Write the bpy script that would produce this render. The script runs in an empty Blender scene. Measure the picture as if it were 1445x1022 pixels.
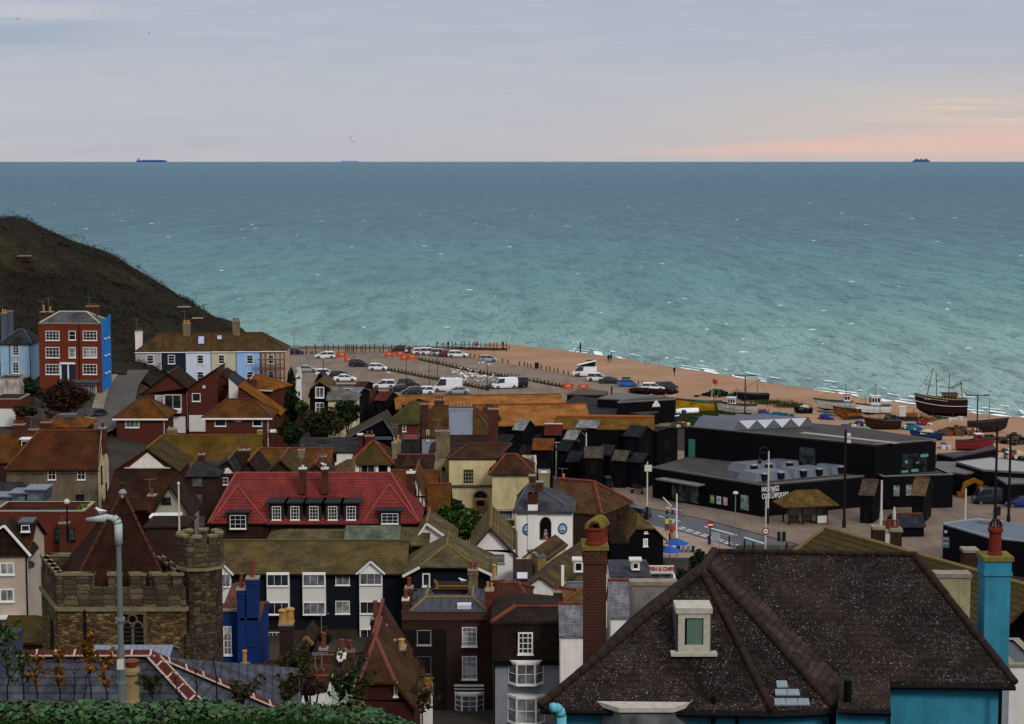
import bpy, math, random
import numpy as np
from mathutils import Vector as V, Matrix
random.seed(7); RNG=np.random.default_rng(11)
C=bpy.context.scene.collection; sc=bpy.context.scene
R=math.radians
# ---------------------------------------------------------------- camera geometry (photo is 1445 x 1022)
F=2800.0; CH=50.0; Y0=219.0
TH=math.atan((511-Y0)/F); CT,ST=math.cos(TH),math.sin(TH); CAM=V((0,0,CH))
def ray(px,py):
    u=(px-722.5)/F; v=(511-py)/F
    return V((u, CT+v*ST, -ST+v*CT))
def P(px,py,Y):
    d=ray(px,py); return CAM+d*(Y/d.y)
def G(px,py,z=5.0):
    d=ray(px,py); return CAM+d*((z-CH)/d.z)
def lerpt(t,pts):
    if t<=pts[0][0]: return pts[0][1]
    for (a,b),(c,d) in zip(pts,pts[1:]):
        if t<=c: return b+(d-b)*(t-a)/(c-a)
    return pts[-1][1]
def sst(a,b,x):
    t=max(0,min(1,(x-a)/(b-a))); return t*t*(3-2*t)
SHORE=[(-60,560),(-20,548),(-8,518),(10,500),(23,481),(40,452),(55,425),(68,402),(80,385),(95,370),(120,352),(200,310),(400,250)]
def shoreY(x): return lerpt(x,SHORE)
def wallY(x): return lerpt(x,[(-300,440),(-75,455),(-50,462),(-26,462),(-10,470),(0,474)])
PROF=[(-30,50.5),(0,48.4),(14,45.5),(24,43.05),(29,39.6),(46,34.0),(70,26),(112,12),(150,8),(190,5.5),(230,5)]
def T(x,y):
    z=lerpt(y,PROF)
    if y<60: z-=max(0,min(2.5,(x+1.6)*0.5))*sst(60,15,y)*sst(5,24,y)
    z+=6.5*sst(-30,-62,x)*sst(150,215,y)*(1-0.35*sst(225,285,y)*sst(-80,-45,x))*(1-sst(312,345,y)*sst(-66,-52,x))
    if y>285: z+=sst(285,330,y)*3*sst(-52,-64,x)
    if y>338 and x<-55:
        a=sst(338,425,y)*(1-sst(433,447,y))*sst(-55.5,-60,x); z+=(hill(x,y)-z)*(.75*a+.25*a*a)
    if x>-8:
        s=shoreY(x)
        z=min(z,5.0*(s-y)/38.0) if y>s-38 else z
    elif y>wallY(x): z=-3
    return max(z,-3)
HILLTOP=[(-135,38),(-111,37.6),(-105,37.6),(-101.7,35.7),(-95,32.5),(-85,29),(-83.3,27.6),(-76.4,23.7),(-74,21.4),(-69.5,19.4),(-66.4,16.8),(-60.3,13),(-56.5,5.5)]
def hill(x,y):
    n=math.sin(x*.31+y*.17)*.5+math.sin(x*.13-y*.23)*.8+math.sin(x*.7+y*.41)*.25
    return lerpt(x,HILLTOP)-1.3+n*.35
# ---------------------------------------------------------------- mesh builder
class MB:
    def __init__(s): s.v=[];s.f=[];s.m=[]
    def add(s,vs,fs,mi=0):
        o=len(s.v); s.v+= [tuple(p) for p in vs]
        for f in fs: s.f.append(tuple(i+o for i in f)); s.m.append(mi)
        return s
    def poly(s,pts,mi=0): return s.add(pts,[tuple(range(len(pts)))],mi)
    def box(s,x0,y0,z0,x1,y1,z1,mi=0):
        return s.add([(x0,y0,z0),(x1,y0,z0),(x1,y1,z0),(x0,y1,z0),(x0,y0,z1),(x1,y0,z1),(x1,y1,z1),(x0,y1,z1)],
              [(0,3,2,1),(4,5,6,7),(0,1,5,4),(1,2,6,5),(2,3,7,6),(3,0,4,7)],mi)
    def prism(s,pts,z0,z1,mi=0,mt=None):
        n=len(pts)
        s.add([(p[0],p[1],z0) for p in pts]+[(p[0],p[1],z1) for p in pts],[(i,(i+1)%n,n+(i+1)%n,n+i) for i in range(n)],mi)
        return s.add([(p[0],p[1],z1) for p in pts],[tuple(range(n))],mi if mt is None else mt)
    def tube(s,a,b,r0,r1=None,n=6,mi=0,cap=True):
        a=V(a);b=V(b);r1=r0 if r1 is None else r1
        d=(b-a).normalized(); x=d.orthogonal().normalized(); y=d.cross(x)
        vs=[a+(x*math.cos(t)+y*math.sin(t))*r0 for t in [2*math.pi*i/n for i in range(n)]]
        vs+=[b+(x*math.cos(t)+y*math.sin(t))*r1 for t in [2*math.pi*i/n for i in range(n)]]
        fs=[(i,(i+1)%n,n+(i+1)%n,n+i) for i in range(n)]
        if cap: fs+=[tuple(range(n-1,-1,-1)),tuple(range(n,2*n))]
        return s.add(vs,fs,mi)
    def path(s,pts,r,n=5,mi=0):
        for a,b in zip(pts,pts[1:]): s.tube(a,b,r,r,n,mi)
        return s
    def lathe(s,c,prof,n=12,mi=0):
        vs=[];fs=[]
        for r,z in prof:
            for i in range(n):
                t=2*math.pi*i/n; vs.append((c[0]+r*math.cos(t),c[1]+r*math.sin(t),c[2]+z))
        for k in range(len(prof)-1):
            for i in range(n): fs.append((k*n+i,k*n+(i+1)%n,(k+1)*n+(i+1)%n,(k+1)*n+i))
        fs.append(tuple(range((len(prof)-1)*n,len(prof)*n)))
        return s.add(vs,fs,mi)
    def loft(s,rings,mi=0,cap=True):
        n=len(rings[0]); vs=[p for r in rings for p in r]; fs=[]
        for k in range(len(rings)-1):
            for i in range(n): fs.append((k*n+i,k*n+(i+1)%n,(k+1)*n+(i+1)%n,(k+1)*n+i))
        if cap: fs+=[tuple(range(n-1,-1,-1)),tuple(range((len(rings)-1)*n,len(rings)*n))]
        return s.add(vs,fs,mi)
    def solid(s,faces,t,mi=0,ms=None):
        """closed slab under a set of top polygons"""
        ms=mi if ms is None else ms
        key=lambda p:(round(p[0],3),round(p[1],3),round(p[2],3)); cnt={}
        for f in faces:
            s.poly(f,mi); s.poly([(p[0],p[1],p[2]-t) for p in reversed(f)],ms)
            for a,b in zip(f,list(f[1:])+[f[0]]):
                k=frozenset((key(a),key(b))); cnt.setdefault(k,[]).append((a,b))
        for k,e in cnt.items():
            if len(e)==1:
                a,b=e[0]; s.poly([a,(a[0],a[1],a[2]-t),(b[0],b[1],b[2]-t),b],ms)
        return s
    def build(s,name,mats,parent=None,loc=None,smooth=False,uv=True):
        me=bpy.data.meshes.new(name); me.from_pydata(s.v,[],s.f)
        if not isinstance(mats,(list,tuple)): mats=[mats]
        for m in mats: me.materials.append(m)
        if len(mats)>1: me.polygons.foreach_set('material_index',s.m)
        if smooth: me.polygons.foreach_set('use_smooth',[True]*len(s.f))
        me.update()
        if uv:
            ul=me.uv_layers.new(name='UVMap'); data=np.zeros((len(me.loops),2),dtype=np.float32)
            vv=s.v
            for p in me.polygons:
                n=p.normal
                if abs(n.z)>.985: 
                    for li in p.loop_indices:
                        q=vv[me.loops[li].vertex_index]; data[li]=(q[0],q[1])
                else:
                    l=math.hypot(n.x,n.y); tx,ty=-n.y/l,n.x/l
                    bx,by,bz=-n.z*ty*1.0,n.z*tx,0
                    b=V((n.x,n.y,n.z)).cross(V((tx,ty,0)))
                    for li in p.loop_indices:
                        q=vv[me.loops[li].vertex_index]; data[li]=(q[0]*tx+q[1]*ty, q[0]*b.x+q[1]*b.y+q[2]*b.z)
            ul.data.foreach_set('uv',data.ravel())
        o=bpy.data.objects.new(name,me); C.objects.link(o)
        if parent is not None: o.parent=parent; _K.setdefault(parent.name,[]).append(o)
        if loc is not None: o.location=loc
        return o
def tag(o,label,cat,group=None,kind=None):
    o['label']=label; o['category']=cat
    if group: o['group']=group
    if kind: o['kind']=kind
    return o
def thing(name,label,cat,loc=(0,0,0),rot=0,group=None):
    o=bpy.data.objects.new(name,None); o.empty_display_size=.5; C.objects.link(o)
    o.location=loc; o.rotation_euler=(0,0,R(rot)); return tag(o,label,cat,group)
def struct(o,kind='structure'): o['kind']=kind; return o
def copy_tree(o,parent=None,loc=None,rot=None,label=None,group=None):
    c=o.copy(); C.objects.link(c)
    if parent is not None: c.parent=parent; _K.setdefault(parent.name,[]).append(c)
    if loc is not None: c.location=loc
    if rot is not None: c.rotation_euler=(0,0,R(rot))
    if label: c['label']=label
    if group: c['group']=group
    for ch in KIDS(o): copy_tree(ch,c)
    return c
_K={}
def KIDS(o): return _K.get(o.name,[])
# ---------------------------------------------------------------- materials
def cs(h,k=1.0):
    h=h.lstrip('#'); r=[int(h[i:i+2],16)/255 for i in (0,2,4)]
    return tuple([((x/12.92) if x<=.04045 else ((x+.055)/1.055)**2.4)*k for x in r]+[1.0])
def c(h,k=1.0):
    a=cs(h,k); l=.3*a[0]+.6*a[1]+.1*a[2]; f=.52+.48*min(1,l/k/.3); s=1.04; return tuple([max(.001,(l+(x-l)*s)*f) for x in a[:3]]+[1.0])
class NT:
    def __init__(s,name,rough=.85,spec=.3):
        s.mat=bpy.data.materials.new(name); s.mat.use_nodes=True; s.t=s.mat.node_tree; s.b=s.t.nodes['Principled BSDF']
        s.b.inputs['Roughness'].default_value=rough; s.b.inputs['Specular IOR Level'].default_value=spec if rough<.6 else min(spec,.07)
    def n(s,ty,**kw):
        nd=s.t.nodes.new(ty)
        for k,v in kw.items():
            if k in nd.inputs: 
                if hasattr(v,'is_output'): s.t.links.new(v,nd.inputs[k])
                else: nd.inputs[k].default_value=v
            else: setattr(nd,k,v)
        return nd
    def l(s,a,b): s.t.links.new(a,b)
    def coord(s,kind='Object',scale=None):
        tc=s.n('ShaderNodeTexCoord').outputs[kind]
        if scale is None: return tc
        mp=s.n('ShaderNodeMapping'); s.l(tc,mp.inputs['Vector']); mp.inputs['Scale'].default_value=scale; return mp.outputs[0]
    def noise(s,vec,scale,detail=4,rough=.6):
        return s.n('ShaderNodeTexNoise',Vector=vec,Scale=scale,Detail=detail,Roughness=rough).outputs['Fac']
    def ramp(s,fac,a,b,lo=(0,0,0,1),hi=(1,1,1,1)):
        r=s.n('ShaderNodeValToRGB'); s.l(fac,r.inputs[0]); e=r.color_ramp.elements
        e[0].position=a;e[1].position=b;e[0].color=lo;e[1].color=hi; return r.outputs[0]
    def mix(s,f,a,b,bt='MIX'):
        m=s.n('ShaderNodeMix',data_type='RGBA',blend_type=bt)
        for sock,v in ((m.inputs[0],f),(m.inputs[6],a),(m.inputs[7],b)):
            if hasattr(v,'is_output'): s.l(v,sock)
            else: sock.default_value=v
        return m.outputs[2]
    def math(s,op,a,b=0.0):
        m=s.n('ShaderNodeMath',operation=op)
        for sock,v in ((m.inputs[0],a),(m.inputs[1],b)):
            if hasattr(v,'is_output'): s.l(v,sock)
            else: sock.default_value=v
        return m.outputs[0]
    def sep(s,vec): return s.n('ShaderNodeSeparateXYZ',Vector=vec).outputs
    def col(s,o): 
        if hasattr(o,'is_output'): s.l(o,s.b.inputs['Base Color'])
        else: s.b.inputs['Base Color'].default_value=o
    def bump(s,h,strength=.4,dist=.05):
        b=s.n('ShaderNodeBump',Height=h,Strength=strength,Distance=dist); s.l(b.outputs[0],s.b.inputs['Normal'])
def k_(col,k): return tuple([min(1,x*k) for x in col[:3]]+[1])
_MC={}
def memo(f):
    def g(name,*a,**k):
        if name not in _MC: _MC[name]=f(name,*a,**k)
        return _MC[name]
    return g
@memo
def plain(name,col,rough=.8,var=.25,vs=1.5,spec=.3,metal=0):
    m=NT(name,rough,spec); co=m.coord()
    n=m.noise(co,vs,5); n2=m.noise(co,vs*9,3)
    x=m.mix(m.ramp(n,.3,.75),k_(col,1-var),k_(col,1+var)); x=m.mix(m.math('MULTIPLY',n2,.45),x,k_(col,1-var*.9))
    m.col(x); m.b.inputs['Metallic'].default_value=metal; return m.mat
@memo
def stucco(name,col,stain=None,amt=.5,rough=.9):
    m=NT(name,rough,.2); co=m.coord(); stain=stain or k_(col,.6)
    st=m.coord('Object',(2.2,2.2,.5)); n=m.noise(st,.9,6,.65); n2=m.noise(co,.35,3); n3=m.noise(co,7,3)
    f=m.math('MULTIPLY',m.ramp(m.math('MULTIPLY',n,n2),.2,.42),amt)
    x=m.mix(f,col,stain); x=m.mix(m.math('MULTIPLY',m.ramp(n3,.45,.7),.16),x,k_(col,.5)); n4=m.noise(co,.8,6,.7); x=m.mix(m.math('MULTIPLY',m.ramp(n4,.46,.66),.15+.35*amt),x,stain); n5=m.noise(m.coord('Object',(3,3,.22)),1,4,.6); x=m.mix(m.math('MULTIPLY',m.ramp(n5,.55,.75),.1+.3*amt),x,k_(stain,.7)); m.col(x)
    m.bump(n3,.15,.02); return m.mat
@memo
def tile(name,c1,c2,lich,amt=.5,w=.24,h=.18,spots=0,mortar=.35,scale=.28,rough=.92,patch=None,line=.55):
    """roof covering: courses of tiles, patches of lichen or moss, pale lichen spots"""
    m=NT(name,rough,.25); uv=m.coord('UV'); ob=m.coord()
    br=m.n('ShaderNodeTexBrick',Vector=uv,Color1=c1,Color2=c2,Mortar=k_(c1,mortar),Scale=1.0)
    br.inputs['Mortar Size'].default_value=.016; br.inputs['Mortar Smooth'].default_value=.3
    br.inputs['Brick Width'].default_value=w; br.inputs['Row Height'].default_value=h; br.inputs['Bias'].default_value=-.1
    st=m.coord('UV',(1.0,.5,1)); 
    n=m.noise(st,scale,6,.65); nf=m.noise(uv,3.5,5,.7); nb=m.noise(uv,14,3)
    cell=m.n('ShaderNodeTexWhiteNoise',noise_dimensions='2D'); sv=m.sep(uv); row=m.math('FLOOR',m.math('DIVIDE',sv[1],h)); cb=m.n('ShaderNodeCombineXYZ'); m.l(m.math('FLOOR',m.math('ADD',m.math('DIVIDE',sv[0],w),m.math('MULTIPLY',row,.5))),cb.inputs[0]); m.l(row,cb.inputs[1]); m.l(cb.outputs[0],cell.inputs['Vector'])
    x=m.mix(m.ramp(cell.outputs['Value'],0,1),k_(c1,.6),k_(c2,1.35)); x=m.mix(.45,x,br.outputs['Color']); x=m.mix(m.ramp(nf,.3,.7),k_(c1,.45),x)
    md=m.noise(uv,.9,5,.7); x=m.mix(m.math('MULTIPLY',m.ramp(md,.45,.68),.5),x,k_(c2,1.5)); sk_=m.noise(m.coord('UV',(1.6,.18,1)),1,4,.6); x=m.mix(m.math('MULTIPLY',m.ramp(sk_,.5,.72),.55),x,k_(c1,.42))
    cl_=m.math('FRACT',m.math('DIVIDE',sv[1],h)); ln=m.ramp(cl_,0,.3,(line,line,line,1),(1,1,1,1))  # shadow line under each tile course, painted into the colour
    f=m.math('MULTIPLY',m.ramp(m.math('ADD',m.math('MULTIPLY',n,.7),m.math('MULTIPLY',nf,.3)),.5-.22*amt,.68-.15*amt),min(1,.35+amt*.6))
    x=m.mix(f,x,lich)
    x=m.mix(m.math('MULTIPLY',m.ramp(nb,.45,.7),.4),x,k_(c1,.5))
    gr=m.noise(uv,.42,6,.68); x=m.mix(1,x,m.ramp(gr,.34,.64,(.55,.53,.52,1),(1.22,1.2,1.16,1)),'MULTIPLY')
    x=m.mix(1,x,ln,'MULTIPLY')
    if patch:
        pn=m.noise(uv,.22,2); x=m.mix(m.ramp(pn,.5,.56),x,patch)
    if spots:
        dj=m.noise(uv,1.1,3,.6)
        for sc_,th,br_ in ((3.6,.12,.4),(8,.2,.22),(17,.3,.11)):
            vo=m.n('ShaderNodeTexVoronoi',Vector=uv,Scale=sc_); vr=m.n('ShaderNodeTexVoronoi',Vector=uv,Scale=sc_)
            keep=m.math('LESS_THAN',m.sep(vr.outputs['Color'])[0],m.math('MULTIPLY',m.ramp(dj,.34,.6),spots if sc_>5 else spots*.35))
            dn=m.math('ADD',vo.outputs['Distance'],m.math('MULTIPLY',m.noise(uv,40,2),.22))
            dot=m.math('MULTIPLY',m.ramp(dn,th,th+.1,(1,1,1,1),(0,0,0,1)),keep)
            x=m.mix(m.math('MULTIPLY',dot,.85),x,(br_,br_*.97,br_*.9,1))
    m.col(x)
    hh=m.math('ADD',m.math('MULTIPLY',br.outputs['Fac'],-1.0),m.math('ADD',m.math('MULTIPLY',nf,.8),m.math('ADD',m.math('MULTIPLY',cl_,-.9),m.math('MULTIPLY',cell.outputs['Value'],.7)))); m.bump(hh,.8,.04); return m.mat
@memo
def pantile(name,c1,c2,lich,amt=.5,w=.35,h=.4):
    m=NT(name,.9,.25); uv=m.coord('UV'); s=m.sep(uv)
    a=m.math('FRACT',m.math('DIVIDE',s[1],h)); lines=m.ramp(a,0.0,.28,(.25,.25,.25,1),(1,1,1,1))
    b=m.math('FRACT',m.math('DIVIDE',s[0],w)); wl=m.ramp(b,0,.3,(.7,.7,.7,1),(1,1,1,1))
    n=m.noise(uv,.5,5); nf=m.noise(uv,6,4)
    x=m.mix(m.ramp(nf,.3,.7),k_(c1,.7),k_(c2,1.15)); x=m.mix(m.math('MULTIPLY',m.ramp(n,.42,.62),amt+.15),x,lich); x=m.mix(m.math('MULTIPLY',m.ramp(m.noise(m.coord('UV',(1.2,.2,1)),1,4,.6),.48,.72),.5),x,k_(c1,.5))
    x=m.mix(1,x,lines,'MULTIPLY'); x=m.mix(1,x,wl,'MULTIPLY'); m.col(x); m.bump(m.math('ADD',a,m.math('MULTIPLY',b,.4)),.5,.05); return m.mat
@memo
def brick(name,c1,c2,mortar,w=.23,h=.08,ms=.012,dirt=.4):
    m=NT(name,.9,.2); uv=m.coord('UV'); n=m.noise(uv,.6,6); nf=m.noise(uv,9,3)
    br=m.n('ShaderNodeTexBrick',Vector=uv,Color1=c1,Color2=c2,Mortar=mortar,Scale=1.0)
    br.inputs['Mortar Size'].default_value=ms; br.inputs['Brick Width'].default_value=w; br.inputs['Row Height'].default_value=h
    x=m.mix(m.math('MULTIPLY',m.ramp(n,.4,.7),dirt),br.outputs['Color'],k_(c1,.35)); x=m.mix(m.math('MULTIPLY',nf,.5),x,k_(c2,.6))
    m.col(x); m.bump(br.outputs['Fac'],-.3,.01); return m.mat
@memo
def stone(name,cols,w=.55,h=.24,mortar=None,rnd=.7):
    m=NT(name,.95,.15); uv=m.coord('UV'); wob=m.noise(uv,1.6,3)
    wv=m.n('ShaderNodeVectorMath',operation='ADD'); m.l(uv,wv.inputs[0])
    cm=m.n('ShaderNodeCombineXYZ'); m.l(m.math('MULTIPLY',wob,.3),cm.inputs[0]); m.l(m.math('MULTIPLY',m.noise(uv,2.3,3),.28),cm.inputs[1]); m.l(cm.outputs[0],wv.inputs[1])
    mp=m.n('ShaderNodeMapping',Vector=wv.outputs[0]); mp.inputs['Scale'].default_value=(1/w,1/h,1)
    vo=m.n('ShaderNodeTexVoronoi',Vector=mp.outputs[0],Scale=1.0); vo.inputs['Randomness'].default_value=rnd
    ve=m.n('ShaderNodeTexVoronoi',Vector=mp.outputs[0],Scale=1.0,feature='DISTANCE_TO_EDGE'); ve.inputs['Randomness'].default_value=rnd
    r=m.n('ShaderNodeValToRGB'); m.l(m.sep(vo.outputs['Color'])[0],r.inputs[0]); r.color_ramp.interpolation='CONSTANT'
    e=r.color_ramp.elements; e[0].color=cols[0]; e[1].color=cols[-1]; e[1].position=.85
    for i,cc in enumerate(cols[1:-1]): q=e.new((i+1)*.85/(len(cols)-1)); q.color=cc
    n=m.noise(uv,.5,5); nf=m.noise(uv,12,4)
    x=m.mix(m.math('MULTIPLY',nf,.6),r.outputs[0],k_(cols[0],.45)); x=m.mix(m.ramp(n,.42,.66),x,m.mix(.65,x,k_(cols[0],.35)))
    x=m.mix(m.math('MULTIPLY',m.ramp(ve.outputs['Distance'],.02,.12,(1,1,1,1),(0,0,0,1)),.7),x,mortar or k_(cols[0],.4)); m.col(x)
    m.bump(m.math('ADD',m.ramp(ve.outputs['Distance'],0,.2),nf),.7,.05); return m.mat
@memo
def board(name,col,pitch=.2,vert=False,var=.25,line=.45,rough=.75,spec=.25):
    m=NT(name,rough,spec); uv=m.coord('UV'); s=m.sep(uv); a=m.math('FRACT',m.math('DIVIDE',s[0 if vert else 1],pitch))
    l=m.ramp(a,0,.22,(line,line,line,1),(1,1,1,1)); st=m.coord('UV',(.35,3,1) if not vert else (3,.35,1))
    n=m.noise(st,2.2,4); n2=m.noise(uv,.4,3)
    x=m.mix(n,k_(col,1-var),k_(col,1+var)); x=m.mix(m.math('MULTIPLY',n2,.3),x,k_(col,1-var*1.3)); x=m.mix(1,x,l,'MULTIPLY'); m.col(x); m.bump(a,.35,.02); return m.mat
@memo
def seam(name,col,pitch=.45,rough=.5,spec=.4,metal=.3,line=.55):
    m=NT(name,rough,spec); uv=m.coord('UV'); s=m.sep(uv); a=m.math('FRACT',m.math('DIVIDE',s[0],pitch))
    l=m.ramp(a,0,.2,(line,line,line,1),(1,1,1,1)); n=m.noise(uv,.7,4)
    x=m.mix(n,k_(col,.75),k_(col,1.2)); x=m.mix(1,x,l,'MULTIPLY'); m.col(x); m.b.inputs['Metallic'].default_value=metal; m.bump(a,.3,.03); return m.mat
@memo
def glass(name,col=(.012,.014,.018,1),rough=.08,var=0.6):
    m=NT(name,rough,.5); co=m.coord(); n=m.noise(co,.9,2)
    m.col(m.mix(m.ramp(n,.4,.62),k_(col,1-var),k_(col,1+var))); return m.mat
@memo
def leafm(name,cols,rough=.7):
    m=NT(name,rough,.25); g=m.n('ShaderNodeNewGeometry'); r=m.n('ShaderNodeValToRGB'); m.l(g.outputs['Random Per Island'],r.inputs[0])
    e=r.color_ramp.elements; e[0].color=cols[0]; e[1].color=cols[-1]
    for i,cc in enumerate(cols[1:-1]): q=e.new((i+1)/(len(cols)-1)); q.color=cc
    m.col(r.outputs[0]); return m.mat
WHITE=plain('white_paint',c('#d9d6d0'),.5,.06); OFFW=plain('off_white_paint',c('#bdb8ae'),.6,.1)
GLASS=glass('window_glass'); CURT=glass('curtained_glass',(.10,.10,.105,1),.25,.5); NETC=glass('net_curtain_glass',(.22,.22,.22,1),.35,.5)
BLACKB=board('black_tarred_board',c('#141216'),.22,var=.5,spec=.08,rough=.9); BLACKF=plain('black_frame',c('#121214'),.6,.2)
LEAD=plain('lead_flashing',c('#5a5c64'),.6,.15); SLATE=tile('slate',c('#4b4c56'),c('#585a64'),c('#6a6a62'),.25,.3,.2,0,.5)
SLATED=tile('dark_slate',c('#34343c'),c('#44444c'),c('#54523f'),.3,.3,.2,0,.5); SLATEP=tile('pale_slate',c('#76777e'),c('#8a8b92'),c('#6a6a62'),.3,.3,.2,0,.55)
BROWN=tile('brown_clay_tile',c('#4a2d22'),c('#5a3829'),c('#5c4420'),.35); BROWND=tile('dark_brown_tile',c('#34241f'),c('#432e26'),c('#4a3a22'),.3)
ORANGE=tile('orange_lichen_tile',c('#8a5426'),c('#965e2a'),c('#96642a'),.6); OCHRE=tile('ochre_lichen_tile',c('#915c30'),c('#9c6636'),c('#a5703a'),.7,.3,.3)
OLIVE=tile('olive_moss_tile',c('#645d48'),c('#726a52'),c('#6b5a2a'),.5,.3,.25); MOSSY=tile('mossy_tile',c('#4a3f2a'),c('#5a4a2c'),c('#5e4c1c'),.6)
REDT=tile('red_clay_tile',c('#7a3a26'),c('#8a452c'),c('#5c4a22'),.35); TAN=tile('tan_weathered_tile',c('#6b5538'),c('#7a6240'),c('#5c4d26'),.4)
BRICKR=brick('red_brick',c('#6e2f22'),c('#7f3b2a'),c('#5a4038')); BRICKD=brick('dark_brick',c('#3c2622'),c('#4a2f28'),c('#4a403a'),dirt=.55)
BRICKM=brick('maroon_tile_hanging',c('#54261f'),c('#5f2c23'),c('#35201c'),.2,.16); CHB=brick('chimney_brick',c('#5a3026'),c('#6c3a2c'),c('#54473e'),dirt=.6)
CHS=stucco('rendered_chimney',c('#84765a'),c('#4a4234'),.7); POTR=plain('terracotta_pot',c('#804434'),.8,.25,4); POTY=plain('buff_pot',c('#a8824f'),.8,.25,4)
MORT=plain('mortar_cap',c('#8a8172'),.95,.3,3); CREAM=stucco('cream_render',c('#c6b793'),c('#7d7055'),.65); WREND=stucco('white_render',c('#d8d3cb'),c('#a9a294'),.4)
RIDGER=plain('red_ridge_tile',c('#7d4434'),.9,.45,2); RIDGEB=plain('brown_ridge_tile',c('#584034'),.9,.3,3)
DARKM=plain('dark_metal',c('#1c1d20'),.5,.2); GREYM=plain('grey_metal',c('#73777b'),.5,.15); WOOD=plain('weathered_timber',c('#4c4034'),.9,.3,4)
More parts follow.
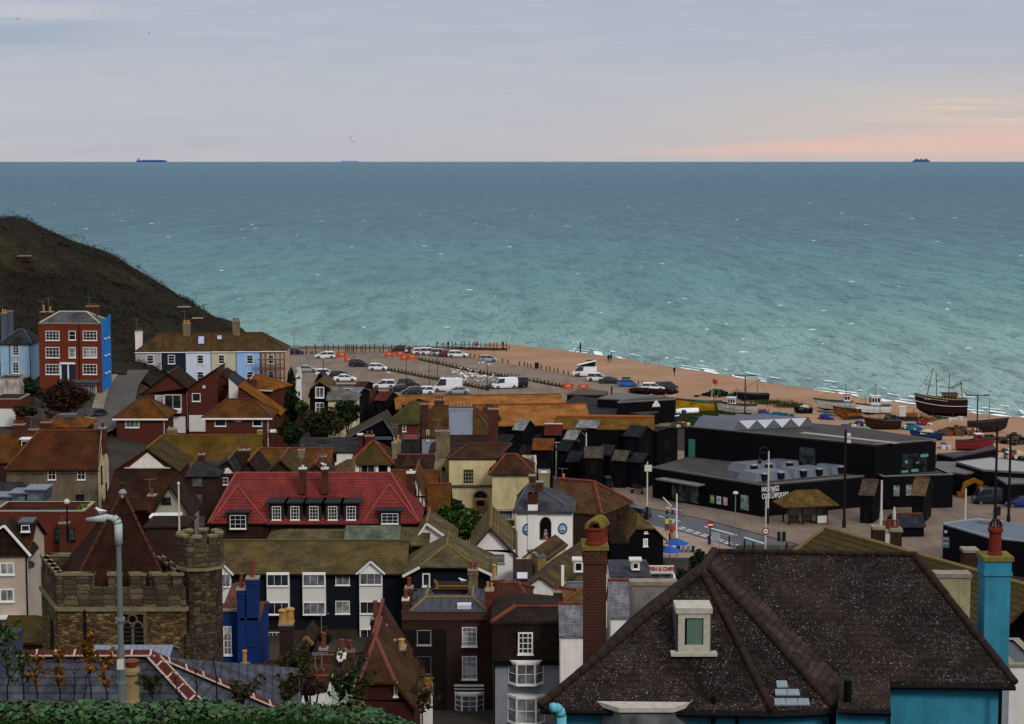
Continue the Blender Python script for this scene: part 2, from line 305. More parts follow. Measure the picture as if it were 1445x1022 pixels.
# ---------------------------------------------------------------- houses
class House:
    """front wall from the pixels of its eave (left px, row, right px) at distance Y; local x along the front, y into the depth"""
    def __init__(s,name,label,pxL,pyE,pxR,Y,depth,rot=0,wall=None,zb=None,cat='house',group=None,frame=WHITE,gl=None):
        A=P(pxL,pyE,Y); r=R(rot); dx,dy=math.cos(r),math.sin(r); k=(pxR-722.5)/F
        w=(k*(A.y*CT+(CH-A.z)*ST)-A.x)/(dx-k*dy*CT)
        pts=[(A.x+dx*a-dy*b,A.y+dy*a+dx*b) for a in (0,w) for b in (0,depth)]
        if zb is None: zb=min(T(*p) for p in pts)-.4
        zb=min(zb,A.z-1.5)
        s.Y=Y; s.w=w; s.d=depth; s.h=A.z-zb; s.zb=zb; s.wall=wall; s.frame=frame; s.gl=gl or GLASS
        s.root=thing(name,label,cat,(A.x,A.y,zb),rot,group); s.inv=(Matrix.Translation((A.x,A.y,zb))@Matrix.Rotation(r,4,'Z')).inverted()
        s.o=s.inv@CAM; s.rinv=Matrix.Rotation(-r,3,'Z'); s.wm=MB(); s.gable=[]; s.fw=max(.055,.00028*Y)
        s.top=s.h; s.chn=0; s._walls=True
    def hit(s,px,py,ax,val):
        d=s.rinv@ray(px,py); t=(val-s.o[ax])/d[ax]; return s.o+d*t
    # walls ------------------------------------------------------
    def walls(s,hl=None,hb=None,h0=0,parts=None,top=False):
        w,d,h=s.w,s.d,s.h
        m=s.wm; hb=h if hb is None else hb
        m.poly([(0,0,h0),(w,0,h0),(w,0,h),(0,0,h)]); m.poly([(w,0,h0),(w,d,h0),(w,d,hb),(w,0,h)])
        m.poly([(w,d,h0),(0,d,h0),(0,d,hb),(w,d,hb)]); m.poly([(0,d,h0),(0,0,h0),(0,0,h),(0,d,hb)])
        for g in s.gable: m.poly(g)
        m.build('wall',s.wall,s.root); return s
    # roofs ------------------------------------------------------
    def par(s,mat,py,xl=None,xr=None,o=.3,yr=.5,t=.16,hb=None,rm=None,rr=None,hipb=True,edge=None,name='roof',rp=None):
        """ridge parallel to the front; xl / xr are the pixel ends of the ridge where that end is hipped"""
        w,d,h=s.w,s.d,s.h; y=d*yr; hb=h if hb is None else hb
        mid=s.hit(((xl or 0)+(xr or 0))/2 if xl and xr else (xl or xr or (s.px(0)+s.px(w))/2),py,1,y); z=mid.z if rp is None else s.hit(rp[0],rp[1],1,y).z
        a=s.hit(xl,py,1,y).x if xl is not None else -o; b=s.hit(xr,py,1,y).x if xr is not None else w+o
        sf=(z-h)/y; sb=(z-hb)/(d-y); zf=h-o*sf*.8; zk=hb-o*sb*.8
        e0,e1,e2,e3=(-o,-o,zf),(w+o,-o,zf),(w+o,d+o,zk),(-o,d+o,zk); r0,r1=(a,y,z),(b,y,z)
        fs=[[e0,e1,r1,r0],[e2,e3,r0,r1]]
        if xl is not None: fs.append([e3,e0,r0])
        else: s.gable.append([(0,0,h),(0,y,z-.03),(0,d,hb)])
        if xr is not None: fs.append([e1,e2,r1])
        else: s.gable.append([(w,0,h),(w,y,z-.03),(w,d,hb)])
        m=MB().solid(fs,t); mats=[mat]
        if rm:
            mats.append(rm); rr=rr or .13; up=V((0,0,.03)); n=6
            m.tube(V(r0)+up,V(r1)+up,rr,rr,n,1)
            if xl is not None: m.tube(V(e0)+up,V(r0)+up,rr,rr,n,1); m.tube(V(e3)+up,V(r0)+up,rr,rr,n,1)
            if xr is not None: m.tube(V(e1)+up,V(r1)+up,rr,rr,n,1); m.tube(V(e2)+up,V(r1)+up,rr,rr,n,1)
        if edge:
            mats.append(edge); k=len(mats)-1; q=.12
            m.box(-o,-o-.06,zf-t-.1,w+o,-o+.02,zf-.02,k)
            for on,x in ((xl is None,-o-.03),(xr is None,w+o+.03)):
                if on:
                    for p,qv in ((V((x,-o,zf)),V((x,y,z))),(V((x,y,z)),V((x,d+o,zk)))): m.tube(p-V((0,0,.1)),qv-V((0,0,.1)),.12,.12,4,k)
        s.slope=(sf,z,y); s.roof=m.build(name,mats,s.root); s.top=z; return s
    def px(s,x,y=0,z=None):
        p=s.inv.inverted()@V((x,y,s.h if z is None else z)); return topx(p)[0]
    def front(s,mat,ax,ay,o=.3,t=.16,hr=None,hip=None,hipb=None,rm=None,rr=.13,barge=None,back=None,name='roof'):
        """gable towards the camera: apex pixel (ax, ay) on the front plane, ridge running back; hip=(run, share) makes a half hip"""
        w,d,h=s.w,s.d,s.h; ap=s.hit(ax,ay,1,0); xa,z=ap.x,ap.z; hr=h if hr is None else hr; D=d+(back or o)
        sl=(z-h)/max(.2,xa); sr=(z-hr)/max(.2,(w-xa)); zl=h-o*sl*.8; zr=hr-o*sr*.8
        y0=-o
        if hip:
            run,sh=hip; hx=lambda side:(xa+(-o-xa)*(1-sh) if side==0 else xa+(w+o-xa)*(1-sh))
            hz0=zl+(z-zl)*sh; hz1=zr+(z-zr)*sh; A=(hx(0),y0,hz0);B=(hx(1),y0,hz1);Rg=(xa,run,z)
            f1=[(-o,y0,zl),A,Rg,(xa,D,z),(-o,D,zl)]; f2=[B,(w+o,y0,zr),(w+o,D,zr),(xa,D,z),Rg]; fs=[f1,f2,[A,B,Rg]]
            s.gable.append([(0,0,h),(w,0,hr),(B[0],0,hz1),(A[0],0,hz0)])
            edges=[((-o,y0,zl),A),((w+o,y0,zr),B)]
        else:
            fs=[[(-o,y0,zl),(xa,y0,z),(xa,D,z),(-o,D,zl)],[(xa,y0,z),(w+o,y0,zr),(w+o,D,zr),(xa,D,z)]]
            s.gable.append([(0,0,h),(w,0,hr),(xa,0,z-.03)]); edges=[((-o,y0,zl),(xa,y0,z)),((w+o,y0,zr),(xa,y0,z))]
        s.gable.append([(0,d,h),(w,d,hr),(xa,d,z-.03)])
        m=MB().solid(fs,t); mats=[mat]
        if rm:
            mats.append(rm); m.tube((xa,hip[0] if hip else y0,z+.04),(xa,D,z+.04),rr,rr,6,1)
            if hip: m.tube(A,Rg,rr,rr,6,1); m.tube(B,Rg,rr,rr,6,1)
        if barge:
            mats.append(barge); k=len(mats)-1
            for a,b in edges: m.tube((a[0],a[1]-.05,a[2]-.1),(b[0],b[1]-.05,b[2]-.1),.13,.13,4,k)
        s.slope=(None,z,xa); s.xa=xa; s.roof=m.build(name,mats,s.root); s.top=z; return s
    def flat(s,mat,ph=.5,cop=None,tw=.25,hb=None):
        w,d,h=s.w,s.d,s.h; MB().box(.02,.02,h-ph-.1,w-.02,d-.02,h-ph).build('roof',mat,s.root)
        m=MB(); o=.05
        for b in ((-o,-o,w+o,tw),(-o,d-tw,w+o,d+o),(-o,tw,tw,d-tw),(w-tw,tw,w+o,d-tw)): m.box(b[0],b[1],h-.09,b[2],b[3],h+.02)
        m.build('coping',cop or MORT,s.root)
        for x in (tw,w-tw): s.gable.append([(x,tw,h-ph),(x,d-tw,h-ph),(x,d-tw,h),(x,tw,h)])
        s.gable.append([(tw,d-tw,h-ph),(w-tw,d-tw,h-ph),(w-tw,d-tw,h),(tw,d-tw,h)]); s.slope=(0,h-ph,0); return s
    # openings ---------------------------------------------------
    def _map(s,face,off=0):
        w=s.w
        if face=='F': return lambda u,o,z:(u,off-o,z)
        if face=='R': return lambda u,o,z:(w+off+o,u,z)
        return lambda u,o,z:(-off-o,u,z)
    def uz(s,px,py,face,off=0):
        if face=='F': p=s.hit(px,py,1,off); return p.x,p.z
        p=s.hit(px,py,0,s.w+off if face=='R' else -off); return p.y,p.z
    def win(s,x0,y0,x1,y1,cols=2,rows=2,gl=None,face='F',off=0,frame=None,sill=True,name='window',parent=None,fw=None):
        a=s.uz((x0),(y0+y1)/2,face,off); b=s.uz(x1,(y0+y1)/2,face,off); t=s.uz((x0+x1)/2,y0,face,off); l=s.uz((x0+x1)/2,y1,face,off)
        u0,u1=sorted((a[0],b[0])); z1,z0=t[1],l[1]
        return s.win_m(u0,z0,u1,z1,cols,rows,gl,face,off,frame,sill,name,parent,fw)
    def win_m(s,u0,z0,u1,z1,cols=2,rows=2,gl=None,face='F',off=0,frame=None,sill=True,name='window',parent=None,fw=None):
        mp=s._map(face,off); fw=fw or s.fw; m=MB()
        def bx(ua,za,ub,zb,o0,o1):
            vs=[mp(u,o,z) for z in (za,zb) for u,o in ((ua,o0),(ub,o0),(ub,o1),(ua,o1))]
            m.add(vs,[(0,3,2,1),(4,5,6,7),(0,1,5,4),(1,2,6,5),(2,3,7,6),(3,0,4,7)])
        q=.07
        bx(u0,z0,u0+fw,z1,-.02,q); bx(u1-fw,z0,u1,z1,-.02,q); bx(u0+fw,z1-fw,u1-fw,z1,-.02,q); bx(u0+fw,z0,u1-fw,z0+fw,-.02,q)
        th=fw*.5
        for i in range(1,cols):
            x=u0+(u1-u0)*i/cols; bx(x-th/2,z0+fw,x+th/2,z1-fw,-.02,q*.75)
        for j in range(1,rows):
            z=z0+(z1-z0)*j/rows; bx(u0+fw,z-th/2,u1-fw,z+th/2,-.02,q*.7)
        if sill: bx(u0-.06,z0-.09,u1+.06,z0-.005,-.02,.14)
        f=m.build(name,frame or s.frame,parent or s.root,uv=False)
        m=MB(); m.poly([mp(u0+fw*.5,.022,z0+fw*.5),mp(u1-fw*.5,.022,z0+fw*.5),mp(u1-fw*.5,.022,z1-fw*.5),mp(u0+fw*.5,.022,z1-fw*.5)]); m.build('pane',gl or s.gl,f,uv=False)
        return f
    def wins(s,specs,**k):
        for sp in specs: s.win(*sp,**k)
        return s
    def door(s,x0,y0,x1,y1,mat,face='F',off=0):
        a=s.uz(x0,(y0+y1)/2,face,off); b=s.uz(x1,(y0+y1)/2,face,off); z1=s.uz(x0,y0,face,off)[1]; z0=s.uz(x0,y1,face,off)[1]; mp=s._map(face,off)
        u0,u1=sorted((a[0],b[0])); m=MB()
        vs=[mp(u,o,z) for z in (z0,z1) for u,o in ((u0,-.02),(u1,-.02),(u1,.05),(u0,.05))]; fs=[(0,3,2,1),(4,5,6,7),(0,1,5,4),(1,2,6,5),(2,3,7,6),(3,0,4,7)]
        m.add(vs,fs); q=(u1-u0)*.18; zm=z0+(z1-z0)*.5
        for za,zb_ in ((z0+.15,zm-.06),(zm+.06,z1-.12)):
            m.add([mp(u,o,z) for z in (za,zb_) for u,o in ((u0+q,.03),(u1-q,.03),(u1-q,.075),(u0+q,.075))],fs)
        d=m.build('door',mat,s.root,uv=False); MB().add([mp(u,o,z) for z in (zm-.06,zm+.02) for u,o in ((u1-.14,.05),(u1-.06,.05),(u1-.06,.12),(u1-.14,.12))],fs).build('handle',GREYM,d,uv=False); return d
    def panel(s,x0,y0,x1,y1,mat,name,face='F',off=0,th=.06,trim=None):
        a=s.uz(x0,(y0+y1)/2,face,off); b=s.uz(x1,(y0+y1)/2,face,off); z1=s.uz((x0+x1)/2,y0,face,off)[1]; z0=s.uz((x0+x1)/2,y1,face,off)[1]; mp=s._map(face,off)
        u0,u1=sorted((a[0],b[0]))
        return MB().add([mp(u,o,z) for z in (z0,z1) for u,o in ((u0,-.02),(u1,-.02),(u1,th),(u0,th))],[(0,3,2,1),(4,5,6,7),(0,1,5,4),(1,2,6,5),(2,3,7,6),(3,0,4,7)]).build(name,mat,s.root)
    def pipe(s,x0,y0,y1,face='F',r=.06,mat=None):
        a=s.uz(x0,y0,face); b=s.uz(x0,y1,face); mp=s._map(face)
        MB().tube(mp(a[0],.07,a[1]),mp(a[0],.07,b[1]),r,r,6).build('drainpipe',mat or BLACKF,s.root); return s
    def gutter(s,mat=None,o=.3):
        sf=s.slope[0] or 0; z=s.h-o*sf*.8-.13
        MB().tube((-o,-o-.08,z),(s.w+o,-o-.08,z),.075,.075,6).build('gutter',mat or BLACKF,s.root); return s
    def chim(s,x0,x1,py,y,dep=None,mat=None,pots=2,pm=None,pyb=None,cap=None,pr=None,ph=.55,parent=None,base=None,oversail=True):
        """stack between pixels x0..x1, top at row py, on local depth y"""
        a=s.hit(x0,py,1,y); b=s.hit(x1,py,1,y); zt=a.z; w=b.x-a.x; dep=dep or w*.75
        z0=s.hit(x0,pyb,1,y).z if pyb else (base if base is not None else s.h-.3)
        m=MB(); m.box(a.x,y,z0,b.x,y+dep,zt-.12,0); q=.06 if oversail else 0
        if oversail: m.box(a.x-q,y-q,zt-.45,b.x+q,y+dep+q,zt-.3,0)
        m.box(a.x-q,y-q,zt-.12,b.x+q,y+dep+q,zt,1)
        ch=m.build('chimney',[mat or CHB,cap or MORT],parent or s.root)
        pr=pr or min(.15,w/(2.6*max(1,pots)))
        for i in range(pots):
            x=a.x+w*(i+.5)/pots; r=pr*random.uniform(.9,1.1); H=ph*random.uniform(.85,1.15)
            MB().lathe((x,y+dep/2,zt),[(r*1.05,0),(r*1.05,.06),(r*.92,.1),(r*.85,H*.8),(r*1.1,H*.84),(r*1.1,H*.95),(r*.8,H)],8).build('chimney_pot',pm or POTR,ch,uv=False)
        if pots and random.random()<.45:
            H=random.uniform(1.2,2.2); x,yy=a.x+w*.2,y+dep*.6; A_=MB().tube((x,yy,zt-.2),(x,yy,zt+H),.028,.028,4); q=random.choice((-1,1))
            A_.tube((x-.5*q,yy,zt+H-.08),(x+.7*q,yy,zt+H-.02),.02,.02,4)
            for i in range(5): A_.tube((x+(-.4+.24*i)*q,yy-.22,zt+H-.05),(x+(-.4+.24*i)*q,yy+.22,zt+H-.05),.014,.014,3)
            A_.build('aerial',GREYM,ch,uv=False)
        return ch
    def sky(s,x0,y0,x1,y1,gl=None):
        """rooflight lying on the front slope of a roof with its ridge parallel to the front"""
        sf,z,yr=s.slope
        def on(px,py):
            d=s.rinv@ray(px,py); n=V((0,-sf,1)); p0=V((0,0,s.h)); t=n.dot(p0-s.o)/n.dot(d); return s.o+d*t
        a,b,cc,dd=on(x0,y1),on(x1,y1),on(x1,y0),on(x0,y0); n=V((0,-sf,1)).normalized()
        ctr=(a+b+cc+dd)/4; m=MB().solid([[p+n*.1 for p in (a,b,cc,dd)]],.18); f=m.build('rooflight',DARKM,s.root,uv=False)
        MB().poly([ctr+(p-ctr)*.8+n*.115 for p in (a,b,cc,dd)]).build('pane',gl or glass('sky_tinted_glass',(.28,.29,.36,1),.25,.2),f,uv=False); return f  # default pane colour stands in for the reflected sky
    def dormer(s,x0,y0,x1,y1,y,dep,wall,top,cols=2,rows=3,gl=None,topo=.12,wpad=.12,frame=None,peak=None,sill=True):
        a=s.hit(x0,(y0+y1)/2,1,y); b=s.hit(x1,(y0+y1)/2,1,y); z1=s.hit(x0,y0,1,y).z; z0=s.hit(x0,y1,1,y).z; p=wpad
        m=MB(); m.box(a.x-p,y,z0-.1,b.x+p,y+dep,z1+p,0)
        if peak:
            zz=s.hit((x0+x1)/2,peak,1,y).z; xm=(a.x+b.x)/2; o=topo
            m.poly([(a.x-p,y,z1+p),(b.x+p,y,z1+p),(xm,y,zz)],0)
            m.solid([[(a.x-p-o,y-o,z1+p-.05),(xm,y-o,zz+.05),(xm,y+dep,zz+.05),(a.x-p-o,y+dep,z1+p-.05)],[(xm,y-o,zz+.05),(b.x+p+o,y-o,z1+p-.05),(b.x+p+o,y+dep,z1+p-.05),(xm,y+dep,zz+.05)]],.1,1)
        else: m.box(a.x-p-topo,y-topo,z1+p,b.x+p+topo,y+dep,z1+p+.14,1)
        o=m.build('dormer',[wall,top],s.root)
        s.win_m(a.x,z0,b.x,z1,cols,rows,gl,'F',y-.004,frame,sill,'window',o); return o
    def bay(s,x0,x1,yt,yb,wall,proj=.7,rows=2,gl=None,top=None):
        """canted bay: yt..yb rows of the glazing"""
        a=s.hit(x0,(yt+yb)/2,1,0); b=s.hit(x1,(yt+yb)/2,1,0); z1=s.hit((x0+x1)/2,yt,1,-proj).z; z0=s.hit((x0+x1)/2,yb,1,-proj).z
        q=(b.x-a.x)*.24; pl=[(a.x,0),(a.x+q,-proj),(b.x-q,-proj),(b.x,0)]; m=MB(); big=[(a.x-.1,.0),(a.x+q-.04,-proj-.1),(b.x-q+.04,-proj-.1),(b.x+.1,.0)]
        m.prism(big,z1,z1+.16,1); m.prism(big,z0-.12,z0,1); m.prism([(p[0],p[1]*.96) for p in pl],z0,z1,0)
        o=m.build('bay_window',[wall,s.frame],s.root)
        fr=MB(); gz=MB(); e=.03
        for (p,r),cols in zip(zip(pl,pl[1:]),(1,2,1)):
            p=V((p[0],p[1],0)); r=V((r[0],r[1],0)); u=(r-p).normalized(); n=V((u.y,-u.x,0)); L=(r-p).length
            def Q(t,z,o): v=p+u*t+n*o; return (v.x,v.y,z)
            def bar(t0,t1,za,zb): fr.add([Q(t,o,z) if 0 else Q(t,z,o) for z in (za,zb) for t,o in ((t0,0),(t1,0),(t1,.07),(t0,.07))],[(0,3,2,1),(4,5,6,7),(0,1,5,4),(1,2,6,5),(2,3,7,6),(3,0,4,7)])
            f=s.fw
            bar(0,f,z0,z1); bar(L-f,L,z0,z1); bar(f,L-f,z1-f,z1); bar(f,L-f,z0,z0+f)
            for i in range(1,cols): bar(L*i/cols-f*.3,L*i/cols+f*.3,z0+f,z1-f)
            for j in range(1,rows): zz=z0+(z1-z0)*j/rows; bar(f,L-f,zz-f*.35,zz+f*.35)
            gz.poly([Q(.02,z0,e),Q(L-.02,z0,e),Q(L-.02,z1,e),Q(.02,z1,e)])
        fr.build('frame',s.frame,o,uv=False); gz.build('pane',gl or NETC,o,uv=False); return o
    def dish(s,px,py,y=-.3,r=.3):
        p=s.hit(px,py,1,y); MB().lathe((0,0,0),[(.02,0),(r*.6,.05),(r,.14)],10).build('satellite_dish',DARKM,s.root,p,uv=False).rotation_euler=(R(80),0,R(20)); return s
def topx(p):
    q=V(p)-CAM; D=q.y*CT-q.z*ST; U=q.y*ST+q.z*CT; return 722.5+F*q.x/D, 511-F*U/D
# ---------------------------------------------------------------- camera, world, sun
cam=bpy.data.cameras.new('camera'); co=bpy.data.objects.new('camera',cam); C.objects.link(co); sc.camera=co
cam.lens=36*F/1445; cam.sensor_width=36; cam.clip_end=40000; cam.clip_start=.5; co.location=CAM; co.rotation_euler=(math.pi/2-TH,0,0)
sc.view_settings.view_transform='Standard'; sc.view_settings.look='None'; sc.view_settings.exposure=.1; sc.view_settings.gamma=1
SUN_EL,SUN_AZ=R(36),R(148)   # azimuth clockwise from +Y
wd=bpy.data.worlds.new('World'); sc.world=wd; wd.use_nodes=True; wt=wd.node_tree
class WT(NT):
    def __init__(s): s.t=wt
w=WT(); bg=wt.nodes['Background']; bg.inputs['Strength'].default_value=.1
sk=w.n('ShaderNodeTexSky',sky_type='NISHITA',sun_disc=False,sun_elevation=SUN_EL,sun_rotation=SUN_AZ)
d=w.coord('Generated'); xyz=w.sep(d); az=w.math('DIVIDE',xyz[0],w.math('MAXIMUM',w.math('ABSOLUTE',xyz[1]),.02)); el=xyz[2]
rp=w.n('ShaderNodeValToRGB'); w.l(el,rp.inputs[0]); e=rp.color_ramp.elements
SKYK=10
st=[(0,'#bdb9bf',1),(.012,'#b8b9c1',1),(.045,'#abb1bf',1),(.075,'#a6abbd',1),(.25,'#c3c8d2',1.3),(1,'#e6e9f0',1.8)]
e[0].position,e[1].position=st[0][0],st[-1][0]; e[0].color=cs(st[0][1],SKYK*st[0][2]); e[1].color=cs(st[-1][1],SKYK*st[-1][2])
for p,h,k in st[1:-1]: q=e.new(p); q.color=cs(h,SKYK*k)
x=rp.outputs[0]
cv=w.n('ShaderNodeCombineXYZ'); w.l(w.math('MULTIPLY',az,5),cv.inputs[0]); w.l(w.math('MULTIPLY',el,46),cv.inputs[1]); cvo=cv.outputs[0]
n1=w.noise(cvo,1.1,6,.55); n2=w.noise(cvo,3.2,6,.6)
x=w.mix(w.math('MULTIPLY',w.ramp(n1,.38,.7),.6),x,cs('#a9adc0',SKYK)); x=w.mix(w.math('MULTIPLY',w.ramp(n2,.46,.76),.3),x,cs('#c3c3ca',SKYK))
def band(v,a,b,cc,dd): # rises a..b, falls cc..dd
    return w.math('MULTIPLY',w.ramp(v,a,b),w.ramp(v,cc,dd,(1,1,1,1),(0,0,0,1)))
# the blue-grey cloud high on the left
cl=w.math('MULTIPLY',band(w.math('ADD',el,w.math('MULTIPLY',n2,.012)),.050,.056,.066,.074),w.ramp(w.math('ADD',az,w.math('MULTIPLY',n1,.12)),-.19,-.125,(1,1,1,1),(0,0,0,1)))
azs=w.math('ADD',az,1.0)   # ramps only run from 0 to 1
elw=w.math('ADD',el,w.math('MULTIPLY',n2,.016))
def rng(v,a,b): 
    m=w.n('ShaderNodeMapRange',clamp=True,interpolation_type='SMOOTHSTEP'); w.l(v,m.inputs[0]); m.inputs[1].default_value=a; m.inputs[2].default_value=b; return m.outputs[0]
def bnd(v,a,b,cc,dd): return w.math('MULTIPLY',rng(v,a,b),w.math('SUBTRACT',1.0,rng(v,cc,dd)))
cl=w.math('MULTIPLY',bnd(elw,.056,.064,.066,.076),w.math('SUBTRACT',1.0,rng(w.math('ADD',az,w.math('MULTIPLY',n1,.1)),-.20,-.12)))
x=w.mix(w.math('MULTIPLY',cl,.55),x,cs('#8397ae',SKYK))
cl2=w.math('MULTIPLY',bnd(elw,.070,.076,.078,.084),w.math('SUBTRACT',1.0,rng(az,-.24,-.16)))
x=w.mix(w.math('MULTIPLY',cl2,.5),x,cs('#c3c2c6',SKYK))
# warm air low on the right, the pink band on the horizon, pale wisps over it
wf=w.math('MULTIPLY',rng(az,-.06,.3),w.math('SUBTRACT',1.0,rng(el,.012,.055))); x=w.mix(w.math('MULTIPLY',wf,.85),x,cs('#ccbcb2',SKYK))
top=w.math('ADD',.002,w.math('MULTIPLY',rng(az,.02,.3),.0105)); eb=w.math('DIVIDE',w.math('ADD',el,w.math('MULTIPLY',w.math('SUBTRACT',n2,.5),.0025)),top)
pk=w.math('MULTIPLY',bnd(eb,-.5,.5,.5,1.7),rng(az,.03,.14)); x=w.mix(w.math('MULTIPLY',pk,.85),x,cs('#e3bcb2',SKYK))
wv=w.n('ShaderNodeCombineXYZ'); w.l(w.math('MULTIPLY',az,9),wv.inputs[0]); w.l(w.math('MULTIPLY',el,210),wv.inputs[1]); n3=w.noise(wv.outputs[0],1.3,6,.6)
ws=w.math('MULTIPLY',w.math('MULTIPLY',bnd(el,.010,.016,.022,.034),rng(az,.1,.22)),w.ramp(n3,.46,.66)); x=w.mix(w.math('MULTIPLY',ws,.7),x,cs('#e2c6b4',SKYK))
x=w.mix(.12,x,sk.outputs[0]); wt.links.new(x,bg.inputs['Color'])
sl=bpy.data.lights.new('sun','SUN'); sl.energy=1.6; sl.angle=R(14); sl.color=(1,.95,.88); so=bpy.data.objects.new('sun',sl); C.objects.link(so)
sd=V((math.sin(SUN_AZ)*math.cos(SUN_EL),math.cos(SUN_AZ)*math.cos(SUN_EL),math.sin(SUN_EL))); so.rotation_euler=sd.to_track_quat('Z','Y').to_euler(); so.location=(0,-20,90)
# ---------------------------------------------------------------- sea
def sea_mat():
    m=NT('sea_water',.45,.13); ob=m.coord(); s=m.sep(ob)
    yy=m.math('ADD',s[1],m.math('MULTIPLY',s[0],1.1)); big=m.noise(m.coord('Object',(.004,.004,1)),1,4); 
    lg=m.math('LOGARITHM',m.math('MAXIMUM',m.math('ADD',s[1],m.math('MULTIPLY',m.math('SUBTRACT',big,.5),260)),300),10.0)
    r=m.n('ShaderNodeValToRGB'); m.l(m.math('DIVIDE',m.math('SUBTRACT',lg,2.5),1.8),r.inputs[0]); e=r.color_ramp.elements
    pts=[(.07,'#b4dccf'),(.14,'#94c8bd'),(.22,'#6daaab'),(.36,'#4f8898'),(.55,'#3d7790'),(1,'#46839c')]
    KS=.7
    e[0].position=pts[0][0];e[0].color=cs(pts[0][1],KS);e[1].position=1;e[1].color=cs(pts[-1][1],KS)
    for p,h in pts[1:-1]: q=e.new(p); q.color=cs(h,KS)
    # sediment streaks; dark and light wave faces painted into the colour at three sizes
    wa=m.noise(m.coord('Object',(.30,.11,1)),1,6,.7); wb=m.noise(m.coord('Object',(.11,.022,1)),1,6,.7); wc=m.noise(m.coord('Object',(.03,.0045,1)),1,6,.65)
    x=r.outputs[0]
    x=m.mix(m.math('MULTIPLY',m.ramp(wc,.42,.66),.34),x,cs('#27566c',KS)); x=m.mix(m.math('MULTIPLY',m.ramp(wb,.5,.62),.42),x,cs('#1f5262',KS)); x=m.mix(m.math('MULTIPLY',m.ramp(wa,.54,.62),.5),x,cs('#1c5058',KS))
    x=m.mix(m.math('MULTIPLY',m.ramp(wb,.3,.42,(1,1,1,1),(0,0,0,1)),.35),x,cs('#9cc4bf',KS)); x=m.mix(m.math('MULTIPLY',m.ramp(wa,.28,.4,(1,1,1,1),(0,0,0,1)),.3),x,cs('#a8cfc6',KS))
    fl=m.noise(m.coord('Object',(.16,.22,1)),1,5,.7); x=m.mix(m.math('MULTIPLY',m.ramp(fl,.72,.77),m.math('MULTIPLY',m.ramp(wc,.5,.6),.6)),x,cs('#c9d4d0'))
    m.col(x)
    n3=m.noise(m.coord('Object',(.5,.9,1)),1,4,.6)
    h=m.math('ADD',m.math('ADD',m.math('MULTIPLY',wa,3.2),m.math('MULTIPLY',wb,11)),m.math('ADD',m.math('MULTIPLY',n3,.8),m.math('MULTIPLY',wc,30)))
    m.bump(h,1.0,1.0); return m.mat
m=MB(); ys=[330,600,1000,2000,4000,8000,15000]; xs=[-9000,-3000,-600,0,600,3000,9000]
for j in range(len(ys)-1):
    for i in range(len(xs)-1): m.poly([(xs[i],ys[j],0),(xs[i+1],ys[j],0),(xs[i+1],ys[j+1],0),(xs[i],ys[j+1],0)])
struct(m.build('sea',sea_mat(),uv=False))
FOAM=plain('sea_foam',cs('#dfe3e0'),.9,.08)
m=MB()
def strip(off,wd,x0,x1,gap=0,z=.09):
    x=x0
    while x<x1:
        st=random.uniform(.5,1.1); f=lambda q,k:.5+.5*math.sin(q*.37+k)*math.sin(q*.13+2*k)+.25*math.sin(q*1.3+k)
        on=(f(x,off)>gap)
        if on:
            g=lambda q:shoreY(q)+off+.5*math.sin(q*.5+off)+.3*math.sin(q*1.7); a0,a1=g(x),g(x+st); w0=wd*max(.3,f(x,off+1)); w1=wd*max(.3,f(x+st,off+1))
            zz=lambda q,y:max(T(q,y),0)+z+.2; m.poly([(x,a0,zz(x,a0)),(x+st,a1,zz(x+st,a1)),(x+st,a1+w1,zz(x+st,a1+w1)),(x,a0+w0,zz(x,a0+w0))])
        x+=st
strip(-4,9,2,150,-9); strip(4,7,12,150,.34,.11); strip(11,5,14,150,.55,.1); strip(17,3,8,150,.66,.1); strip(25,2.5,12,150,.74,.1); strip(36,2.5,15,150,.82,.12)
m.build('surf',FOAM,uv=False)['kind']='stuff'
m=MB()
for i in range(150):
    y=440*math.exp(random.random()*1.6); x=random.uniform(-.27,.27)*y
    if y<shoreY(x)+20 or (x<-5 and y<520): continue
    L=random.uniform(.3,1.5)**1.5*(.7+y/900); h=random.uniform(.05,.14)*(.7+y/1300); n=5; top=[];bo=[];bk=[]
    for k in range(n+1):
        t=k/n; xx=x+L*(t-.5); s_=math.sin(math.pi*t)**.5
        bo.append((xx,y+random.uniform(-.2,.2),.02)); top.append((xx,y+.35,.05+h*s_*random.uniform(.6,1.2))); bk.append((xx,y+1.3*s_+.4,.05))
    for k in range(n): m.poly([bo[k],bo[k+1],top[k+1],top[k]]); m.poly([top[k],top[k+1],bk[k+1],bk[k]])
m.build('whitecaps',FOAM,uv=False)['kind']='stuff'
# ---------------------------------------------------------------- land
def ground_mat():
    m=NT('town_ground',.95,.15); ob=m.coord(); n=m.noise(ob,.12,5); f=m.noise(ob,2.5,4)
    x=m.mix(m.ramp(n,.4,.65),c('#4a443d'),c('#3a352f')); x=m.mix(m.math('MULTIPLY',f,.5),x,c('#2c2823')); m.col(x); return m.mat
def grid(name,xs,ys,zf,mat,keep=None):
    vs=[(x,y,zf(x,y)) for y in ys for x in xs]; n=len(xs); m=MB()
    fs=[(j*n+i,j*n+i+1,(j+1)*n+i+1,(j+1)*n+i) for j in range(len(ys)-1) for i in range(n-1)]
    if keep: fs=[f for f in fs if keep(*[sum(vs[k][q] for k in f)/4 for q in (0,1)])]
    m.add(vs,fs); o=m.build(name,mat,smooth=True,uv=False); return struct(o)
fr=lambda a,b,s:[a+(b-a)*i/max(1,round((b-a)/s)) for i in range(round((b-a)/s)+1)]
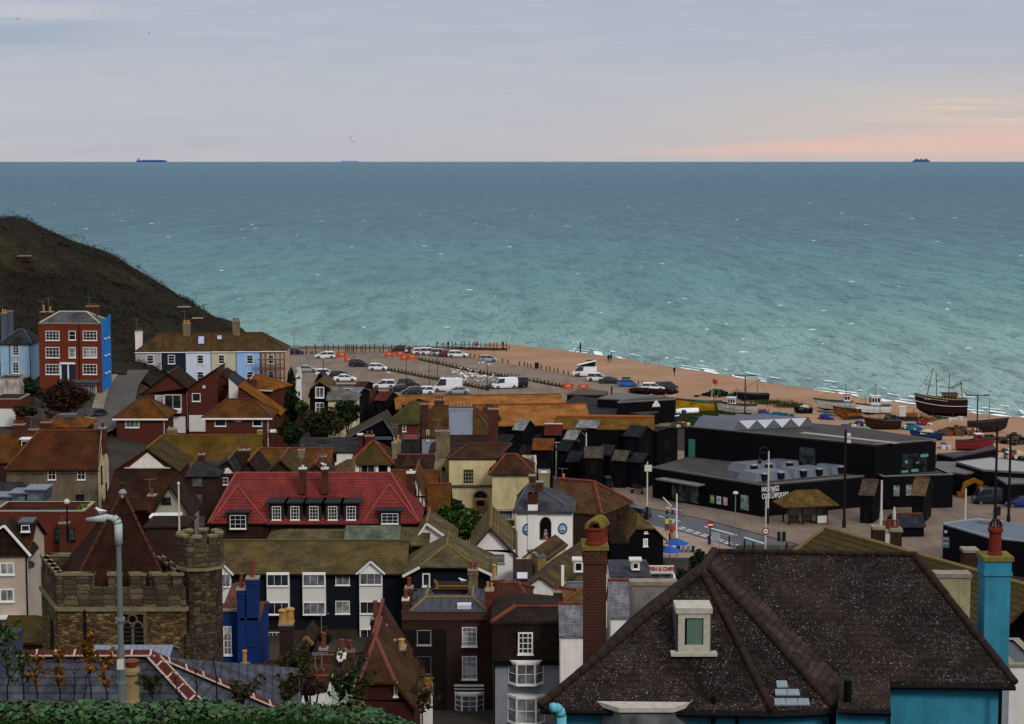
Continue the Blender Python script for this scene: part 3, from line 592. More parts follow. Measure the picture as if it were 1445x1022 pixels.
grid('ground',fr(-220,-40,4)+fr(-36,40,2)+fr(44,300,6),fr(-20,60,2)+fr(63,330,4)+fr(334,600,4),lambda x,y:T(x,y)-(.28 if y>228 else 0),ground_mat(),lambda x,y: not(y>332 and x<-52))
def hill_mat():
    m=NT('hill_scrub',.95,.1); ob=m.coord(); n=m.noise(ob,.045,6,.65); f=m.noise(ob,.35,5,.7); g=m.noise(ob,.9,4)
    x=m.mix(m.ramp(n,.4,.62),c('#28251a'),c('#382c22')); x=m.mix(m.math('MULTIPLY',m.ramp(f,.45,.65),.7),x,c('#262a18')); x=m.mix(m.math('MULTIPLY',m.ramp(n,.56,.66),.6),x,c('#4b4a26')); x=m.mix(m.math('MULTIPLY',g,.5),x,c('#1e1b15')); m.col(x); m.bump(f,.8,1.5); return m.mat
grid('hill',fr(-230,-36,2.5),fr(330,452,2.5),lambda x,y:T(x,y)-.2+(.25 if y<345 else 0),hill_mat(),lambda x,y:y<446)
def shingle_mat():
    m=NT('shingle',.95,.15); ob=m.coord(); n=m.noise(ob,.08,5); f=m.noise(ob,4,4,.8); wet=m.noise(m.coord('Object',(.05,.2,1)),1,3); s=m.sep(ob)
    x=m.mix(m.ramp(n,.35,.65),c('#92735a'),c('#a07f66')); x=m.mix(m.math('MULTIPLY',f,.35),x,c('#7d6048'))
    wz=m.n('ShaderNodeMapRange'); m.l(m.math('ADD',s[2],m.math('MULTIPLY',wet,.5)),wz.inputs[0]); wz.inputs[1].default_value=.9; wz.inputs[2].default_value=.25
    x=m.mix(m.math('MULTIPLY',wz.outputs[0],.5),x,c('#7a5f4c')); m.col(x); m.bump(f,.3,.1); return m.mat
INNER=[(-12,460),(-9.9,444),(3.4,420),(15.3,399),(28,381),(29.5,335),(45,300),(120,285),(300,230)]
vs=[];xs=fr(-12,240,2); nv=14
for x in xs:
    a=lerpt(x,INNER); b=shoreY(x)+9
    for k in range(nv+1): y=a+(b-a)*k/nv; n_=math.sin(x*.9+y*.35)*.06+math.sin(x*.33-y*.6)*.09; vs.append((x,y,T(x,y)+.01+n_*(1 if 0<k<nv else 0)))
m=MB(); n=nv+1; m.add(vs,[(i*n+k,(i+1)*n+k,(i+1)*n+k+1,i*n+k+1) for i in range(len(xs)-1) for k in range(nv)]); struct(m.build('beach',shingle_mat(),smooth=True,uv=False))
def tarmac(name,a,b,dark,sc=.15):
    m=NT(name,.92,.2); ob=m.coord(); n=m.noise(ob,sc,6,.6); f=m.noise(ob,5,4); st=m.noise(m.coord('Object',(.5,.06,1)),1,4)
    x=m.mix(m.ramp(n,.35,.65),a,b); x=m.mix(m.math('MULTIPLY',f,.3),x,dark); x=m.mix(m.math('MULTIPLY',m.ramp(st,.5,.62),.35),x,dark); m.col(x); return m.mat
CPK=tarmac('car_park_surface',c('#7a6a5c'),c('#86776a'),c('#5c4f45'))
def sheet(name,pts,z,mat,th=0):
    m=MB(); q=[(G(px,py,z).x,G(px,py,z).y,z) for px,py in pts]
    if th: m.solid([q],th)
    else: m.poly(q)
    a=m.build(name,mat,uv=False); return struct(a)
cp=[(-40,360),(-64,380),(-60,452),(-50,460.5),(-26,460.5),(-12,460),(-9.9,444),(3.4,420),(15.3,399),(28,381),(29.5,335),(20,312),(-20,312)]
struct(MB().poly([(x,y,5.04) for x,y in cp]).build('car_park',CPK,uv=False))
struct(MB().prism([(-66,459.5),(-50,460.7),(-26,460.7),(-11.5,459.8),(-11.5,463),(-26,463.5),(-50,463.5),(-66,463)],-2,5.5).build('sea_wall',plain('sea_wall_concrete',c('#7a6a5c'),.95,.2)))
ROAD=tarmac('asphalt',c('#5c5d60'),c('#66676a'),c('#4a4b4d'),.3); PAV=tarmac('paving',c('#77695d'),c('#857465'),c('#5c5149'),.2)
far_k=[(770,672),(856,703),(921,717.5),(999,733.5),(1022,740),(1116,765),(1210,792)]
near_k=[(1150,830),(1100,800),(1045,776),(957,750),(905,738),(840,718),(760,690)]
sheet('road',far_k+near_k,5.02,ROAD)
sheet('pavement',far_k+[(1460,860),(1480,690),(1330,660),(1100,636),(940,636),(780,650)],5.14,PAV,.3)
sheet('pavement',[(905,738),(957,750),(1045,776),(1100,800),(1150,830),(1000,850),(930,800),(880,760),(880,733)],5.14,tarmac('near_paving',c('#8d7b6b'),c('#99877a'),c('#6f6156'),.3),.3)
m=MB()
def mark(a,b,wd=.14,dash=None):
    A=G(a[0],a[1],5.045);B=G(b[0],b[1],5.045); d=(B-A); L=d.length; d.normalize(); n=V((-d.y,d.x,0))*wd
    t=0
    while t<L:
        e=min(L,t+(dash[0] if dash else L)); p,q=A+d*t,A+d*e; m.poly([p-n,q-n,q+n,p+n]); t=e+(dash[1] if dash else 1)
mark((957,745),(1046,773.5),.13,(1.2,.5)); mark((961,743.5),(1049,772),.12,(1.2,.5)); mark((994,743),(1040,755.5)); mark((1050,758),(1078,767)); mark((1088,770),(1096,773)); mark((928,728),(960,736),.1)
struct(m.build('road_marking',plain('road_paint',c('#c9c8c4'),.8,.15),uv=False))
GRASSM=leafm('short_grass_blades',[c('#2c3a1a'),c('#3c4a22'),c('#4c5228'),c('#3a4a1e')])
# hillside street on the left
hr=[(-61,262),(-60,285),(-60,300),(-62.5,318),(-64,336)]; m=MB(); k=MB()
for (x0,y0),(x1,y1) in zip(hr,hr[1:]):
    m.poly([(x0-2.4,y0,T(x0,y0)+.35),(x0+2.2,y0,T(x0,y0)+.35),(x1+2.2,y1,T(x1,y1)+.35),(x1-2.4,y1,T(x1,y1)+.35)])
    k.poly([(x0-4.2,y0,T(x0,y0)+.5),(x0-2.4,y0,T(x0,y0)+.5),(x1-2.4,y1,T(x1,y1)+.5),(x1-4.2,y1,T(x1,y1)+.5)]); k.poly([(x0-2.4,y0,T(x0,y0)+.5),(x0-2.4,y0,T(x0,y0)+.34),(x1-2.4,y1,T(x1,y1)+.34),(x1-2.4,y1,T(x1,y1)+.5)])
struct(m.build('road',tarmac('old_asphalt',c('#57524f'),c('#625d5a'),c('#45413e')),uv=False)); struct(k.build('pavement',tarmac('old_paving',c('#7d7363'),c('#877c6c'),c('#5f574c')),uv=False))
# ---------------------------------------------------------------- foliage
def leaves(name,mat,pts,size,parent=None,up=.4,asp=1.5,loc=None):
    """leaf quads at the given points (numpy n x 3)"""
    n=len(pts); nr=RNG.normal(size=(n,3)); nr[:,2]=np.abs(nr[:,2])*1.0+up; nr/=np.linalg.norm(nr,axis=1)[:,None]
    a=np.cross(nr,RNG.normal(size=(n,3))); a/=np.linalg.norm(a,axis=1)[:,None]; b=np.cross(nr,a); s=size*RNG.uniform(.55,1.35,(n,1))
    vs=np.stack([pts-a*s*asp*.5,pts+b*s*.42+nr*s*.12,pts+a*s*asp*.5,pts-b*s*.42+nr*s*.12],1).reshape(-1,3)
    me=bpy.data.meshes.new(name); me.vertices.add(4*n); me.vertices.foreach_set('co',vs.astype(np.float32).ravel()); me.loops.add(4*n); me.loops.foreach_set('vertex_index',np.arange(4*n,dtype=np.int32))
    me.polygons.add(n); me.polygons.foreach_set('loop_start',np.arange(0,4*n,4,dtype=np.int32)); me.materials.append(mat); me.update(calc_edges=True); me.validate()
    o=bpy.data.objects.new(name,me); C.objects.link(o)
    if parent is not None: o.parent=parent; _K.setdefault(parent.name,[]).append(o)
    if loc is not None: o.location=loc
    return o
def blob(n,r,lumps=9,fill=.55):
    """points through an uneven crown made of many lumps"""
    r=np.array(r); ctr=RNG.normal(size=(lumps,3)); ctr/=np.linalg.norm(ctr,axis=1)[:,None]; ctr*=RNG.uniform(.35,.75,(lumps,1)); rad=RNG.uniform(.25,.5,lumps)
    k=RNG.integers(0,lumps,n); d=RNG.normal(size=(n,3)); d/=np.linalg.norm(d,axis=1)[:,None]; d*=(RNG.uniform(fill**3,1,(n,1)))**(1/3)
    return (ctr[k]+d*rad[k][:,None])*r
LF_DK=leafm('dark_green_leaves',[c('#1a2412'),c('#28341c'),c('#354524'),c('#242f18')]); LF_GR=leafm('green_leaves',[c('#1c2a10'),c('#2e4419'),c('#41591f'),c('#53702a')])
LF_OL=leafm('olive_leaves',[c('#2a2c16'),c('#3b3a1f'),c('#4a472a'),c('#343820')]); LF_RD=leafm('russet_leaves',[c('#2c1c17'),c('#3f2820'),c('#4e3228'),c('#38241c')]); LF_YL=leafm('bright_green_leaves',[c('#33461a'),c('#4d6625'),c('#5f7a2e'),c('#6d8434')])
LF_AU=leafm('autumn_leaves',[c('#3a2c12'),c('#7a4a18'),c('#8a5a1c'),c('#4a3a1c'),c('#92641e')])
def bush(label,px,pyb,wpx,hpx,Y,mat,n=1400,size=.35,z=None,name='bush',cat='bush',group=None,dz=1.0):
    s=Y/F; b=P(px,pyb,Y); rx=wpx*s/2; rz=hpx*s/2
    t=thing(name,label,cat,(b.x,Y,b.z),0,group)
    leaves('crown',mat,blob(int(n*1.7),(rx,max(1.2,rx*.8)*dz,rz),max(7,int(n/90)))+np.array([0,0,rz*.95]),size*.72,t)
    m=MB()
    for i in range(5): m.tube((0,0,-1.5),(random.uniform(-.6,.6)*rx,random.uniform(-.4,.4)*rx,rz*random.uniform(.8,1.5)),.09,.03,5)
    m.build('trunk',WOOD,t,uv=False); return t
# ---------------------------------------------------------------- far left: street of tall houses under the hill
BLUEP=stucco('pale_blue_render',c('#8fa9bd'),c('#6f8698'),.4)
h=House('house','pale blue house with a dark slate hipped roof at the left edge',0,484,43,318,7,wall=BLUEP); h.par(SLATED,465,xl=26,xr=33,rm=LEAD,rr=.1)
h.wins([(18,486,27,502,2,4),(18,511,27,527,2,4)]); h.pipe(13,485,528).pipe(42,485,540); h.walls()
h.chim(1,8,442,3.2,1.2,stucco('blue_grey_render',c('#5d6672'),c('#454c57'),.4),2,POTY); h.chim(10,16,439,4.6,1.2,stucco('blue_grey_render',0),1,DARKM)
BLUEW=stucco('bright_blue_render',c('#2f7bc4'),c('#245f9a'),.6,.8)
h=House('town_house','tall red brick house of four storeys with a bright blue side wall',54,456.5,142,313,5.6,rot=-4,wall=brick('warm_red_brick',c('#7c3521'),c('#8a3f28'),c('#6a4436'),dirt=.35))
h.par(tile('lead_grey_slate',c('#5c5b5e'),c('#69686a'),c('#77756c'),.3,.3,.2),440,xl=84,xr=122,o=-.15,rm=plain('pale_hip_tiles',c('#a09c94'),.8,.1),rr=.12)
NAVYD=plain('navy_door_paint',c('#1f2a4a'),.5,.1)
for y0,y1 in ((467,480.5),(490,505),(514,528.5)):
    h.win(64.5,y0,84,y1,4,3); h.win(117,y0,137,y1,4,3,NETC if y0==490 else None)
h.win(97,467,107,480,1,2); h.win(97,490,107,505,1,2,NETC)
h.panel(85,511.5,106.5,514,WHITE,'door_canopy',th=.3); h.door(87,514,95.5,536,NAVYD); h.door(97.5,514,106,536,NAVYD); h.panel(95.6,512,97.4,536,WHITE,'pilaster',th=.12); h.panel(85,514,86.8,536,WHITE,'pilaster',th=.12)
h.pipe(111,455,540); h.panel(105,536,140,540,LEAD,'shop_canopy',th=.9); h.win(108,542,136,556,8,1,CURT); h.panel(54,455.5,142,457.5,plain('stone_coping',c('#8a7a70'),.9,.2),'coping',th=.12)
h.walls(); m=MB(); m.poly([(h.w+.06,-.02,0),(h.w+.06,h.d,0),(h.w+.06,h.d,h.h+1.1),(h.w+.06,-.02,h.h+.15)]); m.poly([(h.w-.2,h.d,h.h-.2),(h.w+.06,h.d,h.h-.2),(h.w+.06,h.d,h.h+1.1),(h.w-.2,h.d,h.h+1.1)]); m.build('side_wall',BLUEW,h.root)
for z in (3.2,6.0,8.7): 
    for y in (1.7,3.6): MB().box(h.w+.06,y,z,h.w+.3,y+.5,z+.18).build('wall_light',WHITE,h.root,uv=False)
h.chim(56,64,440,1.2,1.4,CHB,1,POTY,ph=.9,base=h.h-.5); h.chim(65,73,440,3.2,1.4,CHB,1,POTY,ph=.9,base=h.h-.5); h.chim(121,137,432,3.8,1.2,CHB,5,POTR,ph=.35,base=h.h-.3)
# terrace of pastel cottages, each one a house of its own
cols=[('lilac_grey','#a79aa0','lilac grey end cottage of the pastel terrace, white chimney on its left gable'),('navy','#2b3442','dark navy cottage of the pastel terrace'),('ice_white','#c3cbd6','ice white cottage of the pastel terrace with a tall rooflight'),
 ('cream_yellow','#b7b096','cream cottage of the pastel terrace beside the sky blue one'),('sky_blue','#8fb0da','sky blue cottage of the pastel terrace'),('buff','#a58d7c','buff end cottage of the pastel terrace wrapped in scaffolding')]
xb=[191,226.5,262,297,332.5,368,403]; RT=tile('brown_terrace_tile',c('#54402f'),c('#5e4833'),c('#6b5528'),.55,.3,.25); Yt=350
for i,(nm,hx,lb) in enumerate(cols):
    py=496.3-i*.35
    h=House('terraced_house',lb,xb[i],py,xb[i+1]-.15,Yt+i*.32,7.5,rot=.5,wall=stucco(nm+'_render',c(hx),k_(c(hx),.7),.4),group='pastel terrace of cottages')
    h.par(RT,470-i*.1,xl=226.2 if i==0 else None,xr=370 if i==5 else None,o=.02 if 0<i<5 else .06,rm=RIDGEB,rr=.11)
    wx=[(207,217),(237,247),(278,287.5),(308,317),(348,357.5),(378,386.5)][i]
    for y in (501,524.5): h.win(wx[0],y,wx[1],y+12.5,1,3)
    h.gutter(WHITE,.1); h.walls()
    if i: h.pipe(xb[i]+.6,497,540,mat=WHITE if i in (1,2) else None)
    if i==0: h.chim(190.5,199.5,467,2.4,1.2,WREND,2,POTR,base=h.h-1)
    if i==1: h.chim(258,267.5,456.5,3.2,1.0,CHS,3,POTY,base=h.h); h.panel(224,497,228,498,WHITE,'string_course')
    if i==2: h.sky(279,474,289,487,glass('violet_sky_glass',(.30,.31,.45,1),.2,.15))
    if i==3: h.sky(306,473.5,313.5,480,glass('violet_sky_glass',0)); h.chim(328,337.5,453,3.2,1.0,CHS,3,POTR,base=h.h); h.dish(327,492)
    if i==4: h.dish(357,492)
    end=h
t=thing('scaffolding','wood and steel scaffolding on the front of the buff end cottage',"scaffolding",tuple(P(368.5,545,Yt-.2)),.5); s=Yt/F
pl=MB()
for px in (0,7,14,21,28,34): 
    for yy in (-.25,-1.3): pl.tube((px*s,yy,-1),(px*s,yy,48*s),.05)
for zz in (13,28,48): pl.tube((-.3,-1.3,zz*s),(35*s,-1.3,zz*s),.045); pl.tube((-.3,-1.3,zz*s+.5),(35*s,-1.3,zz*s+.5),.045)
pl.build('pole_frame',plain('rusty_tube',c('#5d4436'),.7,.2),t,uv=False)
for zz in (12,25,38): MB().box(-.4,-1.4,zz*s,35.5*s,-.2,zz*s+.12).build('plank_deck',plain('scaffold_plank',c('#7a5a44'),.9,.2),t,uv=False)
# ---------------------------------------------------------------- modern brown brick houses
TH_=board('brown_tile_hanging',c('#63342a'),.16,var=.2,line=.6); W_=stucco('white_block_wall',c('#c9c5bf'),None,.2)
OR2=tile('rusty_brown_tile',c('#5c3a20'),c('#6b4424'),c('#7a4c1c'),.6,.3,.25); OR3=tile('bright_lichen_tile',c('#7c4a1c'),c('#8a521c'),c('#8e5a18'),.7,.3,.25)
h=House('brick_house','brown brick house with one white triple window and a rust coloured hipped roof',164,587.5,233,285,7,wall=TH_,group='brown brick houses below the terrace'); h.par(OR2,561,xl=199,xr=209,o=.5,edge=WHITE,rm=RIDGEB); h.win(177,590,196.5,603.5,3,1,CURT,sill=True); h.pipe(231.5,589,640,mat=OFFW); h.walls()
h=House('brick_house','brown gabled house with dark patio doors and a balcony over a white garage',199,556,265,300,9,wall=TH_,group='brown brick houses below the terrace'); h.front(BROWND,238,526.5,o=.4,hr=House.hit(h,265,548,1,0).z,rm=RIDGEB); h.win(232,557,256,577,2,1,glass('dark_patio_glass',(.02,.022,.026,1),.15)); h.win(219,558,231,577,1,1,NETC); h.walls()
h.panel(230,578,257,582,OFFW,'balcony',th=1.2); h.panel(240,588,262,611,W_,'garage_door',th=.08); h.pipe(264,552,606,mat=OFFW)
h=House('brick_house','brown house with a steep single slope roof peaking at its right corner',265.5,547.5,307,299,8,wall=TH_,group='brown brick houses below the terrace')
z=h.hit(307,520,1,0).z; m=MB().solid([[(-.2,-.3,h.h),(h.w+.1,-.3,z+.1),(h.w+.1,h.d,z+.1),(-.2,h.d,h.h)]],.2); m.build('roof',BROWND,h.root); h.gable=[[(0,0,h.h),(h.w,0,h.h),(h.w,0,z)],[(h.w,0,h.h),(h.w,h.d,h.h),(h.w,h.d,z),(h.w,0,z)],[(0,h.d,h.h),(h.w,h.d,h.h),(h.w,h.d,z)]]
h.win(271,555,283,566.5,1,1); h.panel(267,586,290,609,W_,'white_wall',th=.1); h.panel(286,544,290,548,OFFW,'wall_light',th=.2); h.walls()
h=House('brick_house','brown house end with a white triangular gable wall',307.5,545,352,302,9,rot=0,wall=TH_,group='brown brick houses below the terrace'); h.front(BROWND,307.6+1,527,o=.15,hr=h.hit(352,556,1,0).z); h.walls(); h.pipe(303+18,556,570,mat=OFFW)
h=House('gable_house','white gable and dark slate slope of a house behind the rust roofed one',323,562,352,296,7,wall=W_); z=h.hit(324,531,1,0).z
MB().solid([[(-.1,-.15,z+.1),(h.w+1.0,-.15,h.h-.4),(h.w+1.0,h.d,h.h-.4),(-.1,h.d,z+.1)]],.18).build('roof',SLATED,h.root); h.gable=[[(0,0,h.h),(h.w,0,h.h),(0,0,z)],[(0,0,h.h),(0,0,z),(0,h.d,z),(0,h.d,h.h)]]; h.walls()
h=House('house','house with a bright orange lichened slope behind the white gable',349,547,383,310,7,rot=-18,wall=TH_); h.par(OR3,527.5,xr=362,o=.4,edge=OFFW); h.walls()
h=House('house','narrow house under a long orange edged slope right of the brown houses',335,585,394,290,6,wall=TH_); h.front(OR3,337,544,o=.3,hr=h.hit(394,584,1,0).z); h.walls(); 
h=House('brick_house','wide brown brick house with two square white windows and a small one between',290,587,380,282,7,wall=TH_,group='brown brick houses below the terrace'); h.par(OR2,563.5,xl=320,xr=356,o=.5,edge=WHITE,rm=RIDGEB)
h.win(303,589.5,319,601.5,1,1); h.win(333,589,340.5,594,1,1); h.win(356.5,589.5,370,601.5,1,1); h.pipe(378,589,640,mat=OFFW); h.walls(); h.panel(382,606,393,609,WHITE,'balcony',th=1)
# left edge sheds, walls and low roofs
h=House('shed','low flat shed with a peeling white front at the left edge',-6,534,27,300,5,wall=stucco('peeling_white',c('#b3aca3'),c('#5a5048'),1)); h.flat(SLATED,.15); h.walls()
h=House('brick_building','red brick building over a white wall at the left edge',-12,563,28,283,6,wall=BRICKR); h.flat(SLATED,.3); h.panel(-12,577,22,602,W_,'white_wall',th=.12); h.walls()
h=House('hip_roofed_house','small house with an orange hipped roof cut off by a flat dark top',64,601,117,252,6.5,wall=BRICKD); h.par(tile('orange_hip_tile',c('#6e3f1e'),c('#7c481f'),c('#8a5a20'),.5,.28,.2),585.5,xl=79,xr=101,o=.5)
z=h.top; MB().box(h.w*.22,h.d*.35,z-.25,h.w*.7,h.d*.65,z+.12).build('flat_roof_top',LEAD,h.root); h.walls(); h.chim(57,71,596,-.6,1,CHB,3,POTR,ph=.4)
h=House('long_roofed_house','house with a long rust brown roof at the left edge behind the stucco house',-14,650,31,232,8,wall=BRICKD); h.par(OR2,612,o=.3); h.dormer(30.5,622,45,634,2.2,3,BRICKD,WHITE,1,1); h.walls(); h.chim(17,33,599,3.5,1,CHB,4,POTR,ph=.4); h.chim(40,52,606,4.5,1,CHB,2,POTR,ph=.4)
STU=stucco('stained_grey_stucco',c('#776a58'),c('#51463a'),1); RT3=tile('red_and_moss_tile',c('#6b3222'),c('#7a3a28'),c('#4a3a1c'),.75,.3,.22)
h=House('stucco_house','stained stucco house with a big red and moss roof and a cream gable end',9,661,137,216,8.0,rot=3,wall=STU); h.par(RT3,608,xl=55,o=.15,rm=RIDGER,yr=.5); h.gutter()
h.win(67.5,662,79,677,2,2); h.win(109,662,120.5,677,2,2); h.win(107,698,118.5,707,1,1,frame=BLACKF); h.walls()
z=h.top; m=MB(); X=h.w+.06; m.poly([(X,0,0),(X,h.d,0),(X,h.d,h.h),(X,h.d*.62,z*.995+.35),(X,h.d*.38,z*.995+.35),(X,0,h.h)]); m.build('gable_wall',CREAM,h.root)
for y,z0,z1 in ((3.4,h.h+1.0,h.h+2.2),(2.2,h.h-2.2,h.h-.2),(2.4,h.h-6,h.h-4),(5.2,h.h-4.2,h.h-2.6)): h.win_m(y,z0,y+.7,z1,1,1,None,'R',.07,BLACKF)
h.chim(139,149,604,3.4,1,CHB,1,DARKM,base=h.h+1); m=MB()
h=House('low_house','grey blue flat house with slate roof and glazed boxes below the stucco house',-8,712,42,196,6,wall=plain('blue_grey_cladding',c('#4a5563'),.6,.2)); h.par(SLATED,680,xl=-8,xr=32,o=.2,edge=OFFW); h.walls()
for k,(a,b,y) in enumerate(((-6,14,702),(15,38,697),(36,63,692))):
    h.dormer(a+2,y+3,b-2,y+14,-.8-.6*(k==0),3,plain('blue_grey_cladding',0),plain('pale_flat_top',c('#6a7078'),.5,.1),2,1,CURT,.15,.2,plain('blue_frame',c('#46607a'),.5,.1))
h=House('brick_building','long red brick building with pale coping in front of the stucco house',-10,721,118,182,5,wall=BRICKR); h.flat(SLATED,.5,cop=plain('pale_coping',c('#8d8576'),.9,.2),tw=.3); h.wins([(50,745,58,764,1,2),(77,745,84,764,1,2),(96,746,105,763,1,2)],gl=glass('teal_glass',(.03,.06,.07,1),.2),frame=BLACKF); h.walls(); h.chim(83,96,738,-1.5,.8,CHB,2,POTR,ph=.5,base=h.h-4)
CW=stucco('warm_cream_render',c('#ab9c8d'),c('#857869'),.35)
h=House('flats','cream rendered block with a tiled gable roof and wide windows at the left edge',-30,780,38,142,7.5,rot=4,wall=CW); h.par(BROWN,733,o=.25,yr=.45); h.front(BROWND,7,742,o=.25,barge=WHITE,name='gable_roof') if 0 else None
h.wins([(0,794,20,811,2,1,NETC),(0,831,20,849,2,1,NETC),(-28,794,-6,811,2,1),(-28,831,-6,849,2,1)],fw=.09); h.walls(); h.pipe(37,782,868); h.dish(43,797,.6)
zz=h.hit(7,741,1,-.2).z; xm=h.hit(7,741,1,-.2).x; m=MB().solid([[(xm-4,-.5,h.h-.2),(xm,-.5,zz),(xm,3,zz),(xm-4,3,h.h-.2)],[(xm,-.5,zz),(h.w+.35,-.5,h.h-.2),(h.w+.35,3,h.h-.2),(xm,3,zz)]],.15); m.tube((xm,-.52,zz),(h.w+.35,-.52,h.h-.2),.1,.1,4,1); m.tube((xm,-.52,zz),(xm-4,-.52,h.h-.2),.1,.1,4,1); m.poly([(xm-3.8,-.25,h.h-.2),(h.w+.2,-.25,h.h-.2),(xm,-.25,zz-.1)],2); m.build('front_gable',[BROWND,WHITE,BROWND],h.root)
h.dormer(30,741,42,750,1.2,1.8,BROWND,LEAD,1,1,None,.12,.12)
h.panel(0,868,30,872,WHITE,'porch_trim',th=.5); h.chim(31,39,762-2,5.2,.7,CHB,1,POTR,base=h.h) if 0 else None
h=House('lean_to','dark mossy lean-to roof between the cream flats and the church tower',0,905,62,128,6,wall=BRICKD); h.par(MOSSY,868,xr=50,o=.2); h.walls()
h=House('shed','small weathered grey blue shed low at the left edge',-12,905,12,102,3,wall=plain('blue_grey_cladding',0)); h.par(SLATE,894,o=.1); h.walls()
# ---------------------------------------------------------------- middle left
h=House('tile_hung_house','brown tile hung house with a plain white gable behind the church roof',165,661,250,207,8,wall=TH_); h.front(MOSSY,208,632,o=.35,rm=plain('ochre_ridge',c('#7a5420'),.9,.2))
h.panel(176,659.5,241,661,OFFW,'gable_trim'); h.gable.append([(1.2,-.04,h.h+.05),(h.w-1.2,-.04,h.h+.05),(h.xa,-.04,h.top-.5)]); gm=h.gable.pop(); MB().poly(gm).build('gable_panel',WREND,h.root)
m=MB().solid([[(-.6,-5.5,h.h-3.4),(h.w+.6,-5.5,h.h-3.4),(h.w+.2,.05,h.h-.05),(-.2,.05,h.h-.05)]],.15); m.build('lower_roof',tile('dark_rust_tile',c('#40241b'),c('#4a2b20'),c('#4a381f'),.4,.28,.2),h.root); h.walls()
h=House('small_gabled_house','small house with a grey gable and one dark window beside the flagpole',218,722,267,192,6,wall=stucco('grey_gable_render',c('#8d8678'),None,.4)); h.front(BROWND,240,683,o=.3,barge=BROWND); h.win(228,702,241,711,2,1,frame=BLACKF); h.walls(); h.chim(208,219,699,1,1,CHB,1,POTR)
MB().solid([[(-.3,-2.2,h.h-1.3),(h.w+.3,-2.2,h.h-1.9),(h.w+.3,0,h.h-.9),(-.3,0,h.h-.2)]],.12).build('porch_roof',tile('ochre_porch_tile',c('#6b551f'),c('#7a6226'),c('#5c4a1c'),.5),h.root); h.panel(216,723,258,726,WHITE,'porch_trim',th=2.2)
h=House('low_roofed_building','low brown roofed building at the foot of the church spire',205,742,262,176,5,wall=BRICKD); h.par(BROWND,728,xl=222,xr=250,o=.2); h.walls()
h=House('long_roofed_house','house with a long mottled ochre ridge behind the white gable',222,664,363,243,9,wall=BRICKD); h.par(tile('mottled_ochre_tile',c('#5a4527'),c('#685028'),c('#6f5620'),.8,.4,.3),614.5,o=.2,rm=plain('ochre_ridge',0)); h.walls(); h.chim(236,248,606,4.5,1,CHS,4,POTY,ph=.25); h.chim(363,369,608,4.5,1,CHS,0)
h=House('dark_brick_house','dark brick house with a grey hipped slate top and sash windows',264,670,306,207,7,wall=BRICKD); h.par(SLATED,648,xl=279,xr=281,o=.3); h.wins([(272,673,285,685,2,2,CURT),(273,698,285,712,2,2,CURT),(276,728,289,742,3,1,CURT)],frame=plain('grey_frame',c('#6a6660'),.6,.1)); h.walls(); h.chim(280,288,641,3,.8,CHB,1,POTR)
h=House('gabled_house','house with a tarnished slate gable and a scrap of white render in it',288,672,336,211,8,wall=BRICKD); h.front(SLATED,322,648,o=.4,rm=plain('ochre_ridge',0)); h.gable.append([(h.w*.32,-.05,h.h+.3),(h.w*.9,-.05,h.h+.3),(h.xa,-.05,h.top-.9)]); MB().poly(h.gable.pop()).build('gable_panel',WREND,h.root); h.win(310,674,322,684,2,2); h.walls(); h.chim(299,310,671,-1,.8,CHB,1,OFFW,cap=OFFW); h.chim(337,351,635,4,1.2,BRICKD,2,POTR,ph=.5)
for lb,a in (('brown gable left of the twin rust gables',(334,672,368,351,650)),('wide brown roof with a brick gable under red ridge tiles',(372,672,422,396,648))):
    h=House('gabled_house',lb,a[0],a[1],a[2],213,8,wall=BRICKD); h.front(BROWND if a[0]<350 else MOSSY,a[3],a[4],o=.4,rm=RIDGER if a[0]>350 else plain('ochre_ridge',0)); h.walls()
h=House('long_roofed_house','house with a low orange brown roof beside the dark bushes',364,660,465,226,7,wall=BRICKD); h.par(tile('orange_moss_tile',c('#6e4420'),c('#7a4c22'),c('#6a4c1c'),.7,.35,.25),633,o=.2,rm=RIDGER); h.walls(); h.chim(421,429,635,1.5,.9,CHS,1,POTR); h.chim(453,460,644,1.5,.8,CHB,1,POTR)
h=House('hut_roof_house','small dark house with two little red roof peaks behind the hotel ridge',432,668,466,206,5,wall=BRICKD); h.front(BROWN,444,655,o=.2,rm=RIDGER); h.walls()
# hip roofed house with red rimmed roof
h=House('hip_roofed_house','house with a mossy hipped roof rimmed in red tiles and white corner boards',497,652.5,552,226,7,wall=BLACKB); h.par(MOSSY,623,xl=525,xr=528,o=.4,rm=RIDGER,rr=.2); h.panel(498,655,507,670,WHITE,'white_panel'); h.panel(530,655,534,670,WHITE,'white_panel'); h.panel(547,655,551,670,WHITE,'white_panel'); h.win(509,655,529,669,2,1); h.walls(); h.chim(504.5,511.5,613,4,.9,CHB,0,cap=OFFW); h.chim(515,527,615,3.5,1,CHB,2,POTR,ph=.5); h.chim(553,560,625,2,.8,CHS,1,POTY); h.chim(558,565,622,4,.8,CHS,1,POTY)
h=House('low_house','low house with a grey slate slope and white wall beside the hip roofed house',466,668,499,222,5,wall=WREND); h.par(TAN,648,xl=490,o=.1); h.walls()
h=House('white_walled_shed','white walled outbuilding with a dark roof under the bushes',465,637,505,250,6,wall=WREND); h.par(SLATED,623,o=.2); h.panel(472.5,637,475,652,BLACKF,'door_post'); h.walls()
h=House('long_shed','long dark low shed with a mossy lead roof under the bushes',424,632,500,262,5,wall=BLACKB); h.par(SLATED,617,o=.2); h.walls()
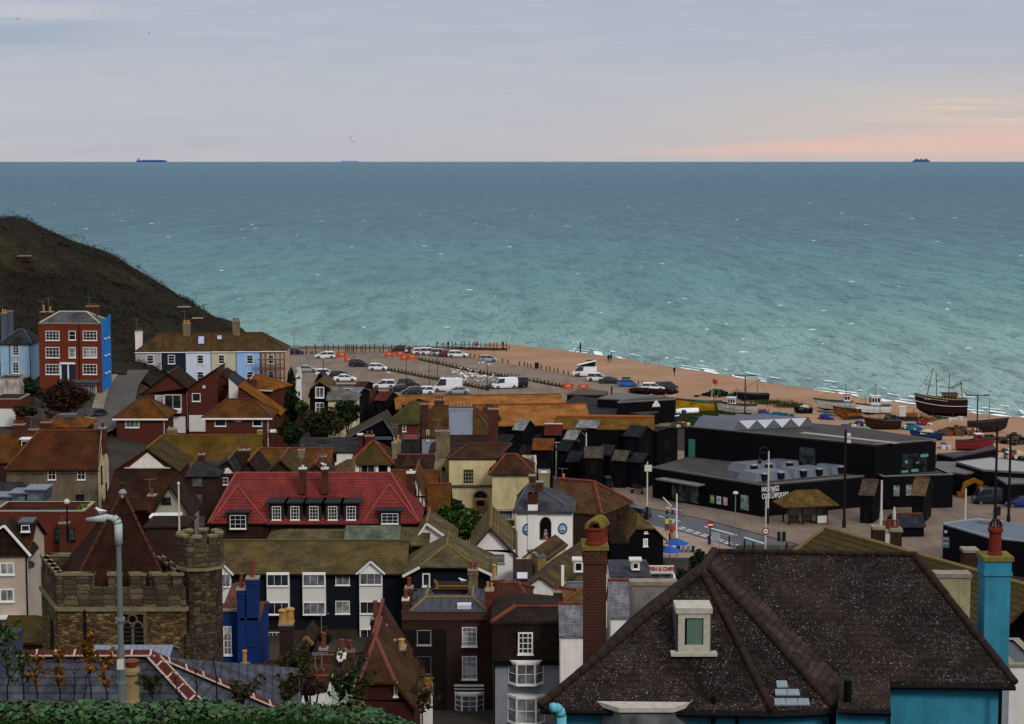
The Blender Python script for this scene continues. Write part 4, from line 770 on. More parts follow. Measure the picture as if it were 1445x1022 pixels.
h=House('tarred_barn','black tarred barn with a tall plain gable behind the hip roofed house',488,618,555,268,9,rot=0,wall=BLACKB); h.front(tile('grey_barn_slate',c('#4a443c'),c('#554e44'),c('#5a4c2c'),.4),541,590,o=.25,hr=h.hit(553,612,1,0).z,barge=LEAD); h.walls(); h.panel(529,616,553,620,LEAD,'lead_apron',th=.4)
# ---------------------------------------------------------------- hotel with the red roof
REDP=pantile('red_pantile',c('#833632'),c('#92413b'),c('#63302e'),.5,.32,.42)
h=House('red_roofed_building','long brick building under a bright red pantiled roof with a row of white sash dormers',299,736,589,196,11,wall=brick('hotel_brick',c('#3f2620'),c('#4d2f26'),c('#3a2e28'),dirt=.5))
h.par(REDP,668,xl=333,xr=551,o=.35,yr=.5,rm=plain('red_pantile_ridge',c('#8f4a42'),.85,.2),rr=.14)
DGB=plain('dark_green_grey_paint',c('#2b3234'),.6,.2)
for a,b in ((384,396.5),(410,422.5),(436.5,449.5),(463,476),(489,502)): h.dormer(a,714.5,b,733.5,.15,3,DGB,DGB,3,4,topo=.3,wpad=.3)
def xgable(h,ax,ay,x0,x1,mat,rm=None):
    """hipped cross wing on the front slope"""
    a=h.hit(ax,ay,1,2.6); l=h.hit(x0,736,1,-.6); r=h.hit(x1,736,1,-.6); z=l.z-.12; q=a+V((0,3.5,0)); 
    m=MB().solid([[(l.x,-.6,z),(r.x,-.6,z),(a.x,2.6,a.z)],[(l.x,3.4,z),(l.x,-.6,z),(a.x,2.6,a.z),tuple(q)],[(r.x,-.6,z),(r.x,3.4,z),tuple(q),(a.x,2.6,a.z)]],.14)
    for e in (l,r): m.tube((e.x,-.6,z),(a.x,2.6,a.z+.05),.12,.12,5,1)
    m.box(l.x+.4,-.3,h.h-2,r.x-.4,1,z-.1,2); m.build('cross_wing',[mat,rm,h.wall],h.root)
for ax,ay,x0,x1 in ((335,686,297,376),(549,684,511,591)): xgable(h,ax,ay,x0,x1,REDP,plain('red_pantile_ridge',0))
h.dormer(324.5,727,347,746,-.75,1.6,DGB,DGB,3,3,topo=.25,wpad=.2); h.dormer(538.5,724.5,562,739,-.75,1.6,DGB,DGB,3,3,topo=.25,wpad=.2)
h.wins([(317,759,330,772,2,2),(341,759,354,772,2,2),(384,756,395,770,2,2)]); h.pipe(381,737,775).pipe(405,737,775); h.gutter(); h.walls()
for a,b in ((422,431.5),(453.5,462.5)): h.chim(a,b,661,2.6,.8,CHB,1,OFFW,cap=OFFW,ph=.25,pyb=697)
# ---------------------------------------------------------------- black and white flats
NAVYT=board('navy_black_tile_hanging',c('#1d2028'),.2,var=.15,line=.6); BW=board('white_weatherboard',c('#c9c6c0'),.16,var=.04,line=.8); GOLD=tile('gold_moss_tile',c('#5e5440'),c('#6d6248'),c('#6b5a2a'),.6,.3,.25)
BAY='white window bay'
h=House('black_and_white_flats','long black flats with white boarded window bays under a mossy grey gold roof',303,807,569,178,9,wall=NAVYT); h.par(GOLD,763,o=.35,rm=plain('grey_ridge_tiles',c('#5f573c'),.9,.2)); h.gutter()
def flatbay(x0,x1,rows,peak=None):
    a=h.hit(x0,820,1,0); b=h.hit(x1,820,1,0); zt=h.hit(x0,rows[0][0],1,-.5).z; zb=h.hit(x0,rows[-1][1],1,-.5).z
    m=MB().box(a.x,-.5,zb-.05,b.x,.02,zt+.1); o=m.build('bay',BW,h.root)
    for (t,bt) in rows:
        z1=h.hit(x0,t,1,-.5).z; z0=h.hit(x0,bt,1,-.5).z; h.win_m(a.x+.06,z0,b.x-.06,z1,3,1,random.choice((CURT,None,CURT)),'F',-.505,parent=o,sill=True)
    if peak:
        z=h.hit((x0+x1)/2,peak,1,-.7).z; xm=(a.x+b.x)/2; zt+=.1; m=MB().poly([(a.x,-.5,zt),(b.x,-.5,zt),(xm,-.5,z-.1)],1)
        m.solid([[(a.x-.25,-.7,zt-.1),(xm,-.7,z),(xm,3,z),(a.x-.25,3,zt-.1)],[(xm,-.7,z),(b.x+.25,-.7,zt-.1),(b.x+.25,3,zt-.1),(xm,3,z)]],.12,0)
        for e in (a.x-.25,b.x+.25): m.tube((e,-.73,zt-.15),(xm,-.73,z-.05),.09,.09,4,1)
        m.build('gablet',[GOLD,WHITE],o)
flatbay(377,409,[(810.5,827),(850,867)]); flatbay(427.5,460,[(810.5,827),(850,867)]); flatbay(507.5,540,[(809,825),(849,866),(888,908)],792); flatbay(305,327,[(810.5,828),(850,867)],795)
for a,b in ((473.5,493.5),): h.win(a,810,b,825.5,2,1,CURT); h.win(a,848,b,866,2,1,NETC)
h.win(379,892,396,907,3,1,CURT); h.win(430,891,458,901,3,1,CURT); z=h.hit(400,889,1,0).z; MB().box(0.01,-.05,0,h.w-.01,.02,z).build('brick_base',brick('sandy_brown_brick',c('#4a3a2c'),c('#574534'),c('#453a30'),dirt=.4),h.root)
m=MB(); a=h.hit(473,888,1,-1.2); b=h.hit(494,888,1,-1.2); zz=a.z-1.2
for i in range(9): x=a.x+(b.x-a.x)*i/8; m.tube((x,-1.2,zz),(x,-1.2,a.z),.02)
m.tube((a.x,-1.2,a.z),(b.x,-1.2,a.z),.03); m.box(a.x,-1.2,zz-.1,b.x,0,zz); m.build('balcony',DARKM,h.root,uv=False); h.walls()
PW=plain('white_bargeboard',c('#c9c3b6'),.6,.08)
h=House('black_gabled_wing','black tile hung gable wing with white bargeboards and a half hipped olive roof',578,806,692,175,8,rot=0,wall=NAVYT); h.front(OLIVE,629,778,o=.6,hr=h.hit(692,808,1,0).z,hip=(3.0,.4),rm=plain('yellow_lichen_ridge',c('#77633a'),.9,.3,3),barge=PW); h.win(596,809,607,827.5,1,1,fw=.11); h.walls()
h=House('rear_block','low block with a pale greenish roof standing behind the flats',487,760,563,187,4,wall=BLACKB); h.par(tile('pale_green_slate',c('#6d7262'),c('#787d6c'),c('#5f6450'),.3,.3,.25),741.5,o=.1); h.walls()
h=House('rear_block','block with olive roofs and hipped end behind the flats',375,766,486,188,6,wall=BLACKB); h.par(OLIVE,746.5,xl=407,o=.2); h.walls()
h=House('rear_block','block with a grey olive roof and a small white gablet right behind the flats',564,768,603,187,6,wall=BLACKB); h.par(OLIVE,744,o=.2); h.walls()
h=House('gablet_house','house with a small ochre ridged olive roof left of the green tree',584,764,640,189,7,wall=WREND); h.front(OLIVE,602,737,o=.3,hr=h.hit(640,764,1,0).z,rm=plain('yellow_lichen_ridge',0),barge=PW); h.walls()
# white boarded gable and the pub
WB=board('white_clapboard',c('#d6d2cb'),.2,var=.04,line=.75)
h=House('white_gable_house','white clapboard house with a steep gable and one grey window',665,776,727,186,12,wall=WB); h.front(tile('grey_ochre_slate',c('#6a5f45'),c('#776a4c'),c('#6d5a28'),.5,.5,.5),692,744,o=.25,hr=h.hit(727,781,1,0).z,barge=plain('brown_barge',c('#4a3a30'),.8,.1),rm=plain('yellow_lichen_ridge',0)); h.win(698.5,782,712,794.5,1,1,CURT,frame=plain('grey_sash',c('#8a8a8c'),.6,.1)); h.win(702,818,713,826,1,1,CURT,frame=plain('grey_sash',0)); h.pipe(725,784,823,r=.05); h.walls()
PUBW=stucco('bright_white_render',c('#e3dfd8'),c('#b3aca0'),.3)
h=House('pub','white rendered pub with a slate hipped roof, two round pictures and a black sign board',728.5,720,807,206,9,rot=-3,wall=PUBW,cat='pub'); h.par(SLATE,683.5,xl=745,xr=752,o=.35,yr=.55,rm=LEAD,rr=.09)
m=MB(); a=h.hit(745,760,1,0); b=h.hit(758.5,760,1,0); z=h.hit(751,712,1,0).z; zt=h.hit(751,697,1,0).z; m.box(a.x,-.1,0,b.x,1.1,z,1); m.box(a.x,-.1,z,b.x,1.1,zt,0); m.box(a.x-.06,-.16,zt-.15,b.x+.06,1.16,zt,0); ch=m.build('chimney',[CHB,PUBW],h.root); MB().lathe(((a.x+b.x)/2,.5,zt),[(.16,0),(.13,.1),(.12,.4),(.15,.45)],8).build('chimney_pot',POTR,ch,uv=False)
h.chim(757,766,680,3.6,.9,CHB,0,base=h.h); h.chim(746.5,755,671,5.4,.9,CHB,0,base=h.h)
def oval(px,py,rx,ry,inner,nm):
    cc=h.hit(px,py,1,0); k=h.Y/F; o=None
    m=MB(); n=24; ring=lambda s_,y:[(cc.x+rx*k*s_*math.cos(t),y,cc.z+ry*k*s_*math.sin(t)) for t in [2*math.pi*i/n for i in range(n)]]
    m.loft([ring(1,.02),ring(1,-.08),ring(.8,-.08),ring(.8,-.04)],cap=False); o=m.build(nm,BLACKF,h.root,uv=False)
    m=MB().poly(ring(.81,-.045),0); p=lambda u,v:(cc.x+rx*k*u,-.055,cc.z+ry*k*v)
    m.poly([p(-.62,-.3),p(-.4,-.55),p(.4,-.55),p(.62,-.3)],1); m.poly([p(-.45,-.25),p(.45,-.25),p(.1,.5),p(-.05,.5)],2); m.poly([p(-.1,.5),p(.02,.5),p(.02,-.3),p(-.1,-.3)],1); m.build('painted_picture',inner,o,uv=False)
oval(744,747,6.5,8.3,[plain('painted_sky_blue',c('#7fa6dd'),.6,.2,3),plain('painted_brown',c('#6a5a4a'),.7,.2),plain('painted_cream',c('#c9b98a'),.7,.2)],'round_picture'); oval(794,746,6.5,8,[plain('painted_sky_blue',0),plain('painted_brown',0),plain('painted_white',c('#c4c6c4'),.7,.2)],'round_picture')
sg=h.panel(762,737,778,761,BLACKF,'sign_board',th=.1); m=MB(); q=h.hit(770,737,1,-.12); m.lathe((0,0,0),[(.55,0),(.55,.1)],14); a=m.build('board_top',BLACKF,sg,uv=False); a.location=(q.x,-.02,q.z); a.rotation_euler=(R(90),0,0)
m=MB(); q=h.hit(770,751,1,-.13); X,Z=q.x,q.z; rr_=random.Random(3)
m.poly([(X-.25,-.135,Z-.75),(X+.25,-.135,Z-.75),(X+.17,-.135,Z),(X-.17,-.135,Z)],0); m.lathe((X,-.12,Z+.05),[(.1,0),(.13,.12),(.08,.24)],8,1)
for i in range(7): x=X+rr_.uniform(-.38,.38); z=Z-rr_.uniform(.35,.75); m.poly([(x-.1,-.14,z-.1),(x+.1,-.14,z-.1),(x+.07,-.14,z+.1),(x-.07,-.14,z+.1)],2)
m.build('painted_figure',[plain('painted_grey',c('#8f8a86'),.7,.2),plain('painted_face',c('#a58a7a'),.7,.1),plain('painted_red',c('#8a2f28'),.7,.2)],sg,uv=False)
for y in (1.4,4.2,6.6):
    for z0 in (h.h-2.6,h.h-5.4): h.win_m(y,z0,y+.9,z0+1.7,2,3,None,'L',0,BLACKF)
h.walls()
h=House('terrace_annex','dark roof terrace annex with railings beside the pub wall',692,733,726,203,5,wall=plain('dark_brown_boards',c('#3a322e'),.8,.2)); h.flat(LEAD,.3); m=MB()
for i in range(8): m.tube((h.w*i/7,.1,h.h),(h.w*i/7,.1,h.h+1),.025)
m.tube((0,.1,h.h+1),(h.w,.1,h.h+1),.03); m.build('railing',DARKM,h.root,uv=False); h.wins([(699,737,711,757,2,2)],frame=OFFW); h.walls()
# cream old building
CR2=stucco('aged_cream_render',c('#c3b489'),c('#8a7d5c'),.6)
h=House('cream_building','aged cream rendered building with an arched doorway and a barred window',633.5,647,700,229,9,wall=CR2); h.par(BROWN,626.5,xl=660,xr=722,o=.1,yr=.5,rm=RIDGEB); h.win(653.5,662,668.5,683,4,4,frame=plain('cream_bars',c('#a89a7a'),.7,.1)); h.panel(633,684.5,695,687,plain('grey_cornice',c('#5e5646'),.9,.2),'cornice',th=.25); h.win(645,706,652,714,1,1,frame=BLACKF)
cc=h.hit(678,705,1,0); k=h.Y/F; m=MB(); rw=12*k; zb_=cc.z-1.6
arc=[(cc.x+rw*math.cos(t),cc.z+.2+rw*math.sin(t)) for t in [math.pi*i/14 for i in range(15)]]; pts=[(cc.x+rw,zb_)]+arc+[(cc.x-rw,zb_)]
m.loft([[(x,.02,z) for x,z in pts],[(x,-.12,z) for x,z in pts]],0); dw=m.build('arched_doorway',plain('stone_surround',c('#a58c62'),.9,.2),h.root)
r2=rw*.82; arc2=[(cc.x+r2*math.cos(t),-.13,cc.z+.22+r2*math.sin(t)) for t in [math.pi*i/14 for i in range(15)]]; MB().poly(arc2).build('fanlight',GLASS,dw,uv=False); MB().box(cc.x-r2,-.14,zb_,cc.x+r2,-.12,cc.z-.05).build('door_leaf',plain('tan_door_paint',c('#8a6a48'),.7,.2),dw,uv=False); MB().box(cc.x-r2*.55,-.16,cc.z-.7,cc.x+r2*.55,-.13,cc.z-.1).build('pane',GLASS,dw,uv=False)
h.walls(); h.chim(614.5,634.5,608,4.5,1.4,CHS,5,POTR,ph=.3,base=h.h-2); h.chim(689,703,577,8,1.5,CHB,4,POTR,ph=.5,base=h.h-1)
h=House('cream_wing','cream wing with its own hipped brown roof right of the arched doorway',694.5,667,751,225,7,wall=CR2); h.par(BROWN,641,xl=713,xr=728,o=.35,rm=RIDGER); h.walls()
h=House('cream_rear_wing','narrow cream wing between brown roofs with a dark slit window',612,649,634,231,6,wall=stucco('dull_cream_render',c('#9b8f6c'),c('#6b6048'),.7)); h.flat(LEAD,.2); h.win(615.5,663,620.5,676,1,1,frame=BLACKF); h.win(624,659,628,663,1,1,frame=BLACKF); h.walls()
h=House('parapet_wall_house','cream building end with stepped pale parapet beside the tarred huts',738,655,757,236,7,wall=CR2); h.flat(LEAD,.3,cop=plain('pale_stone',c('#a89c80'),.9,.2)); h.walls()
h=House('shop','small stone coloured block behind the pub roof',760,668,776,232,3,wall=stucco('speckled_stone',c('#8f8568'),c('#5a513f'),.8)); h.flat(OFFW,.1); h.walls()
h=House('brown_roofed_house','house with a broad dark brown roof behind the tall rendered chimney',606,640,690,245,9,wall=BRICKD); h.par(BROWND,613.5,xl=636,o=.2); h.walls()
h=House('brown_roofed_house','low brown roof with a small triangular gablet left of the cream wing',556,660,610,226,6,wall=BRICKD); h.par(BROWND,642,o=.2,rm=RIDGER); q=h.hit(575,643,1,2); l=h.hit(565,659,1,0); r=h.hit(586,657,1,0); MB().solid([[tuple(l),tuple(r),tuple(q)],[tuple(r),tuple(r+V((0,4,0))),tuple(q+V((0,2,0))),tuple(q)],[tuple(l+V((0,4,0))),tuple(l),tuple(q),tuple(q+V((0,2,0)))]],.12).build('gablet',BROWN,h.root); h.walls()
h=House('orange_roofed_house','house with an orange brown roof under the cream wing',553,695,616,213,6,wall=BRICKD); h.par(OR2,664,o=.2,rm=RIDGER); h.walls()
# half timbered
HT=plain('white_infill',c('#c3beb6'),.9,.1); TIM=plain('black_timber',c('#17151a'),.8,.2)
h=House('half_timbered_house','black and white half timbered gable house with a rust brown wing',580,716,607,205,8,wall=HT); h.front(OR2,586,668,o=.3,hr=h.hit(607,717,1,0).z,rm=RIDGER,rr=.15); 
for px in (586,591,596,601): h.panel(px-.7,684 if px<595 else 700,px+.7,717,TIM,'timber_post')
h.panel(580,700,603,702,TIM,'timber_beam'); h.panel(580,716.5,607,730,TIM,'timber_beam'); h.win(584,690,588,702,1,2,frame=TIM); h.walls(); h.chim(574,585,667,-1.0,1,CHB,1,OFFW,cap=OFFW,ph=.3,pyb=725)
h=House('half_timbered_wing','rust brown roofed wing with black and white timbering at its foot',604,717.5,633,204,7,wall=HT); h.par(OR2,683,o=.2,rm=RIDGER,xl=None)
for px in (607,613,620,627,632): h.panel(px-1.2,718,px+1.2,730,TIM,'timber_post')
h.walls()
# pale blue grey house with the slab chimney
BGR=stucco('blue_grey_render_wall',c('#8a929e'),c('#6b727c'),.35)
h=House('grey_blue_house','grey blue rendered house with a huge slab chimney and mossy hips',589,614,690,262,10,wall=BGR); h.par(tile('brown_moss_tile',c('#5a4028'),c('#66492c'),c('#6b5424'),.6,.28,.2),573,xl=612,xr=668,o=.3,rm=RIDGEB); h.win(602,607,605.5,622,1,1); h.pipe(594,585,640,r=.13,mat=DARKM); h.walls()
ch=h.chim(633.5,666.5,574,-.3,1.0,BGR,7,POTY,ph=.45,base=h.h-6,cap=LEAD); h.chim(593,604,570,1,1.0,CHB,3,POTR,ph=.35,base=h.h-2); h.chim(613,626,564,5,1,CHB,3,POTR,ph=.4,base=h.h)
h=House('green_roofed_house','house with a steep mossy green roof and small red brick wall with white windows',553,596,594,278,8,wall=BRICKR); h.par(tile('green_moss_tile',c('#46482a'),c('#54532e'),c('#5f5424'),.6,.28,.2),566,xl=579,xr=606,o=.3); h.wins([(556,599,560,607,1,2),(568,600,573,609,1,2)]); h.walls(); h.panel(570,611,590,616,WHITE,'porch',th=.8)
h=House('slate_block','plain dark blue slate hung block left of the drain piped house',565,620,590,256,6,wall=SLATED); h.flat(RIDGER,.1,cop=RIDGEB); h.walls()
h=House('red_hipped_house','house with a red tiled hip right of the slab chimney',667,602,690,270,8,wall=BGR); h.par(REDT,577,xl=670,xr=674,o=.3,rm=RIDGER); h.walls()
h=House('brown_hipped_house','small dark brown hipped roof above the red tiled hip',676,590,705,285,6,wall=BLACKB); h.par(BROWN,570,xl=687,xr=694,o=.2); h.walls()
# long ochre warehouse roofs
h=House('warehouse','low warehouse with a very long bright ochre lichened roof',560,577,796,302,9,rot=6.5,wall=BLACKB,cat='warehouse'); h.par(OCHRE,558,o=.2,yr=.6,rm=plain('ochre_ridge',0)); h.walls()
h=House('warehouse','second long ochre lichened roof in front, ending in a plain gable by the black sheds',633,601,834,283,10,rot=7,wall=BLACKB,cat='warehouse'); h.par(OCHRE,571,o=.2,yr=.62,rm=RIDGER); h.walls()
h=House('warehouse','low ochre roof with red ridge tiles between the tarred huts and black sheds',786,604,922,283,7,rot=-3,wall=BLACKB,cat='warehouse'); h.par(tile('dull_ochre_tile',c('#75582a'),c('#80602e'),c('#7a5a20'),.6,.3,.3),588.5,o=.2,rm=plain('orange_ridge',c('#96552f'),.9,.2),rr=.3); h.walls()
# gambrel house
h=House('gambrel_house','black boarded gambrel house with two white casement windows',437,560,470,296,9,wall=BLACKB); a=h.hit(451,538,1,0); k=h.hit(440,548,1,0); k2=h.hit(463,547,1,0)
prof=[(-.3,h.h-.2),(k.x-.2,k.z),(a.x,a.z),(k2.x+.2,k2.z),(h.w+.3,h.h-.4)]; m=MB().solid([[(p[0],-.3,p[1]),(q[0],-.3,q[1]),(q[0],h.d,q[1]),(p[0],h.d,p[1])] for p,q in zip(prof,prof[1:])],.15); m.build('roof',TAN,h.root); h.gable=[[(0,0,h.h),(h.w,0,h.h),(k2.x,0,k2.z),(a.x,0,a.z),(k.x,0,k.z)]]
h.win(445,546,457.5,561.5,2,1,CURT,fw=.13); h.win(445,568,457.5,582,2,2,CURT,fw=.13); h.walls()
h=House('low_hipped_annex','cream annex with a wide grey slate hipped roof beside the gambrel house',463,563,502,294,7,wall=CREAM); h.par(tile('smooth_grey_slate',c('#6d6c66'),c('#78776f'),c('#7a7a6c'),.3,.4,.3),545,xl=464,xr=474,o=.3); h.walls()
h=House('small_gabled_shed','small grey roofed shed with a dark gable by the car park',445,537,459,322,5,wall=BLACKB); h.front(SLATED,452,525,o=.3); h.walls()
h=House('long_low_shed','long low dark shed roofs with pale fascia beside the car park',467,548,512,318,6,wall=BLACKB); h.flat(plain('dull_felt',c('#5b524a'),.9,.2),.2,cop=OFFW); h.walls()
h=House('stone_yard_building','brown stone outbuilding beside the scaffolded cottage',404,570,428,318,5,wall=BRICKD); h.flat(BROWND,.2); h.walls(); h.win(420,552,424,560,1,1,frame=OFFW)
h=House('white_kiosk','white gabled kiosk at the car park corner',416,535,423,338,3,wall=WREND); h.front(OFFW,421,520,o=.1,hr=h.hit(423,530,1,0).z); h.walls()
h=House('yard_wall_building','long low mossy lead topped range under the tarred barn',512,598,560,285,4,rot=-22,wall=stucco('pale_yard_wall',c('#9a8f80'),None,.5)); h.flat(plain('dull_felt',0),.1,cop=MORT); h.walls()
# right of the pub
h=House('brown_roofed_house','house with a wavy rust brown roof right of the pub',768,717,848,213,8,rot=-26,wall=BRICKD); h.par(tile('wavy_rust_tile',c('#5c3f2d'),c('#6b4832'),c('#6b5030'),.5,.25,.2),680,xr=838,o=.2,rm=RIDGER,rr=.2); h.walls(); h.chim(789,796,677,4,1,BRICKR,1,POTY)
h=House('brown_gabled_house','dark rust gable facing the street behind the thatch coloured roof',832,722,874,214,9,rot=0,wall=BRICKD); h.front(BROWN,846,697,o=.2,hr=h.hit(874,727,1,0).z); h.walls(); h.chim(827,838,716,-.8,.8,CHS,2,POTY)
h=House('tan_roofed_house','house with a rounded tan weathered roof beside the black barn',821,737,876,215,8,wall=BLACKB); h.par(TAN,721,xl=829,xr=870,o=.3); h.walls()
h=House('black_barn','black boarded barn with a half hipped tan roof and one small white window',886,759,936,210,15,rot=10,wall=BLACKB,cat='barn'); h.front(TAN,909,730,o=.35,hip=(3,.55),hr=h.hit(936,758,1,0).z); h.win(907.5,760,914,771,2,3,fw=.14); h.win(909,750,914,752.5,1,1,NETC); h.walls()
h=House('black_store','low black store with sloping cover left of the black barn',862,765,888,209,6,wall=BLACKB); h.par(BROWND,752,o=.1); h.walls()
h=House('cream_gabled_house','cream walled house with a plank brown roof in front of the pub',772.5,787,799,184,2.3,rot=73.7,wall=CREAM); h.par(pantile('plank_brown_roof',c('#4a3828'),c('#574230'),c('#6b5428'),.5,.5,2.2),763.5,o=.15,rp=(770,763.5)); h.walls()
h=House('cream_box_extension','small boxy extension with flat lead top on the cream house',744,776,759,186,.85,rot=-74,wall=stucco('ochre_render',c('#8d7450'),c('#6b5638'),.5)); h.flat(LEAD,.05,cop=LEAD); h.walls()
h=House('brown_lean_to','brown tiled lean-to with a rooflight below the white gable',726,813,750,180,5,wall=WREND); h.par(pantile('dark_brown_pantile',c('#3a2d29'),c('#44352f'),c('#4a3a2a'),.3,.3,.4),789,o=.1); h.walls(); h.sky(728,808,746,819,plain('rooflight_blind',c('#b3b2ba'),.6,.05))
h=House('ribbed_roof_house','house with a long ribbed moss brown roof running up to the right',808.7,849,863,168,5.8,rot=75.6,wall=WREND); h.par(pantile('ribbed_moss_roof',c('#3c332c'),c('#4a3d2e'),c('#6b5a2a'),.55,.55,2.5),790,o=.2,yr=.5,rp=(790,789.5)); h.walls()
h=House('slate_hung_dormer_house','slate hung dormer with a small black roof vent beside the brick stack',796,836,832,158,4,wall=SLATE); h.flat(LEAD,.05); h.walls(); h.dormer(811.5,794,821.5,806,1,1.2,OFFW,OFFW,1,1,glass('black_glass',(.004,.004,.005,1),.3)); h.panel(792,798,796,830,WHITE,'fascia',th=.2); h.chim(782,800,835,-.6,1,CHB,3,POTR,ph=.5,pyb=875)
h=House('slate_roofed_house','house with blue slate roof and red ridge right behind the brick stack',862,812,917,152,6,wall=WREND); h.par(SLATE,796,o=.1); h.dormer(893,794,901,803,1,1,OFFW,OFFW,1,1,glass('black_glass',0),topo=.15); h.walls()
h=House('red_ridged_house','pale slate roof with a red ridge line in front of the blue slate',862,870,906,146,6,wall=WREND); h.par(SLATEP,819,o=.1,rm=RIDGER); h.walls()
h=House('chip_shop','white chip shop front with a red lettered fascia under the conifer',912,820,955,185,6,wall=WREND,cat='shop'); h.flat(plain('dull_felt',0),.2,cop=OFFW)
f=h.panel(915,798,951,809,OFFW,'fascia_sign',th=.15,off=-.4)
def text(parent,body,size,loc,rot,mat,ext=.02,name='lettering',bold=0,sx=1):
    cu=bpy.data.curves.new(name,'FONT'); cu.body=body; cu.size=size; cu.extrude=ext; cu.offset=bold; cu.materials.append(mat); cu.align_x='CENTER'; cu.align_y='CENTER'
    q_=bpy.data.objects.new('tmp_text',cu); C.objects.link(q_); me=bpy.data.meshes.new_from_object(q_); bpy.data.objects.remove(q_); bpy.data.curves.remove(cu); me.name=name
    if not me.materials: me.materials.append(mat)
    o=bpy.data.objects.new(name,me); C.objects.link(o); o.parent=parent; o.location=loc; o.rotation_euler=rot; o.scale=(sx,1,1); _K.setdefault(parent.name,[]).append(o); return o
q=h.hit(934,803,1,-.58); text(f,'FISH & CHIPS',.52,(q.x,-.6,q.z),(R(90),0,0),plain('red_lettering',c('#a83a34'),.6,.1),bold=.008,sx=.82); h.panel(918,810,950,824,CURT,'shop_window'); h.walls()
# ---------------------------------------------------------------- brick house and bay fronted house in the middle foreground
h=House('brick_house','dark brick house with a parapet and white sash windows in the middle foreground',567,864,693,146,8,wall=BRICKD); h.flat(LEAD,.35,cop=plain('brown_coping',c('#4f3a30'),.9,.2),tw=.3)
h.panel(567,866,693,875,brick('cornice_brick',c('#5a3a30'),c('#66443a'),c('#5a4a44')),'cornice',th=.12); h.panel(567,889,630,1010,brick('sooty_brick',c('#241b1b'),c('#2c2120'),c('#2a2424')),'sooty_wall',th=.03)
BL=plain('brick_lintel',c('#4a3a38'),.9,.2)
for y0,y1 in ((885,912),(926,958.5)): h.win(652,y0,673,y1,3,4,NETC); h.panel(651,y0-5,676,y0-.5,BL,'lintel',th=.05)
h.win(588.5,889,608.5,910,2,2,frame=plain('grey_sash',0),off=.03); h.win(588.5,926,608.5,951,2,3,frame=plain('dim_grey_sash',c('#5c5a62'),.6,.1),off=.03)
h.bay(643,682,982,1012,BRICKD,.6,4,CURT); h.panel(641,966,683,968,OFFW,'string_course',th=.25); h.panel(641,971,683,972.5,OFFW,'string_course',th=.2); h.walls()
rl=pantile('lead_slate',c('#4c4e58'),c('#585a64'),c('#5a5848'),.3,.7,.5); z=h.h-.1
def at(px,py,y): return tuple(h.hit(px,py,1,y))
a0,a1=h.hit(578,861,1,.5),h.hit(690,861,1,.5); r0=h.hit(601,843,1,3.2); r1=h.hit(667,843,1,3.2); b0=V((a0.x,h.d-.5,z)); b1=V((a1.x,h.d-.5,z)); rz=max(r0.z,r1.z); p0=h.hit(604,828,1,5.2); p1=h.hit(668,828,1,5.2)
m=MB().solid([[(a0.x,.5,z),(a1.x,.5,z),(r1.x,3.2,r0.z),(r0.x,3.2,r0.z)],[(a0.x,.5,z),(r0.x,3.2,r0.z),(p0.x,5.2,p0.z),tuple(b0)],[(a1.x,.5,z),tuple(b1),(p1.x,5.2,p0.z),(r1.x,3.2,r0.z)],[(r0.x,3.2,r0.z),(r1.x,3.2,r0.z),(r1.x-1,4.2,r0.z-.5),(r0.x+1,4.2,r0.z-.5)],[(r0.x,3.2,r0.z),(r0.x+1,4.2,r0.z-.5),(p0.x,5.2,p0.z)],[(r1.x,3.2,r0.z),(p1.x,5.2,p0.z),(r1.x-1,4.2,r0.z-.5)]],.12)
for a,b in (((a0.x,.5,z),(r0.x,3.2,r0.z)),((a1.x,.5,z),(r1.x,3.2,r0.z)),((r0.x,3.2,r0.z),(p0.x,5.2,p0.z)),((r1.x,3.2,r0.z),(p1.x,5.2,p0.z)),((r0.x,3.2,r0.z),(r1.x,3.2,r0.z))): m.tube(a,b,.13,.13,6,1)
m.build('roof',[rl,plain('yellow_grey_ridge',c('#7a6a44'),.9,.2)],h.root); q0=h.hit(651,855,1,1.4)
MB().box(q0.x-.3,1.0,q0.z-.5,q0.x+.75,1.9,q0.z+.15).build('rooflight',plain('rooflight_blind',0),h.root)
h.chim(661,674,804,6.5,.8,CHS,2,POTR,ph=.5,base=h.h-1); h.chim(685.5,696,833,.4,1.1,BRICKR,2,POTY,ph=.5,base=h.h-1); h.chim(693,702,817,4,.9,BRICKR,1,POTY,ph=1.0,base=h.h-1); h.chim(568,576,846,.4,.8,CHB,1,POTR,cap=OFFW,ph=.7,base=h.h-1); h.chim(572,582,829,3.4,.8,CHB,1,POTR,ph=.8,base=h.h-1)
h=House('mossy_roofed_house','house with a short dark mossy roof behind the parapet of the brick house',612,839,666,158,5,wall=BRICKD); h.par(BROWND,828.5,xl=618,o=.1,rm=plain('ochre_ridge',0)); h.walls()
GREYR=stucco('grey_render',c('#85878c'),c('#66676c'),.3)
h=House('bay_fronted_house','grey rendered house with white bay windows under a dark tile hung storey',696,935,790,140,8,rot=0,wall=GREYR); TD=tile('dark_hung_tile',c('#2e2422'),c('#382c28'),c('#3a3226'),.3,.2,.15)
a=h.hit(696,935,1,-.25); m=MB(); z0=h.h; z1=h.hit(740,892,1,0).z; zt=h.hit(740,877,1,.3).z
m.loft([[(-.05,-.25,z0),(h.w+.05,-.25,z0),(h.w+.05,h.d,z0),(-.05,h.d,z0)],[(-.05,.25,zt),(h.w+.05,.25,zt),(h.w+.05,h.d,zt),(-.05,h.d,zt)]]); m.build('tile_hung_storey',TD,h.root)
h.panel(696,932,790,936.5,BLACKF,'gutter',th=.4)
